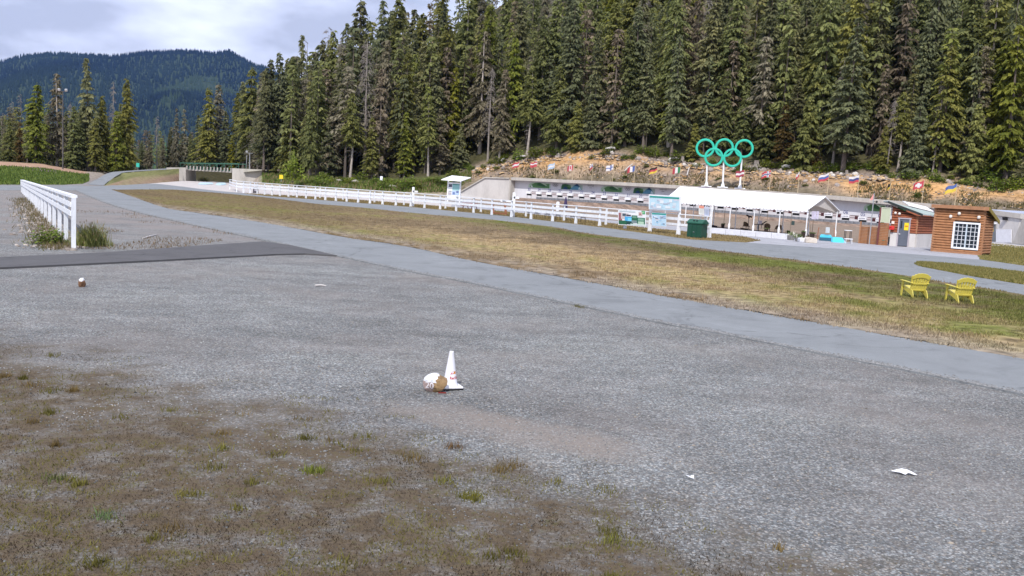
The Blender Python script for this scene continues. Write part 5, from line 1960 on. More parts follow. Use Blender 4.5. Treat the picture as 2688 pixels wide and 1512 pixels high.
# big map board on two posts
mbp = gnd(1706, 608)
bd = thing('map_board', 'large pale blue trail map board on two white posts', 'sign', tuple(mbp))
for xb, yb, xt, yt in ((1706, 608, 1706, 513), (1781, 616.6, 1787, 517)):
    a, b_ = gnd(xb, yb), gnd(xb, yb)
    h = zat(a.x, a.y, yt)
    mb = MB()
    d = fdF
    mb.prism([a - d * .17, a + d * .17, a + d * .09 + up * .9, a + d * .08 + up * h, a - d * .08 + up * h, a - d * .09 + up * .9], fnF * .14)
    mb.build('post', WHITE, bd, world=True)
mb = MB(); qf(mb, 1704, 510, 1786, 549, .16, .05, None, .06); pn_ = mb.build('panel', WHITE, bd, world=True)
mb = MB(); qf(mb, 1705, 513.5, 1783, 518, .225, .008, TEAL, .062); qf(mb, 1705, 519, 1783, 548, .22, .006, LB, .062)
for k in range(26):
    x = random.uniform(1707, 1776); y = random.uniform(522, 543)
    c = random.choice([(.62, .70, .76), (.42, .60, .72), (.72, .76, .80), (.10, .12, .20), (.45, .5, .6), (.6, .62, .7)])
    w, h = (random.uniform(1, 3), random.uniform(1, 3)) if c[0] < .2 else (random.uniform(4, 14), random.uniform(3, 9))
    qf(mb, x, y, min(x + w, 1783), min(y + h, 547), .23 + k * .0006, .004, c, .062)
mb.build('map_print', PRN, pn_, world=True)
mb = MB(); qf(mb, 1706, 549.5, 1783, 553, .17, .10, None, .062); mb.build('ledge', mat('grey_ledge', (.36, .36, .40), .7), bd, world=True)
# lower map
lm = thing('map_sign', 'smaller pale blue trail map sign fixed under the large map board', 'sign', tuple(on_fence(1711, 600)))
mb = MB(); qf(mb, 1711, 558, 1749, 593, .20, .03, None, .06); lp_ = mb.build('panel', WHITE, lm, world=True)
mb = MB(); qf(mb, 1711.5, 558.5, 1748.5, 562.5, .24, .006, TEAL, .06); qf(mb, 1711.5, 563, 1748.5, 592, .236, .004, (.46, .64, .78), .06)
for k in range(22):
    x = random.uniform(1713, 1743); y = random.uniform(565, 588)
    c = random.choice([(.70, .74, .80), (.62, .70, .78), (.72, .72, .78), (.14, .16, .26), (.30, .36, .48), (.30, .55, .75)])
    w, h = (random.uniform(3, 9), random.uniform(1, 3.5))
    qf(mb, x, y, min(x + w, 1748), min(y + h, 591), .245 + k * .0006, .004, c, .06)
mb.build('map_print', PRN, lp_, world=True)
# colourful banner on the fence
bn = thing('fence_banner', 'green and white picture banner hung on the fence left of the map board', 'banner', tuple(on_fence(1623, 596)))
mb = MB(); qf(mb, 1623, 551, 1695.5, 590, .20, .02, None, .062); bp_ = mb.build('sheet', WHITE, bn, world=True)
mb = MB()
for x0, y0, x1, y1, c in ((1624, 558, 1633, 578, (.30, .12, .13)), (1630, 559, 1650, 574, (.55, .5, .5)), (1634, 560, 1643, 567, (.07, .10, .13)), (1644, 563, 1656, 567, (.05, .05, .08)), (1640, 568, 1658, 580, (.08, .40, .72)), (1648, 572, 1664, 580, (.20, .62, .85)), (1624, 578, 1646, 588, DG), (1644, 580, 1662, 588.5, (.015, .06, .05)), (1658, 565, 1673, 585, DG), (1660, 567, 1671, 572, (.16, .32, .22)), (1673, 571, 1693, 588, (.02, .14, .08)), (1675, 573, 1690, 579, (.22, .40, .30)), (1675, 581, 1690, 588, (.45, .62, .48)), (1655, 587, 1694, 590, (.62, .76, .72)), (1684, 553.5, 1693, 562, (.03, .30, .10)), (1686, 555, 1691, 560, (.25, .55, .30)), (1676, 556, 1686, 566, (.60, .48, .44)), (1658, 578, 1672, 585, (.20, .27, .28)), (1678, 560, 1683, 564, (.35, .12, .12)), (1626, 552.5, 1668, 555, (.5, .58, .6))):
    qf(mb, x0, y0 + (x0 - 1623) * .062 * 0, x1, y1, .226 + .0008 * len(mb.f) / 6, .004, c, .062)
mb.build('banner_print', PRN, bp_, world=True)
# two notices right of the bin
for lab, x0, y0, y1, cs in (('white notice sheet with red heading on posts behind the green bin', 1835, 539.5, 563, ((.75, .30, .22), (.70, .70, .66))), ('lilac notice sheet on posts above the right end of the fence', 1849.5, 542, 566, ((.55, .57, .66), (.48, .52, .64)))):
    nt_ = thing('notice_sign', lab, 'sign', tuple(on_fence(x0, 620)))
    for dx in (1.0, 11.5):
        a = on_fence(x0 + dx, 617, -.35)
        a.z = 0
        MB().bar(a, a + up * zat(a.x, a.y, y0 + 1), .07, .07, (1, 0, 0)).build('post', WHITE, nt_, world=True)
    mb = MB(); qf(mb, x0, y0, x0 + 13, y1, -.27, .03, cs[1], .06); qf(mb, x0, y0, x0 + 13, y0 + 7, -.235, .006, cs[0], .06)
    for k in range(4):
        qf(mb, x0 + 2, y0 + 10 + k * 3, x0 + 11, y0 + 11 + k * 3, -.235, .005, tuple(c * .8 for c in cs[1]), .06)
    mb.build('sheet', PRN, nt_, world=True)
ep = gnd(1864, 625)
mb = MB(); h = zat(ep.x, ep.y, 538); mb.tube([(0, 0, 0), (0, 0, h)], .05, 8); single('slim_post', mb, WHITE, 'slim white post at the right end of the rail fence', 'post', tuple(ep))
# ---- green bear-proof bin
bL, bR = gnd(1802, 622.5), gnd(1838, 625.8)
db_ = (bR - bL).normalized()
nb_b = Vector((-db_.y, db_.x, 0))
if nb_b.y < 0:
    nb_b = -nb_b
bw_, bdp = (bR - bL).length * 1.05, .85
zt1 = zat(bL.x, bL.y, 586)
gb = thing('refuse_bin', 'dark green steel refuse bin with sloped lid at the end of the fence', 'bin', tuple(bL), math.atan2(db_.y, db_.x))
GB = mat('dark_green_steel', (.008, .060, .036), .45, .1, 2.0, .4)
MB().box((bw_ / 2, bdp / 2, zt1 / 2 + .02), (bw_, bdp, zt1 - .05)).build('body', GB, gb, bevel=.02)
mb = MB(); mb.prism([(-.06, -.06, zt1), (-.06, bdp + .06, zt1), (-.06, bdp + .06, zt1 + .12), (-.06, bdp * .62, zt1 + .36), (-.06, bdp * .4, zt1 + .36), (-.06, -.06, zt1 + .1)], (bw_ + .12, 0, 0)); mb.build('lid', mat('green_lid', (.012, .085, .052), .4, .08, 2.0, .4), gb, bevel=.015)
for k in (.38, .58):
    MB().box((bw_ * k, bdp * .16, zt1 + .245), (.14, .10, .05), tilt=Matrix.Rotation(.5, 3, 'X')).build('lid_vent', BLACK, gb)
MB().box((bw_ + .12, bdp * .4, zt1 + .05), (.18, .3, .1)).build('hinge_bracket', GB, gb)
MB().box((bw_ * .48, -.02, zt1 * .42), (.12, .05, .035)).build('handle', STEEL, gb)
MB().box((bw_ / 2, bdp / 2, .03), (bw_ * .9, bdp * .9, .06)).build('base', BLACK, gb)
mb = MB()
for k in (.33, .66):
    mb.box((bw_ * k, -.012, zt1 * .5), (.03, .02, zt1 * .92))
mb.build('rib', GB, gb)

# ---- flags along the range roof
FLAG = mat_attr('flag_cloth', .8, .1, .08, 8.0, trans=.3)
POLEW = mat('bamboo_pole', (.52, .42, .28), .7, .15, 4.0)
Rd, Wt, Bl, Nv, Ye, Bk, Gr, LBl, DR = (.60, .10, .12), (.82, .80, .82), (.12, .18, .45), (.08, .10, .26), (.82, .62, .10), (.04, .04, .04), (.06, .26, .12), (.48, .62, .78), (.42, .08, .11)
def hstr(*cs):
    return lambda u, v: cs[min(len(cs) - 1, int((1 - v) * len(cs)))]
def vstr(*cs):
    return lambda u, v: cs[min(len(cs) - 1, int(u * len(cs)))]
def cross(bg, c, w=.09, c2=None, w2=.16):
    def f(u, v):
        if abs(u - .36) < w or abs(v - .5) < w * 1.4:
            return c
        if c2 and (abs(u - .36) < w2 or abs(v - .5) < w2 * 1.4):
            return c2
        return bg
    return f
def swiss(u, v):
    return Wt if (abs(u - .5) < .1 and abs(v - .5) < .32) or (abs(v - .5) < .13 and abs(u - .5) < .27) else Rd
def wedge(u, v):
    return Bl if u < .38 and abs(v - .5) < (.5 - u * 1.3) else (Wt if v > .5 else Rd)
def maple(u, v):
    return Wt if .25 < u < .75 and not (abs(u - .5) < .12 and abs(v - .5) < .3) else Rd
flags = [(1357, 464, 1357, 424, hstr(Rd, Wt, Rd), 1.0, 'red white red striped flag nearest the forest end of the row'),
         (1404, 467, 1404, 424, hstr(Rd, Wt, Rd, Rd), 1.0, 'red flag with a white band, second of the row'),
         (1450, 468.5, 1450, 427, hstr(LBl, Wt, LBl), 1.0, 'pale blue and white flag on a bamboo pole'),
         (1498, 471, 1498, 432, maple, .8, 'white flag with red sides and red emblem'),
         (1549, 474, 1549, 428, wedge, .62, 'small limp white flag with a blue wedge'),
         (1603, 477, 1603, 431, cross(Wt, Bl, .08), 1.0, 'white flag with a blue cross'),
         (1659, 480, 1659, 434, vstr(Bl, Wt, Rd), 1.0, 'blue white and red upright striped flag'),
         (1717, 482, 1718, 437, hstr(Bk, Rd, Ye), 1.0, 'black red and yellow striped flag'),
         (1777, 484, 1778, 437, vstr(Gr, Wt, Rd), 1.0, 'green white and red upright striped flag'),
         (1944, 497, 1945, 446, hstr(DR, Wt, DR), 1.0, 'dark red flag with white band beside the ring post'),
         (2013, 501, 2015, 446, cross(Rd, Nv, .05, Wt, .11), 1.1, 'red flag with a blue and white cross'),
         (2087, 506, 2089, 450, hstr(Wt, Rd), .55, 'limp white over red flag above the tent roof'),
         (2164, 511, 2167, 454, hstr(Wt, Bl, Rd), 1.15, 'larger white blue and red flag above the tent end'),
         (2243, 518, 2246, 460, hstr(Wt, Nv, Rd), 1.1, 'white blue and red flag next to the pennant pole'),
         (2326, 526, 2327, 476, hstr(Bk, Bk, Ye), .5, 'small furled dark flag above the hut roof'),
         (2412, 533, 2413, 473, swiss, 1.1, 'red flag with a white cross'),
         (2498, 540, 2500, 482, hstr(Bl, Ye), 1.15, 'blue over yellow flag above the cabin')]
for i, (xb, yb, xt, yt, fn_, sc, lab) in enumerate(flags):
    p = on_line(xb, -1.0)
    zb_ = ztop(xb) - .1
    ztp = zat(p.x, p.y, yt)
    fl = thing('flag', lab, 'flag', (p.x, p.y, zb_), 0, 'flags along the range roof')
    h = ztp - zb_
    MB().tube([(0, 0, 0), (.03, 0, h)], [.055, .04], 7).build('pole', POLEW, fl)
    NU, NV = 18, 12
    wF, hF = 1.5 * sc, 1.02 * min(1.0, sc + .25)
    droop = .34 if sc > .7 else 1.1
    ph = random.uniform(0, 6)
    V = []
    for a in range(NU + 1):
        u = a / NU
        for b_ in range(NV + 1):
            v = b_ / NV
            V.append((-u * wF * (.93 if sc > .7 else .6) + .03, .16 * u * math.sin(u * 7 + ph + v * 1.2) * (1 if sc > .7 else 1.6), h - .03 - hF * (1 - v) - droop * u * wF * .8 * (1 + .25 * math.sin(ph)) + .06 * math.sin(u * 9 + ph)))
    ii = (np.arange(NU)[:, None] * (NV + 1) + np.arange(NV)[None]).ravel()
    cc = [fn_((k // (NV + 1) + .5) / NU, (k % (NV + 1) + .5) / NV) for k in ii]
    me = fast_mesh('cloth', V, np.stack([ii, ii + NV + 1, ii + NV + 2, ii + 1], 1), FLAG, fcols=cc, smooth=True)
    newobj('cloth', me, fl)

# ---- information kiosk
kd = 140.0
k0, k1 = atd(1174, 520, kd), atd(1206.5, 520, kd)
ks = thing('info_kiosk', 'white roofed information kiosk behind the fence beside the wing wall', 'kiosk', (k0.x, kd, 0))
kw = k1.x - k0.x
zk = zat(k0.x, kd, 474.5)
for x in (0, kw):
    for y in (0, 1.4):
        MB().box((x, y, zk / 2), (.14, .14, zk)).build('post', WHITE, ks)
MB().box((kw / 2, .05, (zk + .6) / 2 - .1), (kw, .08, zk - .8)).build('board', WHITE, ks)
mb = MB()
for x0, z0_, x1, z1_, c in ((.08, .78, .35, .95, (.10, .11, .16)), (.38, .60, .95, .97, (.28, .52, .52)), (.38, .92, .95, .97, (.05, .25, .22)), (.08, .52, .32, .56, (.1, .16, .16)), (.36, .34, .95, .58, (.40, .52, .72)), (.7, .46, .9, .58, (.12, .16, .32)), (.42, .36, .6, .5, (.14, .2, .4)), (.06, .34, .32, .48, (.45, .42, .45)), (.05, .06, .75, .3, (.72, .74, .8)), (.8, .06, .9, .3, (.3, .34, .36))):
    bz0, bz1 = .55, zk - .35
    mb.box((kw * (x0 + x1) / 2, .0 - .005 * (len(mb.f) / 6), bz0 + (bz1 - bz0) * (z0_ + z1_) / 2), (kw * (x1 - x0), .01, (bz1 - bz0) * (z1_ - z0_)), col=c)
mb.build('posters', PRN, ks)
mb = MB(); mb.prism([(-.95, -1.1, zk + .05), (kw + .15, -1.1, zk - .02), (kw + 1.5, 1.9, zk + .62), (.4, 1.9, zk + .75)], (0, 0, .1)); mb.build('roof', ROOF_W, ks)
MB().box((kw / 2, -.3, zk - .08), (.5, .2, .16)).build('lamp', BLACK, ks)
# marker posts with a short arm
for lab, px, py, yt in (('white marker post with a short arm beside the roadside fence', 1080, 543, 491), ('white marker post with two short arms at the fence below the wing wall', 1346, 570, 505)):
    a = gnd(px, py) + Vector((0, 1.2, 0))
    h = zat(a.x, a.y, yt)
    t = thing('marker_post', lab, 'post', tuple(a))
    MB().prism([(-.2, 0, 0), (.2, 0, 0), (.14, 0, h), (-.14, 0, h)], (0, .14, 0)).build('post', WHITE, t)
    MB().box((.28, .05, h - .55), (.6, .1, .22)).build('arm', WHITE, t)
    if px > 1200:
        MB().box((-.65, .25, h - 1.0), (1.5, .08, .14)).build('arm', WHITE, t)
# ---- light poles
def light_pole(label, px, py, ytop, d=None, lamps=2, r=.13, m=DSTEEL):
    a = gnd(px, py) if d is None else atd(px, py, d)
    h = zat(a.x, a.y, ytop) - a.z
    t = thing('light_pole', label, 'light pole', tuple(a))
    MB().tube([(0, 0, -.3), (0, 0, h * .5), (0, 0, h)], [r * 1.2, r, r * .7], 8).build('pole', m, t)
    w = .75
    MB().bar((-w, 0, h), (w, 0, h), .1, .1).build('cross_arm', m, t)
    for sx in ((-1, 1) if lamps == 2 else (-1,)):
        mb = MB(); mb.box((sx * w, -.1, h + .3), (.5, .32, .45), tilt=Matrix.Rotation(.5, 3, 'X')); mb.build('floodlight', mat('lamp_housing', (.55, .56, .58), .4, .1, 2.0, .5, .3), t)
    return t
light_pole('tall dark light pole standing on the green mound at the left', 165, 464, 240, 196)
light_pole('tall dark light pole at the forest corner right of the bridge', 797.5, 482, 262)
light_pole('short thin lamp post at the right end of the bridge', 655, 444, 402, 238, 1, .16, STEEL)
a = atd(647, 444, 240)
single('slim_post', MB().tube([(0, 0, 0), (0, 0, 3.6)], .1, 6), STEEL, 'thin bare post beside the lamp post at the bridge', 'post', tuple(a))
# small roadside signs
def small_sign(label, px, py, d, w, h, post, col, cat='sign'):
    a = atd(px, py, d)
    t = thing('small_sign', label, cat, (a.x, a.y, a.z))
    MB().tube([(0, 0, 0), (0, 0, post)], .05, 6).build('post', STEEL, t)
    MB().box((0, -.06, post + h / 2 - .1), (w, .04, h)).build('plate', mat('sign_' + label.split()[0], col, .5, .08), t)
    return t
small_sign('yellow diamond-free square sign on the grass near the corner pole'.replace('diamond-free ', ''), 738, 477, 190, .75, .8, .7, (.75, .55, .03))
small_sign('teal small sign on the ramp path near the bridge', 362, 448, 205, .7, .9, .9, (.05, .45, .35))
small_sign('white tilted board on the leafy bank below the forest', 1001, 475, 196, .55, .9, .2, (.8, .82, .86))
# A-frame board
a = gnd(668, 507) + Vector((0, .6, 0))
af = thing('sandwich_board', 'small black folding sandwich board under the far end of the fence', 'sign', tuple(a))
for s_ in (-1, 1):
    MB().box((0, s_ * .2, .45), (.7, .05, .95), tilt=Matrix.Rotation(s_ * .35, 3, 'X')).build('panel', mat('chalkboard', (.04, .035, .045), .6), af)
MB().box((.05, -.265, .5), (.35, .01, .4), tilt=Matrix.Rotation(-.35, 3, 'X')).build('poster', mat('grey_poster', (.3, .29, .33), .7), af)
# pale blue tarpaulins on the gravel
for lab, x0, y0, x1, y1 in (('long pale blue tarpaulin lying flat on the gravel by the bridge', 520, 480, 560, 484.5), ('short pale blue tarpaulin lying flat near the fence end', 566, 480.5, 594, 486)):
    pts = [gnd(x0, y1), gnd(x0 + (x1 - x0) * .5, y1 + .8), gnd(x1, y1 - .6), gnd(x1 - 3, y0), gnd(x0 + (x1 - x0) * .4, y0 - .3), gnd(x0 + 4, y0 + .5)]
    mb = MB(); c_ = pts[0]
    mb.prism([p - c_ for p in pts], (0, 0, .10))
    single('tarpaulin', mb, mat('pale_blue_tarp', (.50, .66, .74), .6, .15), lab, 'tarpaulin', tuple(c_ + up * .012))

# ---- behind the fence: picnic table, frame, bistro chairs, umbrella
REDW = mat('red_stained_wood', (.26, .055, .04), .7, .15, 5.0)
BRNW = mat('brown_stained_wood', (.24, .10, .055), .7, .15, 5.0)
DMET = mat('dark_metal', (.05, .05, .06), .5, .1, 4.0, .4, .3)
def picnic_table(label, px, py):
    t = thing('picnic_table', label, 'table', at_thing(px, py), -.6)
    for k in range(5):
        MB().box((0, -.32 + k * .16, .76), (2.0, .15, .05)).build('tabletop_plank', REDW, t)
    for s_ in (-1, 1):
        for k in range(2):
            MB().box((0, s_ * (.62 + k * .15), .44), (2.0, .14, .05)).build('seat_plank', REDW, t)
        for e in (-1, 1):
            MB().bar((s_ * .7, e * .25, .74), (s_ * .7, e * .62, 0), .09, .05, (1, 0, 0)).build('leg', REDW, t)
        MB().bar((s_ * .7, -.78, .41), (s_ * .7, .78, .41), .05, .1).build('brace', REDW, t)
picnic_table('dark red picnic table seen under the white fence rails', 1233, 549)
a = gnd(1311, 563)
fr = thing('timber_frame', 'leaning brown timber trestle frame under the fence rails', 'trestle', tuple(a), -.35)
for s_ in (-1, 1):
    MB().bar((s_ * .75 - .3, .3, 1.35), (s_ * .75 + .1, -.1, 0), .10, .24, (1, 0, 0)).build('upright', BRNW, fr)
    MB().bar((s_ * .75 - .3, .3, 1.35), (s_ * .75 - .3, .9, 0), .08, .12, (1, 0, 0)).build('brace', BRNW, fr)
MB().bar((-.75, -.1, .12), (.85, -.1, .12), .1, .2).build('crossbar', BRNW, fr)
def bistro(label, px, py, rz, m=DMET, group='dark bistro chairs behind the fence'):
    t = thing('bistro_chair', label, 'chair', at_thing(px, py), rz, group)
    MB().box((0, 0, .45), (.46, .44, .04)).build('seat', m, t)
    MB().box((0, .23, .72), (.46, .035, .40), tilt=Matrix.Rotation(-.15, 3, 'X')).build('backrest', mat('grey_mesh', (.16, .15, .19), .7), t)
    for x in (-.22, .22):
        for y in (-.2, .2):
            MB().tube([(x, y, .44), (x * 1.1, y * 1.15, 0)], .018, 5).build('leg', m, t)
        MB().tube([(x, .22, .45), (x * 1.05, .24, .66), (x * 1.1, -.2, .66), (x, -.2, .45)], .017, 5).build('arm', m, t)
for lab, px, py, rz in (('pinkish bistro chair, first of the five behind the fence', 1384, 568, .4), ('dark bistro chair, second of the five behind the fence', 1410, 571, 2.6), ('dark bistro chair, third of the five behind the fence', 1436, 574, 3.4), ('dark bistro chair just left of the closed umbrella', 1464, 577, 3.0), ('dark bistro chair just right of the closed umbrella', 1503, 580, 3.3), ('dark bistro chair, last of the row behind the fence', 1530, 583, 2.9)):
    bistro(lab, px, py, rz)
a = gnd(1482, 578)
t = thing('patio_umbrella', 'closed purple patio umbrella with table behind the fence', 'umbrella', tuple(a))
zu = zat(a.x, a.y, 516)
MB().tube([(0, 0, 0), (0, 0, zu)], .03, 6).build('pole', STEEL, t)
MB().lathe([(.03, zu - .02), (.13, zu - .35), (.2, zu - .9), (.26, zu - 1.3), (.22, zu - 1.45), (.04, zu - 1.45)][::-1], 9).build('canopy', mat('purple_canvas', (.055, .04, .10), .85), t)
MB().lathe([(.38, .70), (.40, .72), (.38, .74)], 16).build('tabletop', DMET, t)
mb = MB()
for k in range(4):
    c_, s_ = math.cos(k * 1.571 + .5), math.sin(k * 1.571 + .5)
    mb.tube([(c_ * .3, s_ * .3, .7), (c_ * .12, s_ * .12, .35), (c_ * .36, s_ * .36, 0)], .018, 5)
mb.build('table_leg', DMET, t)
a = gnd(1463, 560)
mb = MB(); mb.lathe([(.16, 0), (.20, .2), (.24, .9), (.22, 1.0), (.26, 1.1), (.2, 1.5), (.03, 1.55)], 12)
single('white_barrel', mb, WHITE, 'white rounded container standing behind the fence beside the umbrella', 'container', tuple(a + Vector((0, 0, 0))))

# ---- under and beside the tent
def wicker(label, px, py, rz):
    t = thing('wicker_chair', label, 'chair', at_thing(px, py), rz, 'wicker chairs under the tent')
    WK = mat('brown_wicker', (.17, .12, .075), .9, .25, 12.0, .1, bump=.4)
    MB().box((0, 0, .42), (.56, .52, .09)).build('seat', WK, t, bevel=.03)
    mb = MB()
    for k in range(9):
        th = math.pi * (k / 8)
        x, y = .32 * math.cos(th), .30 * math.sin(th) - .02
        h = .62 + .26 * math.sin(th)
        if k < 8:
            th2 = math.pi * ((k + 1) / 8)
            x2, y2 = .32 * math.cos(th2), .30 * math.sin(th2) - .02
            h2 = .62 + .26 * math.sin(th2)
            mb.prism([(x, y, .4), (x2, y2, .4), (x2, y2, h2), (x, y, h)], (0, .03, 0))
    mb.build('backrest', WK, t)
    for x in (-.25, .25):
        for y in (-.22, .22):
            MB().tube([(x, y, .4), (x, y, 0)], .022, 5).build('leg', mat('grey_rattan', (.22, .2, .18), .8), t)
for lab, px, py, rz in (('wicker armchair under the tent beside the optical scope stand', 1958, 604, .5), ('wicker armchair beside the dark planter under the tent', 2013, 608, 2.8), ('wicker armchair at the right end of the tent chairs', 2042, 612, 3.3)):
    wicker(lab, px, py, rz)
bistro('slim dark folding chair behind the tent table', 1993, 600, 3.0, DMET, 'wicker chairs under the tent')
a = gnd(1990, 608)
t = thing('tent_table', 'dark pedestal table with an angled black rest under the tent', 'table', tuple(a))
MB().lathe([(.55, .70), (.56, .73), (.55, .76)], 18).build('tabletop', DMET, t)
MB().lathe([(.28, 0), (.26, .03), (.05, .1), (.05, .7)], 10).build('pedestal', DMET, t)
MB().bar((.3, 0, .77), (.75, 0, 1.1), .2, .08).build('angled_rest', BLACK, t)
a = gnd(1963, 606)
t = thing('scope_stand', 'black spotting scope on a tall thin stand under the tent', 'scope', tuple(a))
MB().tube([(0, 0, 0), (0, 0, 1.35)], .03, 6).build('stem', DMET, t)
mb = MB()
for k in range(3):
    mb.tube([(0, 0, .25), (math.cos(k * 2.09) * .4, math.sin(k * 2.09) * .4, 0)], .022, 5)
mb.build('leg', DMET, t)
mb = MB(); mb.tube([(-.28, 0, 1.62), (0, 0, 1.5), (.3, -.05, 1.44)], [.06, .08, .09], 8); mb.box((0, 0, 1.38), (.12, .12, .16)); mb.build('scope', BLACK, t)
mb = MB(); mb.bar((-.35, 0, .18), (.35, 0, .1), .16, .12); single('equipment_roll', mb, BLACK, 'black equipment roll lying on the ground under the tent', 'bag', at_thing(1952, 604))
mb = MB(); mb.bar((-.4, 0, .22), (.3, 0, .12), .5, .22); single('dark_bag', mb, mat('dark_fabric', (.03, .022, .03), .9), 'dark bag under the left part of the tent beside the post', 'bag', at_thing(1874, 598), bevel=.04)
def planter(label, px, py, w, h, m, flowers=0):
    t = thing('planter', label, 'planter', at_thing(px, py), 0, 'planters along the tent')
    MB().lathe([(w * .36, 0), (w * .5, h), (w * .46, h), (w * .4, h - .06)], 12).build('pot', m, t)
    n = 70 if flowers else 40
    P = np.column_stack([rng.normal(0, w * .3, n), rng.normal(0, w * .3, n), np.full(n, h - .02)])
    V = np.zeros((n, 3, 3), np.float32)
    hh2 = rng.uniform(.08, .35, n) * (1.2 if flowers else .5)
    a2_ = rng.uniform(0, 6.28, n)
    V[:, 0] = P; V[:, 1] = P + np.stack([np.cos(a2_) * .09, np.sin(a2_) * .09, hh2 * .5], 1); V[:, 2] = P + np.stack([np.cos(a2_) * .04, np.sin(a2_) * .04, hh2], 1)
    cc = lerpc((.04, .08, .02), (.14, .2, .05), rng.uniform(0, 1, n))
    if flowers:
        k = rng.uniform(0, 1, n) > .62
        cc[k] = np.array((.75, .72, .62))
    newobj('foliage', fast_mesh('foliage', V.reshape(-1, 3), np.arange(n * 3).reshape(-1, 3), GRASS, cols=np.repeat(cc, 3, 0)), t)
DPOT = mat('dark_planter', (.05, .035, .03), .8, .2)
planter('dark pot with thin stake under the left tent bays', 1897, 599, .42, .42, DPOT)
planter('dark pot in front of the wicker armchairs', 2011, 612, .40, .42, DPOT)
planter('dark wooden pot beside the tent post near the flowers', 2069, 617, .36, .34, DPOT)
planter('flower planter with pale blossoms at the curb end', 2076, 630, .75, .4, mat('stone_pot', (.25, .24, .23), .9), 1)
planter('second flower planter with cream blossoms beside the white block', 2096, 634, .7, .32, mat('stone_pot', (.25, .24, .23), .9), 1)
planter('small dark pot behind the large pale stone block', 2108, 623, .42, .5, DPOT)
planter('dark pot standing on the large pale stone block', 2131, 627, .45, .5, DPOT)
for lab, x0, y0, x1, y1, yt, m in (('small white concrete block at the tent corner', 2099, 635.5, 2114, 636.5, 624, mat('chalky_concrete', (.66, .66, .70))), ('large pale rough stone block at the tent corner', 2114.5, 637, 2145, 639.5, 622.5, mat('pale_rough_stone', (.60, .54, .47), .95, .2, 2.0, .1, bump=.6))):
    a, b_ = gnd(x0, y0), gnd(x1, y1)
    h = zat(a.x, a.y, yt)
    mb = MB()
    n_ = Vector((0, .7, 0))
    L = b_ - a
    prof = [(0, 0), (1, 0), (1.0, .82), (.86, .94), (.55, 1.0), (.2, .96), (.02, .80)]
    mb.prism([L * u + up * (h * v) for u, v in prof], n_)
    o = single('stone_block', mb, m, lab, 'block', tuple(a), bevel=.05)
# crash mats / blue boxes
BLUE = mat('bright_blue_plastic', (.08, .55, .72), .35, .08)
a = gnd(2167, 632.5)
t = thing('blue_crate', 'blue open crate on a timber sled frame beside the tent', 'crate', tuple(a), -.3)
MB().box((0, .3, .16), (1.05, .8, .26)).build('base', mat('navy_plastic', (.04, .13, .2), .4), t)
mb = MB(); mb.prism([(-.5, -.1, .30), (.5, -.1, .30), (.42, .7, .42), (-.42, .7, .42)], (0, 0, .12)); mb.build('lid', BLUE, t)
MB().box((.1, .2, .95), (.34, .14, .5)).build('grey_box', mat('light_grey_box', (.5, .53, .55), .5), t)
for x in (-.72, .72):
    for dy in (-.25, .5):
        MB().bar((x * 1.0, dy, 0), (x * .9, .15, 1.15), .09, .07, (1, 0, 0)).build('sled_leg', BRNW, t)
a = gnd(2204, 637)
mb = MB(); mb.prism([(-.62, -.1, 0), (.55, -.1, -.0), (.42, .6, .42), (-.38, .6, .42)], (0, .5, 0))
single('blue_tub', mb, BLUE, 'bright blue upturned tub beside the plastic seats', 'tub', tuple(a), bevel=.03)
for lab, px, py, zz in (('upper white plastic seat stacked on dark stand by the board screen', 2224, 632, .55), ('low white plastic stool in front of the board screen', 2226, 639, 0)):
    a = gnd(px, py)
    t = thing('plastic_seat', lab, 'seat', tuple(a))
    MB().box((0, 0, zz + .38), (.62, .42, .07)).build('seat', WHITE, t, bevel=.03)
    for x in (-.24, .24):
        for y in (-.15, .15):
            MB().tube([(x, y, zz + .35), (x * 1.1, y * 1.1, 0)], .03, 5).build('leg', DMET if zz else WHITE_W, t)
# targets / plates hanging under the tent's rear
a = gnd(2079, 612)
t = thing('target_plate_stand', 'small dark target plate on a thin stake behind the tent', 'target', tuple(a))
MB().tube([(-.22, 0, 0), (-.22, 0, 2.3)], .025, 5).build('stake', mat('brown_stake', (.2, .15, .1), .8), t)
MB().box((0, -.03, 1.05), (.32, .05, .42)).build('plate', mat('dark_teal_plate', (.05, .08, .08), .6), t)
for lab, px, py in (('thin wooden stake behind the left tent bays', 1899, 598), ('thin wooden stake behind the middle tent bays', 2011, 606), ('thin wooden stake behind the right tent corner', 2131, 618)):
    single('garden_stake', MB().tube([(0, 0, 0), (.02, 0, 2.2)], .025, 5), MATS['brown_stake'], lab, 'stake', at_thing(px, py))
a = gnd(2121, 622)
single('leaning_broom', MB().tube([(.4, .2, 0), (-.05, 0, 1.7)], .03, 6).box((.42, .2, .1), (.36, .1, .2)), mat('pale_wood', (.55, .42, .3), .7), 'pale wooden broom leaning at the right tent post', 'broom', tuple(a))
for k, (lab, x0, y0) in enumerate((('lilac lane card hanging at the right tent corner', 2124, 560), ('narrow lilac lane card beside the first at the tent corner', 2134, 561))):
    p = TF1 + nT * .6 + dirT * (.28 + .42 * k)
    mb = MB(); mb.box((0, 0, 0), (.5 if k == 0 else .22, .02, .75), math.atan2(dirT.y, dirT.x))
    for j in range(4):
        mb.box((0, -.015, .25 - j * .16), (.36 if k == 0 else .14, .012, .05), math.atan2(dirT.y, dirT.x))
    single('lane_card', mb, mat('lilac_card', (.62, .58, .72), .7, .1), lab, 'card', (p.x, p.y, zat(p.x, p.y, 565)))

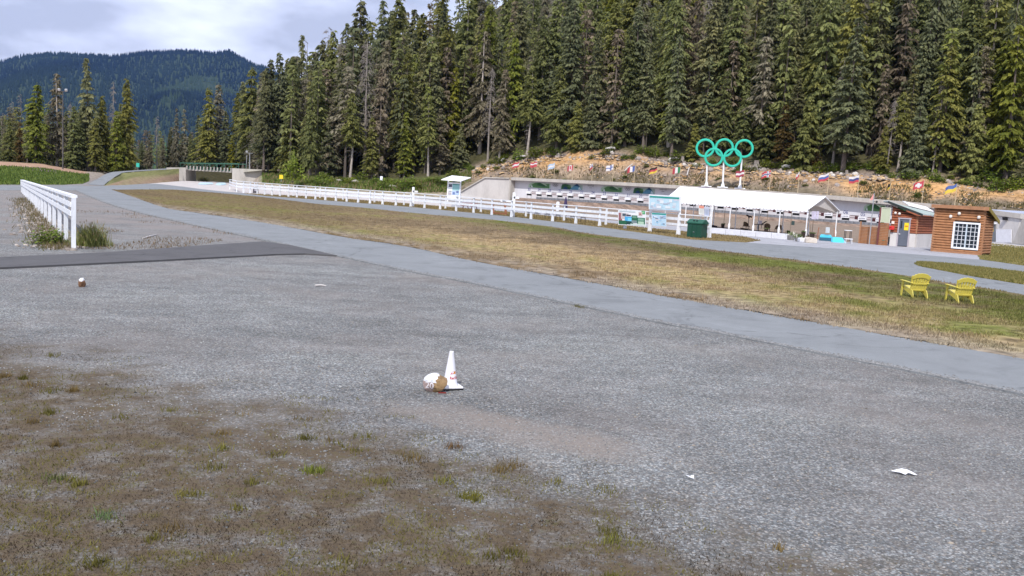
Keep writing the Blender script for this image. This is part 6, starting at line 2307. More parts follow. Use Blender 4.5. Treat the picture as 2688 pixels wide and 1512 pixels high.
# ================================================================== NEAR THINGS
# ---- yellow garden armchairs
YEL = mat('yellow_plastic', (.62, .53, .10), .4, .06, 5.0, .4)
def adirondack(label, pos, rz):
    t = thing('garden_armchair', label, 'chair', pos, rz, 'yellow armchairs on the field')
    t.scale = (.93, .93, .95)
    # faces +y; y forward
    for k in range(6):
        y = .33 - k * .105
        z = .40 - k * .028
        MB().box((0, y, z), (.54, .092, .026), tilt=Matrix.Rotation(.25, 3, 'X')).build('seat_slat', YEL, t, bevel=.006)
    tb = Matrix.Rotation(.40, 3, 'X')
    for k in range(7):
        x = (k - 3) * .086
        spread = (k - 3) * .036
        H_ = .76 - .012 * (k - 3) ** 2
        c = Vector((x + spread * .5, -.235, .24)) + Matrix.Rotation(.32, 3, 'X') @ Vector((0, 0, H_ / 2))
        MB().box(c, (.084, .022, H_), tilt=Matrix.Rotation(.32, 3, 'X') @ Matrix.Rotation((k - 3) * .045, 3, 'Y')).build('back_slat', YEL, t, bevel=.006)
    Rb = Matrix.Rotation(.32, 3, 'X')
    arch = [(-.345, .50), (-.18, .565), (0, .585), (.18, .565), (.345, .50), (.37, .64), (.2, .735), (0, .765), (-.2, .735), (-.37, .64)]
    MB().prism([Vector((0, -.25, .24)) + Rb @ Vector((x, 0, h)) for x, h in arch], Rb @ Vector((0, -.02, 0))).build('back_crest', YEL, t, bevel=.005)
    for zz, w in ((.30, .50), (.56, .60)):
        c = Vector((0, -.262, .24)) + Matrix.Rotation(.32, 3, 'X') @ Vector((0, 0, zz - .24))
        MB().box(c, (w, .022, .05), tilt=Matrix.Rotation(.32, 3, 'X')).build('back_rail', YEL, t)
    for s_ in (-1, 1):
        mb = MB()
        mb.prism([(s_ * .28, -.42, .555), (s_ * .36, -.42, .555), (s_ * .43, .25, .60), (s_ * .40, .40, .60), (s_ * .30, .40, .60), (s_ * .27, .20, .59)], (0, 0, .03))
        mb.build('arm', YEL, t, bevel=.008)
        MB().bar((s_ * .335, .30, .59), (s_ * .345, .33, 0), .10, .035, (1, 0, 0)).build('front_leg', YEL, t)
        mb = MB()
        mb.prism([(s_ * .275, .36, .41), (s_ * .275, .36, .30), (s_ * .275, -.28, .12), (s_ * .275, -.46, 0), (s_ * .275, -.56, 0), (s_ * .275, -.40, .30)], (s_ * .03, 0, 0))
        mb.build('rear_leg', YEL, t, bevel=.006)
    MB().box((0, .36, .36), (.60, .025, .11)).build('front_apron', YEL, t)
adirondack('yellow slatted garden armchair on the field, left of the two', (14.75, 33.45, .05), .10)
adirondack('yellow slatted garden armchair on the field, right of the two', (15.98, 32.55, .05), .06)

# ---- white cone with printed bull logo
cp = gnd(1181, 1019)
CW = mat('white_cone_plastic', (.76, .755, .79), .5, .09, 9.0, .35, streak=True)
cn = thing('traffic_cone', 'white traffic cone with red bull print beside the painted rock', 'cone', tuple(cp), .38)
zc_ = zat(cp.x, cp.y, 922)
MB().box((0, 0, .012), (.35, .35, .024)).build('rubber_foot', BLACK, cn, bevel=.006)
MB().box((0, 0, .04), (.345, .345, .032)).build('base', CW, cn, bevel=.012)
prof = [(.138, .05), (.120, .066), (.112, .09), (.036, zc_ - .02), (.034, zc_), (.022, zc_), (.022, zc_ - .06)]
MB().lathe(prof, 40).build('body', CW, cn, smooth=True)
def cone_r(z):
    return .112 + (.036 - .112) * (z - .09) / (zc_ - .02 - .09)
def on_cone(s, z, lift=.0012):
    """s = arc metres right of the side that faces the camera-left"""
    r = cone_r(z) + lift
    a0 = -math.pi / 2 - .38 - .02 + s / r
    return (math.cos(a0) * r, math.sin(a0) * r, z)
RED, GOLD = mat('red_print', (.50, .03, .05), .6, .05), mat('gold_print', (.80, .42, .05), .6, .05)
vs_, fs_ = text_data('Red Bull', .062, .85, .03)
mb = MB()
x0_ = min(v[0] for v in vs_)
mb.v = [on_cone(v[0] - x0_, .185 + v[1]) for v in vs_]
mb.f = fs_; mb.c = [None] * len(fs_)
mb.build('lettering', RED, cn)
def shape(pts, s0_, z0_, sc, m, name, lift, mir=1):
    mb = MB()
    n = len(pts)
    mb.v = [on_cone(s0_ + mir * p[0] * sc, z0_ + p[1] * sc, lift) for p in pts]
    mb.f = [tuple(range(n))]; mb.c = [None]
    mb.build(name, m, cn)
disc = [(.26 * math.cos(k * .393), .30 + .26 * math.sin(k * .393)) for k in range(16)]
bull = [(-.85, .0), (-.72, .22), (-.62, .42), (-.35, .55), (-.05, .50), (.1, .40), (.14, .30), (.02, .22), (-.18, .18), (-.3, .02), (-.42, -.05), (-.40, .12), (-.55, .14), (-.70, -.04)]
shape(disc, .080, .245, .085, GOLD, 'sun_print', .0016)
shape(bull, .076, .245, .085, RED, 'bull_print', .0022)
shape(bull, .084, .245, .085, RED, 'bull_print', .0022, -1)

# ---- painted rocks
def rock_mesh(name, seed, size, m, colour, n=3, rough=.22, flat=.0):
    import bmesh
    bm = bmesh.new()
    bmesh.ops.create_icosphere(bm, subdivisions=n, radius=1.0)
    r = random.Random(seed)
    planes = [(Vector((r.gauss(0, 1), r.gauss(0, 1), r.gauss(0, 1))).normalized(), r.uniform(.62, .92)) for _ in range(11)]
    for v in bm.verts:
        d = v.co.normalized()
        rad = 1.0
        for pn, dist in planes:
            k = d.dot(pn)
            if k > .05:
                rad = min(rad, dist / k)
        v.co = d * rad * (1 + r.uniform(-1, 1) * .02)
        v.co.x *= size[0]; v.co.y *= size[1]; v.co.z *= size[2]
    me = bpy.data.meshes.new(name)
    bm.to_mesh(me)
    if colour:
        at = me.color_attributes.new('Col', 'FLOAT_COLOR', 'CORNER')
        for p in me.polygons:
            c = colour(p.center, p.normal)
            for li in p.loop_indices:
                at.data[li].color = (*c, 1)
    bm.free()
    me.materials.append(m)
    return me
ROCKM = mat_attr('painted_rock', .85, .15, .35, 14.0, bump=.5)
rp0 = gnd(1141, 1031)
def rcol(c, nrm):
    if c.z > .045 and c.x < .02 + .5 * (c.z - .06):
        return (.78, .79, .84)
    if c.x < -.02:
        return (.40, .30, .28) if c.z < .07 else (.76, .77, .82)
    return (.32, .21, .11)
me = rock_mesh('rock', 19, (.205, .17, .175), ROCKM, rcol)
rk = thing('painted_rock', 'brown rock with white-painted top and white numerals beside the cone', 'rock', (rp0.x, rp0.y + .1, 0))
o = newobj('stone', me, rk)
o.location = (0, 0, .125)
bv_ = BVHTree.FromPolygons([tuple(v.co) for v in me.vertices], [tuple(p.vertices) for p in me.polygons])
import bmesh as _bm
mb = MB()
vs_, fs_ = text_data('20', .15, .95)
bm = _bm.new()
for v in vs_:
    bm.verts.new((v[0], v[1], 0))
bm.verts.ensure_lookup_table()
for f in fs_:
    try:
        bm.faces.new([bm.verts[k] for k in f])
    except ValueError:
        pass
_bm.ops.triangulate(bm, faces=bm.faces[:])
_bm.ops.subdivide_edges(bm, edges=bm.edges[:], cuts=2, use_grid_fill=True)
for v in bm.verts:
    x, z = v.co.x - .085, v.co.y - .015
    hit = bv_.ray_cast(Vector((x, -1, z)), Vector((0, 1, 0)))
    y = hit[0].y - .004 if hit[0] is not None else -.05
    v.co = (x, y, z + .0)
me2 = bpy.data.meshes.new('numerals'); bm.to_mesh(me2); bm.free()
me2.materials.append(mat('white_numeral_paint', (.76, .72, .74), .7, .05))
o = newobj('numerals', me2, rk); o.location = (0, 0, .125)
# red painted foot of the rock
MB().box((.12, -.10, .008), (.12, .03, .014), .1).build('red_paint_chip', mat('red_chip', (.22, .03, .025), .8), rk)
rp1 = gnd(215.5, 753)
def rcol2(c, nrm):
    if c.z > .045 + .3 * abs(c.x - .01):
        return (.82, .83, .86)
    return (.22, .12, .07)
me = rock_mesh('rock', 5, (.105, .10, .165), ROCKM, rcol2)
o = newobj('rock', me); o.location = (rp1.x, rp1.y, .115)
tag(o, 'small brown rock with white painted tip on the gravel at the left', 'rock')
# ---- litter
PL = mat('white_litter', (.82, .83, .88), .5, .04)
a = gnd(2372, 1246)
mb = MB()
oc = [(-.145, .03, .02), (-.06, .055, .035), (.0, .07, .045), (.06, .05, .04), (.11, .01, .025), (.148, -.045, .008), (.10, -.045, .012), (.04, -.035, .03), (.0, -.05, .006), (-.05, -.02, .02)]
mb.prism(oc, (0, 0, .004))
single('litter_scrap', mb, PL, 'long torn white plastic scrap lying on the gravel', 'litter', tuple(a + up * .01))
a = gnd(1811, 1257)
mb = MB(); mb.prism([(-.05, .02, .03), (.0, .01, .02), (.045, .015, .035), (.04, -.03, .006), (.0, -.02, .015)], (0, 0, .004))
single('litter_scrap', mb, PL, 'tiny crumpled white scrap lying on the gravel', 'litter', tuple(a + up * .008))
# pale sticks on the gravel left of the path
for lab, x0, y0, x1, y1 in (('pale bare stick lying on the gravel beyond the dark side path', 376, 627, 411, 617), ('pale thin stick lying on the gravel near the centre', 827, 752, 856, 753)):
    p, q = gnd(x0, y0), gnd(x1, y1)
    m_ = p.lerp(q, .5)
    mb = MB(); mb.tube([p - m_ + up * .03, Vector((0, .06, .045)), q - m_ + up * .03], [.035, .03, .02], 6)
    single('stick', mb, mat('bleached_wood', (.55, .52, .5), .9, .1), lab, 'stick', tuple(m_))

# ---- shrubs, boulders, stumps and logs along the forest edge
LEAF = mat_foliage('shrub_leaves', (.065, .105, .016), (.22, .28, .05), (1.15, .95, .6), .3)
def shrub_mesh(seed, n=700, m=LEAF, tall=1.0):
    r = np.random.default_rng(seed)
    u = r.normal(0, 1, (n, 3))
    u /= np.linalg.norm(u, axis=1)[:, None]
    rad = r.uniform(.35, 1, n) ** .6
    lob = 1 + .25 * np.sin(np.arctan2(u[:, 1], u[:, 0]) * 3 + seed) + .15 * np.sin(u[:, 2] * 7 + seed)
    P = u * (rad * lob)[:, None]
    P[:, 2] = np.abs(P[:, 2]) * tall
    s = r.uniform(.07, .17, n)
    a, b = r.uniform(0, 6.28, n), r.uniform(-.6, .9, n)
    e1 = np.stack([np.cos(a) * np.cos(b), np.sin(a) * np.cos(b), np.sin(b)], 1) * s[:, None] * 1.5
    e2 = np.stack([-np.sin(a), np.cos(a), np.zeros(n)], 1) * s[:, None] * .6
    V = np.stack([P, P + e1 * .5 + e2, P + e1, P + e1 * .5 - e2], 1)
    tone = np.clip(r.normal(.45, .25, n), 0, 1)
    return fast_mesh('leaves', V.reshape(-1, 3), np.arange(n * 4).reshape(-1, 4), m, cols=np.repeat(tone[:, None] * np.ones((1, 3)), 4, 0))
SHM = [shrub_mesh(s) for s in (1, 2, 3)]
STEMM = bpy.data.meshes.new('stems')
mb = MB()
for k in range(7):
    a = k * .9
    mb.tube([(0, 0, -.1), (math.cos(a) * .25, math.sin(a) * .25, .4), (math.cos(a) * .6, math.sin(a) * .6, .75)], [.04, .03, .01], 4, False)
STEMM.from_pydata(mb.v, [], mb.f); STEMM.materials.append(BARK); STEMM.update()
def shrub(label, pos, rx, rz, k=0, group='shrubs along the forest edge', name='shrub'):
    t = thing(name, label, 'shrub', pos, rng.uniform(0, 6.28), group)
    t.scale = (rx, rx, rz)
    newobj('leaves', SHM[k % 3], t)
    newobj('stems', STEMM, t)
    return t
gc_ = thing('grass_clump', 'tall yellow-green grass clump at the near end of the white board fence', 'grass clump', tuple(gnd(238, 645)))
n = 900
Pc = np.column_stack([rng.normal(0, .30, n), rng.normal(0, .35, n), np.zeros(n)])
hc_ = rng.uniform(.25, 1.0, n) * np.clip(1.15 - np.abs(Pc[:, 0]) * .9, .3, 1.1)
ac_ = rng.uniform(0, 6.28, n)
lc_ = hc_ * rng.uniform(.05, .5, n)
Vc = np.zeros((n, 3, 3), np.float32)
Vc[:, 0] = Pc + np.stack([np.cos(ac_) * .016, np.sin(ac_) * .016, 0 * ac_], 1)
Vc[:, 1] = Pc - np.stack([np.cos(ac_) * .016, np.sin(ac_) * .016, 0 * ac_], 1)
Vc[:, 2] = Pc + np.stack([np.cos(ac_ * 3) * lc_, np.sin(ac_ * 3) * lc_, hc_], 1)
STK = newobj('stalks', fast_mesh('stalks', Vc.reshape(-1, 3), np.arange(n * 3).reshape(-1, 3), GRASS, cols=np.repeat(lerpc((.11, .14, .035), (.30, .29, .10), rng.uniform(0, 1, n)), 3, 0)), gc_)
sd_ = rng.uniform(0, 1, n) > .9
Vs = Vc[sd_].copy(); Vs[:, 0] = Vs[:, 2] - np.array((.02, 0, .12)); Vs[:, 1] = Vs[:, 2] - np.array((-.02, .01, .12))
SDH = newobj('seed_heads', fast_mesh('seed_heads', Vs.reshape(-1, 3), np.arange(len(Vs) * 3).reshape(-1, 3), GRASS, cols=np.tile(np.array((.30, .22, .12)), (len(Vs) * 3, 1))), gc_)
STK['kind'] = 'stuff'
SDH['kind'] = 'stuff'
shrub('low brown-green weed clump at the left foot of the board fence', tuple(gnd(128, 640)), .75, .55, 1, 'lone bushes')
shrub('leafy pale green sapling beside the light pole at the forest corner', tuple(atd(768, 474, 196)), 2.6, 3.6, 1, 'lone bushes', 'sapling')
t_ = shrub('slim upright pale green sapling top beside the corner light pole', tuple(atd(768, 470, 197)), 1.1, 6.0, 2, 'lone bushes', 'sapling')
shrub('yellow-green bush below the bridge deck', tuple(gnd(563, 474.5)), 1.7, 2.2, 2, 'lone bushes')
shrub('low green bush spreading beside the bridge opening', tuple(gnd(535, 476.5)), 1.6, 1.0, 0, 'lone bushes')
SHR = []
def place_labels(lst):
    by = {}
    for lab, px, o in lst:
        by.setdefault(lab, []).append((px, o))
    for lab, l in by.items():
        l.sort(key=lambda a: a[0])
        for i, (px, o) in enumerate(l):
            if len(l) in PLACE:
                o['label'] = PLACE[len(l)][i] + ' ' + lab
for zlo, zhi, cnt, y_off in ((830, 1200, 26, 0), (1210, 1700, 22, 1), (1700, 2300, 20, 1), (2300, 2760, 18, 1)):
    for k in range(cnt):
        px = zlo + (zhi - zlo) * (k + float(rng.uniform(.2, .8))) / cnt
        if y_off == 0:
            d0, _ = foot(px)
            d = d0 + (edge_depth(px) - d0) * float(rng.uniform(.3, 1.0))
        else:
            d = edge_depth(px) + float(rng.uniform(-1.5, 3))
        p = atd(px, 0, d)
        zone = next((z for a, b_, z in ZONES if a <= px < b_), 'on the forest slope')
        s_ = float(rng.uniform(.9, 2.2))
        lab = f"{'large' if s_ > 1.7 else ('small' if s_ < 1.25 else 'mid-sized')} green shrub at the forest edge {zone}"
        if y_off == 0:
            lab = f"{'large' if s_ > 1.7 else ('small' if s_ < 1.25 else 'mid-sized')} green shrub on the leafy bank {zone.replace('in the forest ', '')}"
        SHR.append((lab, px, '@'))
        SHR[-1] = (lab, px, shrub(lab, (p.x, p.y, hill_z(px, d) - .1), s_, s_ * float(rng.uniform(.6, 1.1)), k))
for k in range(24):
    px = float(rng.uniform(1250, 2740))
    p = hill_pt(px, float(rng.uniform(.15, .85)))
    zone = next((z for a, b_, z in ZONES if a <= px < b_), 'on the forest slope')
    s_ = float(rng.uniform(.4, .95))
    lab = f"low olive shrub on the cut bank {zone}"
    SHR.append((lab, px, shrub(lab, (p.x, p.y, p.z - .05), s_, s_ * .7, k, 'shrubs on the cut bank')))
place_labels(SHR)
BOULD = mat('boulder_stone', (.36, .31, .28), .95, .3, 1.2, .1, bump=.6)
BOULW = mat('pale_boulder', (.62, .58, .54), .95, .15, 1.2, .1, bump=.6)
RM = [rock_mesh('boulder', s, (1, .8, .7), BOULD, None, 2) for s in (31, 32, 33)] + [rock_mesh('boulder', s, (1, .8, .65), BOULW, None, 2) for s in (41, 42)]
BLD = []
for k in range(64):
    px = float(rng.uniform(1290, 2760))
    t = float(rng.choice([rng.uniform(.84, 1.0), rng.uniform(.3, .9)], p=[.72, .28]))
    p = hill_pt(px, t)
    s_ = float(rng.uniform(.3, .95))
    o = newobj('boulder', RM[int(rng.integers(5))])
    o.location = (p.x, p.y, p.z + .1 * s_)
    o.rotation_euler = tuple(rng.uniform(0, 6.28, 3))
    o.scale = (s_, s_, s_ * .9)
    zone = next((z for a, b_, z in ZONES if a <= px < b_), 'on the forest slope').replace('above', 'on the cut bank above').replace('behind', 'on the cut bank behind')
    tag(o, f"{'big' if s_ > .65 else 'small'} {'pale' if o.data in RM[3:] else 'grey-brown'} boulder {'high' if t > .84 else 'low'} {zone}", 'boulder', 'boulders on the cut bank')
    BLD.append((o['label'], px, o))
place_labels(BLD)
for lab, px, d_, s_, k in (('white boulder on the leafy bank near the fence marker', 1049, .5, 1.1, 3), ('pale flat boulder on the bank below the forest', 950, .75, 1.3, 4), ('pale boulder on the bank left of the light boulders', 905, .8, .8, 3), ('grey boulder at the foot of the bank', 1108, .7, .7, 4)):
    d0, _ = foot(px)
    d = d0 + (edge_depth(px) - d0) * d_
    p = atd(px, 0, d)
    o = newobj('boulder', RM[k]); o.location = (p.x, p.y, hill_z(px, d) + .2); o.scale = (s_, s_, s_ * .8); o.rotation_euler = (.2, .1, px)
    tag(o, lab, 'boulder')
# big rubble on the slope, too much to count
n = 5200
pxr = rng.uniform(1240, 2900, n)
tr = np.where(rng.uniform(0, 1, n) < .55, rng.uniform(.80, 1.03, n), rng.uniform(.05, .95, n))
PP = np.array([tuple(hill_pt(a, b_)) for a, b_ in zip(pxr, tr)])
def stones(name, P, s, cols, m, label, squash=.6):
    n = len(P)
    base = np.array([(1, 0, 0), (-.5, .87, 0), (-.5, -.87, 0), (.5, .6, .8), (-.9, .1, .75), (.3, -.75, .85)], np.float32)
    a = rng.uniform(0, 6.28, n)
    ca, sa = np.cos(a), np.sin(a)
    jit = 1 + rng.uniform(-.35, .35, (n, 6, 3))
    b_ = base[None] * jit
    x = b_[:, :, 0] * ca[:, None] - b_[:, :, 1] * sa[:, None]
    y = b_[:, :, 0] * sa[:, None] + b_[:, :, 1] * ca[:, None]
    z = (b_[:, :, 2] - .2) * squash
    V = np.stack([x, y, z], 2) * s[:, None, None] + P[:, None, :]
    tri = np.array([(0, 1, 3), (1, 4, 3), (1, 2, 4), (2, 5, 4), (2, 0, 5), (0, 3, 5), (3, 4, 5)])
    Fc = (np.arange(n)[:, None, None] * 6 + tri[None]).reshape(-1, 3)
    me = fast_mesh(name, V.reshape(-1, 3), Fc, m, cols=np.repeat(cols, 6, 0))
    return tag(newobj(name, me), label, None, None, 'stuff')
STONE = mat_attr('loose_stone', .9, .15, 0.0)
rc = lerpc((.14, .11, .095), (.42, .36, .32), rng.uniform(0, 1, n) ** 1.5)
org = (rng.uniform(0, 1, n) < .55) & (tr < .94)
rc[org] = lerpc((.38, .22, .09), (.60, .44, .26), rng.uniform(0, 1, int(org.sum())))
stones('rubble', PP, rng.uniform(.08, .42, n) * np.where(tr > .8, 1.15, .8), rc, STONE, 'grey and orange rubble strewn over the cut bank')
# scrub on the lower cut bank
n = 12000
pxr = rng.uniform(1230, 2900, n)
tr = rng.uniform(.0, 1, n) ** 1.3 * .62
kp = vnoise(pxr, tr * 300, 60, 3) + rng.uniform(-.2, .2, n) > .42
pxr, tr = pxr[kp], tr[kp]
PP = np.array([tuple(hill_pt(a, b_)) for a, b_ in zip(pxr, tr)])
blades('bank_scrub', PP, rng.uniform(.15, .6, len(PP)), rng.uniform(.06, .16, len(PP)), .7, lerpc((.07, .065, .03), (.22, .18, .09), rng.uniform(0, 1, len(PP))), GRASS, 'dry brown and olive scrub over the lower cut bank')
# grass on the mound and the leafy bank
n = 26000
pxr = np.concatenate([rng.uniform(-200, 235, n // 2), rng.uniform(700, 1260, n // 2)])
tr = np.concatenate([rng.uniform(.0, .66, n // 2), rng.uniform(.22, 1.02, n // 2)])
PP = np.array([tuple(hill_pt(a, b_)) for a, b_ in zip(pxr, tr)])
gc = lerpc((.055, .10, .02), (.19, .24, .06), rng.uniform(0, 1, n))
pk = (rng.uniform(0, 1, n) < .10) & (pxr > 60) & (pxr < 150) & (tr > .45)
gc[pk] = np.array((.42, .26, .40))
gc[(pxr > 700) & (rng.uniform(0, 1, n) < .25)] = np.array((.32, .22, .14))
blades('bank_grass', PP, np.where(pxr < 300, rng.uniform(.15, .5, n), rng.uniform(.3, .9, n)), rng.uniform(.08, .2, n), .5, gc, GRASS, 'tall green grass and fireweed over the mound and the bank')
# stumps and fallen logs
def stump(label, px, t, s_):
    p = hill_pt(px, t)
    th = thing('stump', label, 'stump', (p.x, p.y, p.z), rng.uniform(0, 6.28))
    mb = MB(); mb.tube([(0, 0, -.3), (.05, 0, .3 * s_), (.0, .05, 1.1 * s_)], [.6 * s_, .4 * s_, .34 * s_], 9); mb.build('bole', DEADWOOD, th)
    for k in range(7):
        a = k * .9 + .2
        MB().tube([(0, 0, .35 * s_), (math.cos(a) * .6 * s_, math.sin(a) * .6 * s_, .15 * s_), (math.cos(a) * 1.2 * s_, math.sin(a) * 1.2 * s_, -.3 * s_)], [.2 * s_, .13 * s_, .03], 5, False).build('root', DEADWOOD, th)
stump('large grey uprooted stump at the forest edge right of the rings', 2022, .99, 1.35)
stump('broken grey stump at the forest edge left of the rings', 1822, 1.0, 1.0)
stump('small grey stump near the pennant pole on the bank', 2265, .97, .7)
for lab, x0, t0, x1, t1, r_ in (('pale fallen log below the forest edge above the first flags', 1372, 1.0, 1402, 1.0, .28), ('pale leaning log at the forest edge by the first flag', 1338, .95, 1346, 1.3, .3), ('grey log lying left of the green rings', 1790, .98, 1815, 1.0, .22), ('white driftwood branch low on the bank beyond the third flags', 1670, .42, 1690, .62, .12), ('pale cut log jutting out right of the rings', 2092, 1.0, 2112, 1.0, .35), ('pale slanting branch on the bank above the tent', 1838, .45, 1843, .7, .12), ('white flat log on the slope among the shrubs', 1617, 1.9, 1640, 1.9, .3)):
    p, q = hill_pt(x0, t0), hill_pt(x1, t1)
    p.z += .5; q.z += .7
    m_ = p.lerp(q, .5)
    mb = MB(); mb.tube([p - m_, Vector((0, 0, .12)), q - m_], [r_, r_ * .9, r_ * .7], 8)
    single('log', mb, mat('bleached_wood', (.55, .52, .5), .9, .1), lab, 'log', tuple(m_))

# ---- foreground: loose stones, moss tufts and weeds
n = 62000
dp = 6.3 + (rng.uniform(0, 1, n) ** 1.25) * 24
pxr = rng.uniform(-60, 2750, n)
X = (pxr - 1344) / F * dp * 1.01 + 0.0
Pg = np.column_stack([X, dp, np.zeros(n)])
# stay off the asphalt
okm = ~inside(Pg[:, 0], Pg[:, 1], [(p.x, p.y) for p in lowW] + [(p.x, p.y) for p in upW[::-1]])
okm &= ~inside(Pg[:, 0], Pg[:, 1], [(p.x, p.y) for p in G(tarE)])
okm &= ~inside(Pg[:, 0], Pg[:, 1], [(p.x, p.y) for p in upW] + [(p.x, p.y) for p in rdLowW[::-1]])
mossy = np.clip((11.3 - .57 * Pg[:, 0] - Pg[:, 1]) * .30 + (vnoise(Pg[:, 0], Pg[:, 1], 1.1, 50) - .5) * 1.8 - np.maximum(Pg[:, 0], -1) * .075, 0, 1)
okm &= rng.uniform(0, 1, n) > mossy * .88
Pg = Pg[okm]
mossy = mossy[okm]
n = len(Pg)
sz = rng.uniform(.005, .016, n) * (1 + (rng.uniform(0, 1, n) > .985) * .9)
g_ = rng.uniform(0, 1, n)
gcol = lerpc((.11, .112, .112), (.34, .346, .346), g_)
gcol[g_ > .99] = np.array((.42, .42, .41))
tn = rng.uniform(0, 1, n) < .12
gcol[tn] *= np.array((1.12, .95, .78))
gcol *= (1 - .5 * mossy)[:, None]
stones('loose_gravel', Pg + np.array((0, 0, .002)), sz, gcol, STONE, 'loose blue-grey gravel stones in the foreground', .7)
# moss and dead grass
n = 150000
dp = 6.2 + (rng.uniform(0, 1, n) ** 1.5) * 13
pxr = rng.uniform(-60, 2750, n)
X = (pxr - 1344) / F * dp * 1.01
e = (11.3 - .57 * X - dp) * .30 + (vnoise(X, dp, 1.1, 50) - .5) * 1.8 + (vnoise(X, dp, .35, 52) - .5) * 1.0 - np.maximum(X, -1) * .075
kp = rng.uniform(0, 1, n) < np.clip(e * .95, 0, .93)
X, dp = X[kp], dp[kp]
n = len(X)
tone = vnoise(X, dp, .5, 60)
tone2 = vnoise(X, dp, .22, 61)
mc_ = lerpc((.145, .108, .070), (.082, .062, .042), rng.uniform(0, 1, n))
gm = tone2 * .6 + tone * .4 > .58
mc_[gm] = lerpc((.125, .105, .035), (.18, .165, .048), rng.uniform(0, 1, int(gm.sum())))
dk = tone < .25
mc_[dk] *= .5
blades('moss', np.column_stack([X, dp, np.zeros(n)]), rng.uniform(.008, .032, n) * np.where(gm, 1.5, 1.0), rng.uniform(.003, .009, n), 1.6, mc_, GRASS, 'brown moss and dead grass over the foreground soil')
# tufts
tx, tb = [], []
for k in range(90):
    d = 6.6 + rng.uniform(0, 1) ** 1.2 * 9
    px = rng.uniform(-20, 2700)
    x = (px - 1344) / F * d
    if (11.3 - .57 * x - d) * .30 - max(x, -1) * .075 + rng.uniform(-.4, .25) < 0:
        continue
    m_ = int(rng.uniform(25, 95))
    r_ = rng.uniform(.03, .10)
    tx.append(np.column_stack([rng.normal(x, r_, m_), rng.normal(d, r_, m_), np.zeros(m_)]))
    c = np.array((.17, .155, .04)) if rng.uniform() < .6 else np.array((.21, .15, .06))
    tb.append(np.repeat((c * rng.uniform(.6, 1.0))[None], m_, 0))
# a few planted where the photograph shows single green tufts
for px, py, c in ((825, 1237, (.15, .17, .03)), (272, 1357, (.12, .17, .07)), (590, 1180, (.17, .16, .04)), (1610, 1425, (.17, .17, .04)), (1230, 1305, (.16, .15, .03)), (1240, 1313, (.16, .15, .03)), (1193, 1176, (.16, .10, .05)), (1165, 1265, (.17, .16, .04)), (820, 1240, (.15, .17, .03)), (500, 1300, (.17, .15, .04)), (140, 1260, (.12, .14, .04)), (1530, 808, (.14, .13, .05)), (1515, 805, (.14, .13, .05))):
    p = gnd(px, py)
    m_ = 70
    tx.append(np.column_stack([rng.normal(p.x, .07, m_), rng.normal(p.y, .06, m_), np.zeros(m_)]))
    tb.append(np.array(c)[None] * rng.uniform(.7, 1.4, (m_, 1)))
TX, TB = np.concatenate(tx), np.concatenate(tb) * rng.uniform(.8, 1.25, (sum(len(t) for t in tx), 1))
blades('grass_tufts', TX, rng.uniform(.03, .10, len(TX)), rng.uniform(.004, .009, len(TX)), .8, TB, GRASS, 'small olive grass tufts dotted over the foreground soil')
# weeds and rocks along the left fence foot, weeds on the gravel verge
n = 2600
t = rng.uniform(0, 1, n) ** 1.6
base_ = np.array([(na.x, na.y)]) + (np.array([(fa.x - na.x, fa.y - na.y)]) * t[:, None]) * .75
off = np.abs(rng.normal(0, .6, n)) * -1
X, Y = base_[:, 0] + off, base_[:, 1] + rng.normal(-.3, .5, n)
blades('fence_weeds', np.column_stack([X, Y, np.zeros(n)]), rng.uniform(.05, .30, n), rng.uniform(.01, .025, n), .8, lerpc((.10, .10, .035), (.22, .16, .09), rng.uniform(0, 1, n)), GRASS, 'brown and olive weeds along the foot of the board fence')
n = 900
t = rng.uniform(0, 1, n) ** 1.7
X = na.x + (fa.x - na.x) * t * .6 - np.abs(rng.normal(0, .8, n)) + .35
Y = na.y + (fa.y - na.y) * t * .6 + rng.normal(-.2, .4, n)
stones('fence_rubble', np.column_stack([X, Y, np.zeros(n)]), rng.uniform(.03, .15, n), lerpc((.16, .13, .11), (.45, .40, .36), rng.uniform(0, 1, n)), STONE, 'brown and grey stones heaped along the board fence')
n = 9000
pxr = rng.uniform(200, 740, n); yy = rng.uniform(525, 655, n)
P = np.array([tuple(gnd(a, b_)) for a, b_ in zip(pxr, yy)])
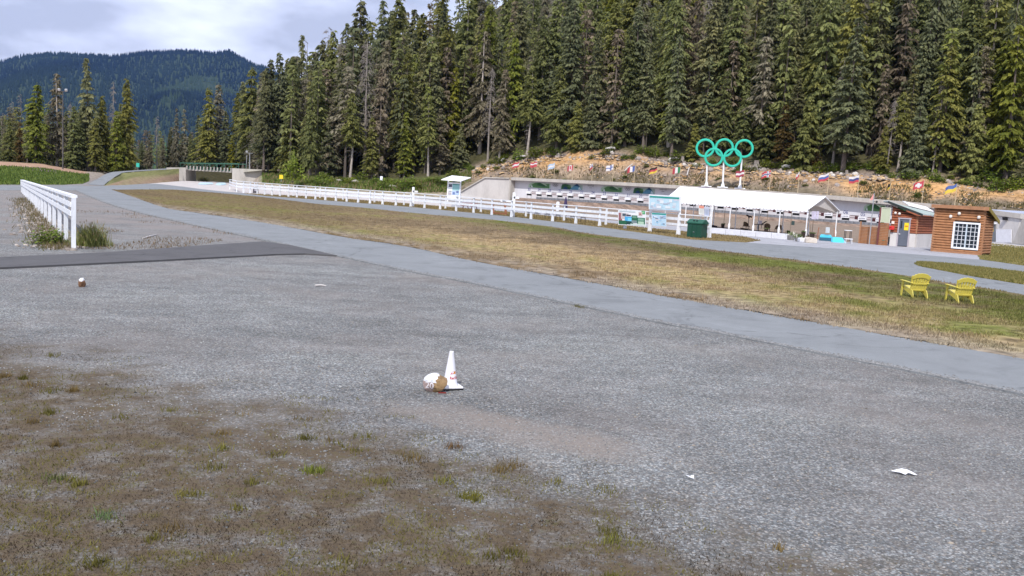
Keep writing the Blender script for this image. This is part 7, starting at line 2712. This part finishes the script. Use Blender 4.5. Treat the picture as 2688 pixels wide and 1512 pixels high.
kp = (vnoise(P[:, 0], P[:, 1], 3.0, 91) > .62) & ~inside(P[:, 0], P[:, 1], [(p.x, p.y) for p in lowW] + [(p.x, p.y) for p in upW[::-1]]) & ~inside(P[:, 0], P[:, 1], [(p.x, p.y) for p in G(tarE)]) & ~inside(P[:, 0], P[:, 1], [(p.x, p.y) for p in upW] + [(p.x, p.y) for p in rdLowW[::-1]])
P = P[kp]
blades('verge_weeds', P, rng.uniform(.04, .16, len(P)), rng.uniform(.01, .022, len(P)), .9, lerpc((.14, .11, .06), (.24, .17, .11), rng.uniform(0, 1, len(P))), GRASS, 'sparse brown weeds on the gravel between path and fence')

# ---- the air: one box of even pale haze
def m_haze():
    m = bpy.data.materials.new('pale_haze')
    m.use_nodes = True
    nt_ = m.node_tree
    nt_.nodes.clear()
    v = nt_.nodes.new('ShaderNodeVolumePrincipled')
    v.inputs['Color'].default_value = (.24, .45, 1.0, 1)
    v.inputs['Density'].default_value = 2.5e-5
    v.inputs['Anisotropy'].default_value = 0.0
    nt_.links.new(v.outputs[0], nt_.nodes.new('ShaderNodeOutputMaterial').inputs['Volume'])
    return m
hzm = MB()
hzm.box((0, 3200, 560), (9000, 7000, 1400))
hz_o = hzm.build('haze', m_haze())
tag(hz_o, 'thin bluish haze in the air of the valley', None, None, 'stuff')
print('TOP-LEVEL', len([o for o in scn.objects if o.parent is None]), 'ALL', len(scn.objects))

# ---- gravel kicked over the edges of the paths
edge = np.array([(p.x, p.y) for p in lowW])
seg = rng.integers(0, len(edge) - 1, 9000)
ft = rng.uniform(0, 1, 9000)[:, None]
Pe = edge[seg] * (1 - ft) + edge[seg + 1] * ft
dl = edge[np.minimum(seg + 1, len(edge) - 1)] - edge[seg]
nl = np.stack([-dl[:, 1], dl[:, 0]], 1) / (np.linalg.norm(dl, axis=1)[:, None] + 1e-9)
off = np.abs(rng.normal(0, .16, 9000)) - .03
Pe = Pe + nl * off[:, None]
onp = inside(Pe[:, 0], Pe[:, 1], [(p.x, p.y) for p in lowW] + [(p.x, p.y) for p in upW[::-1]])
stones('spilled_gravel', np.column_stack([Pe, np.where(onp, .046, .002)]), rng.uniform(.008, .03, 9000), lerpc((.14, .14, .14), (.34, .34, .34), rng.uniform(0, 1, 9000)), STONE, 'gravel spilled along the near edge of the grey path')
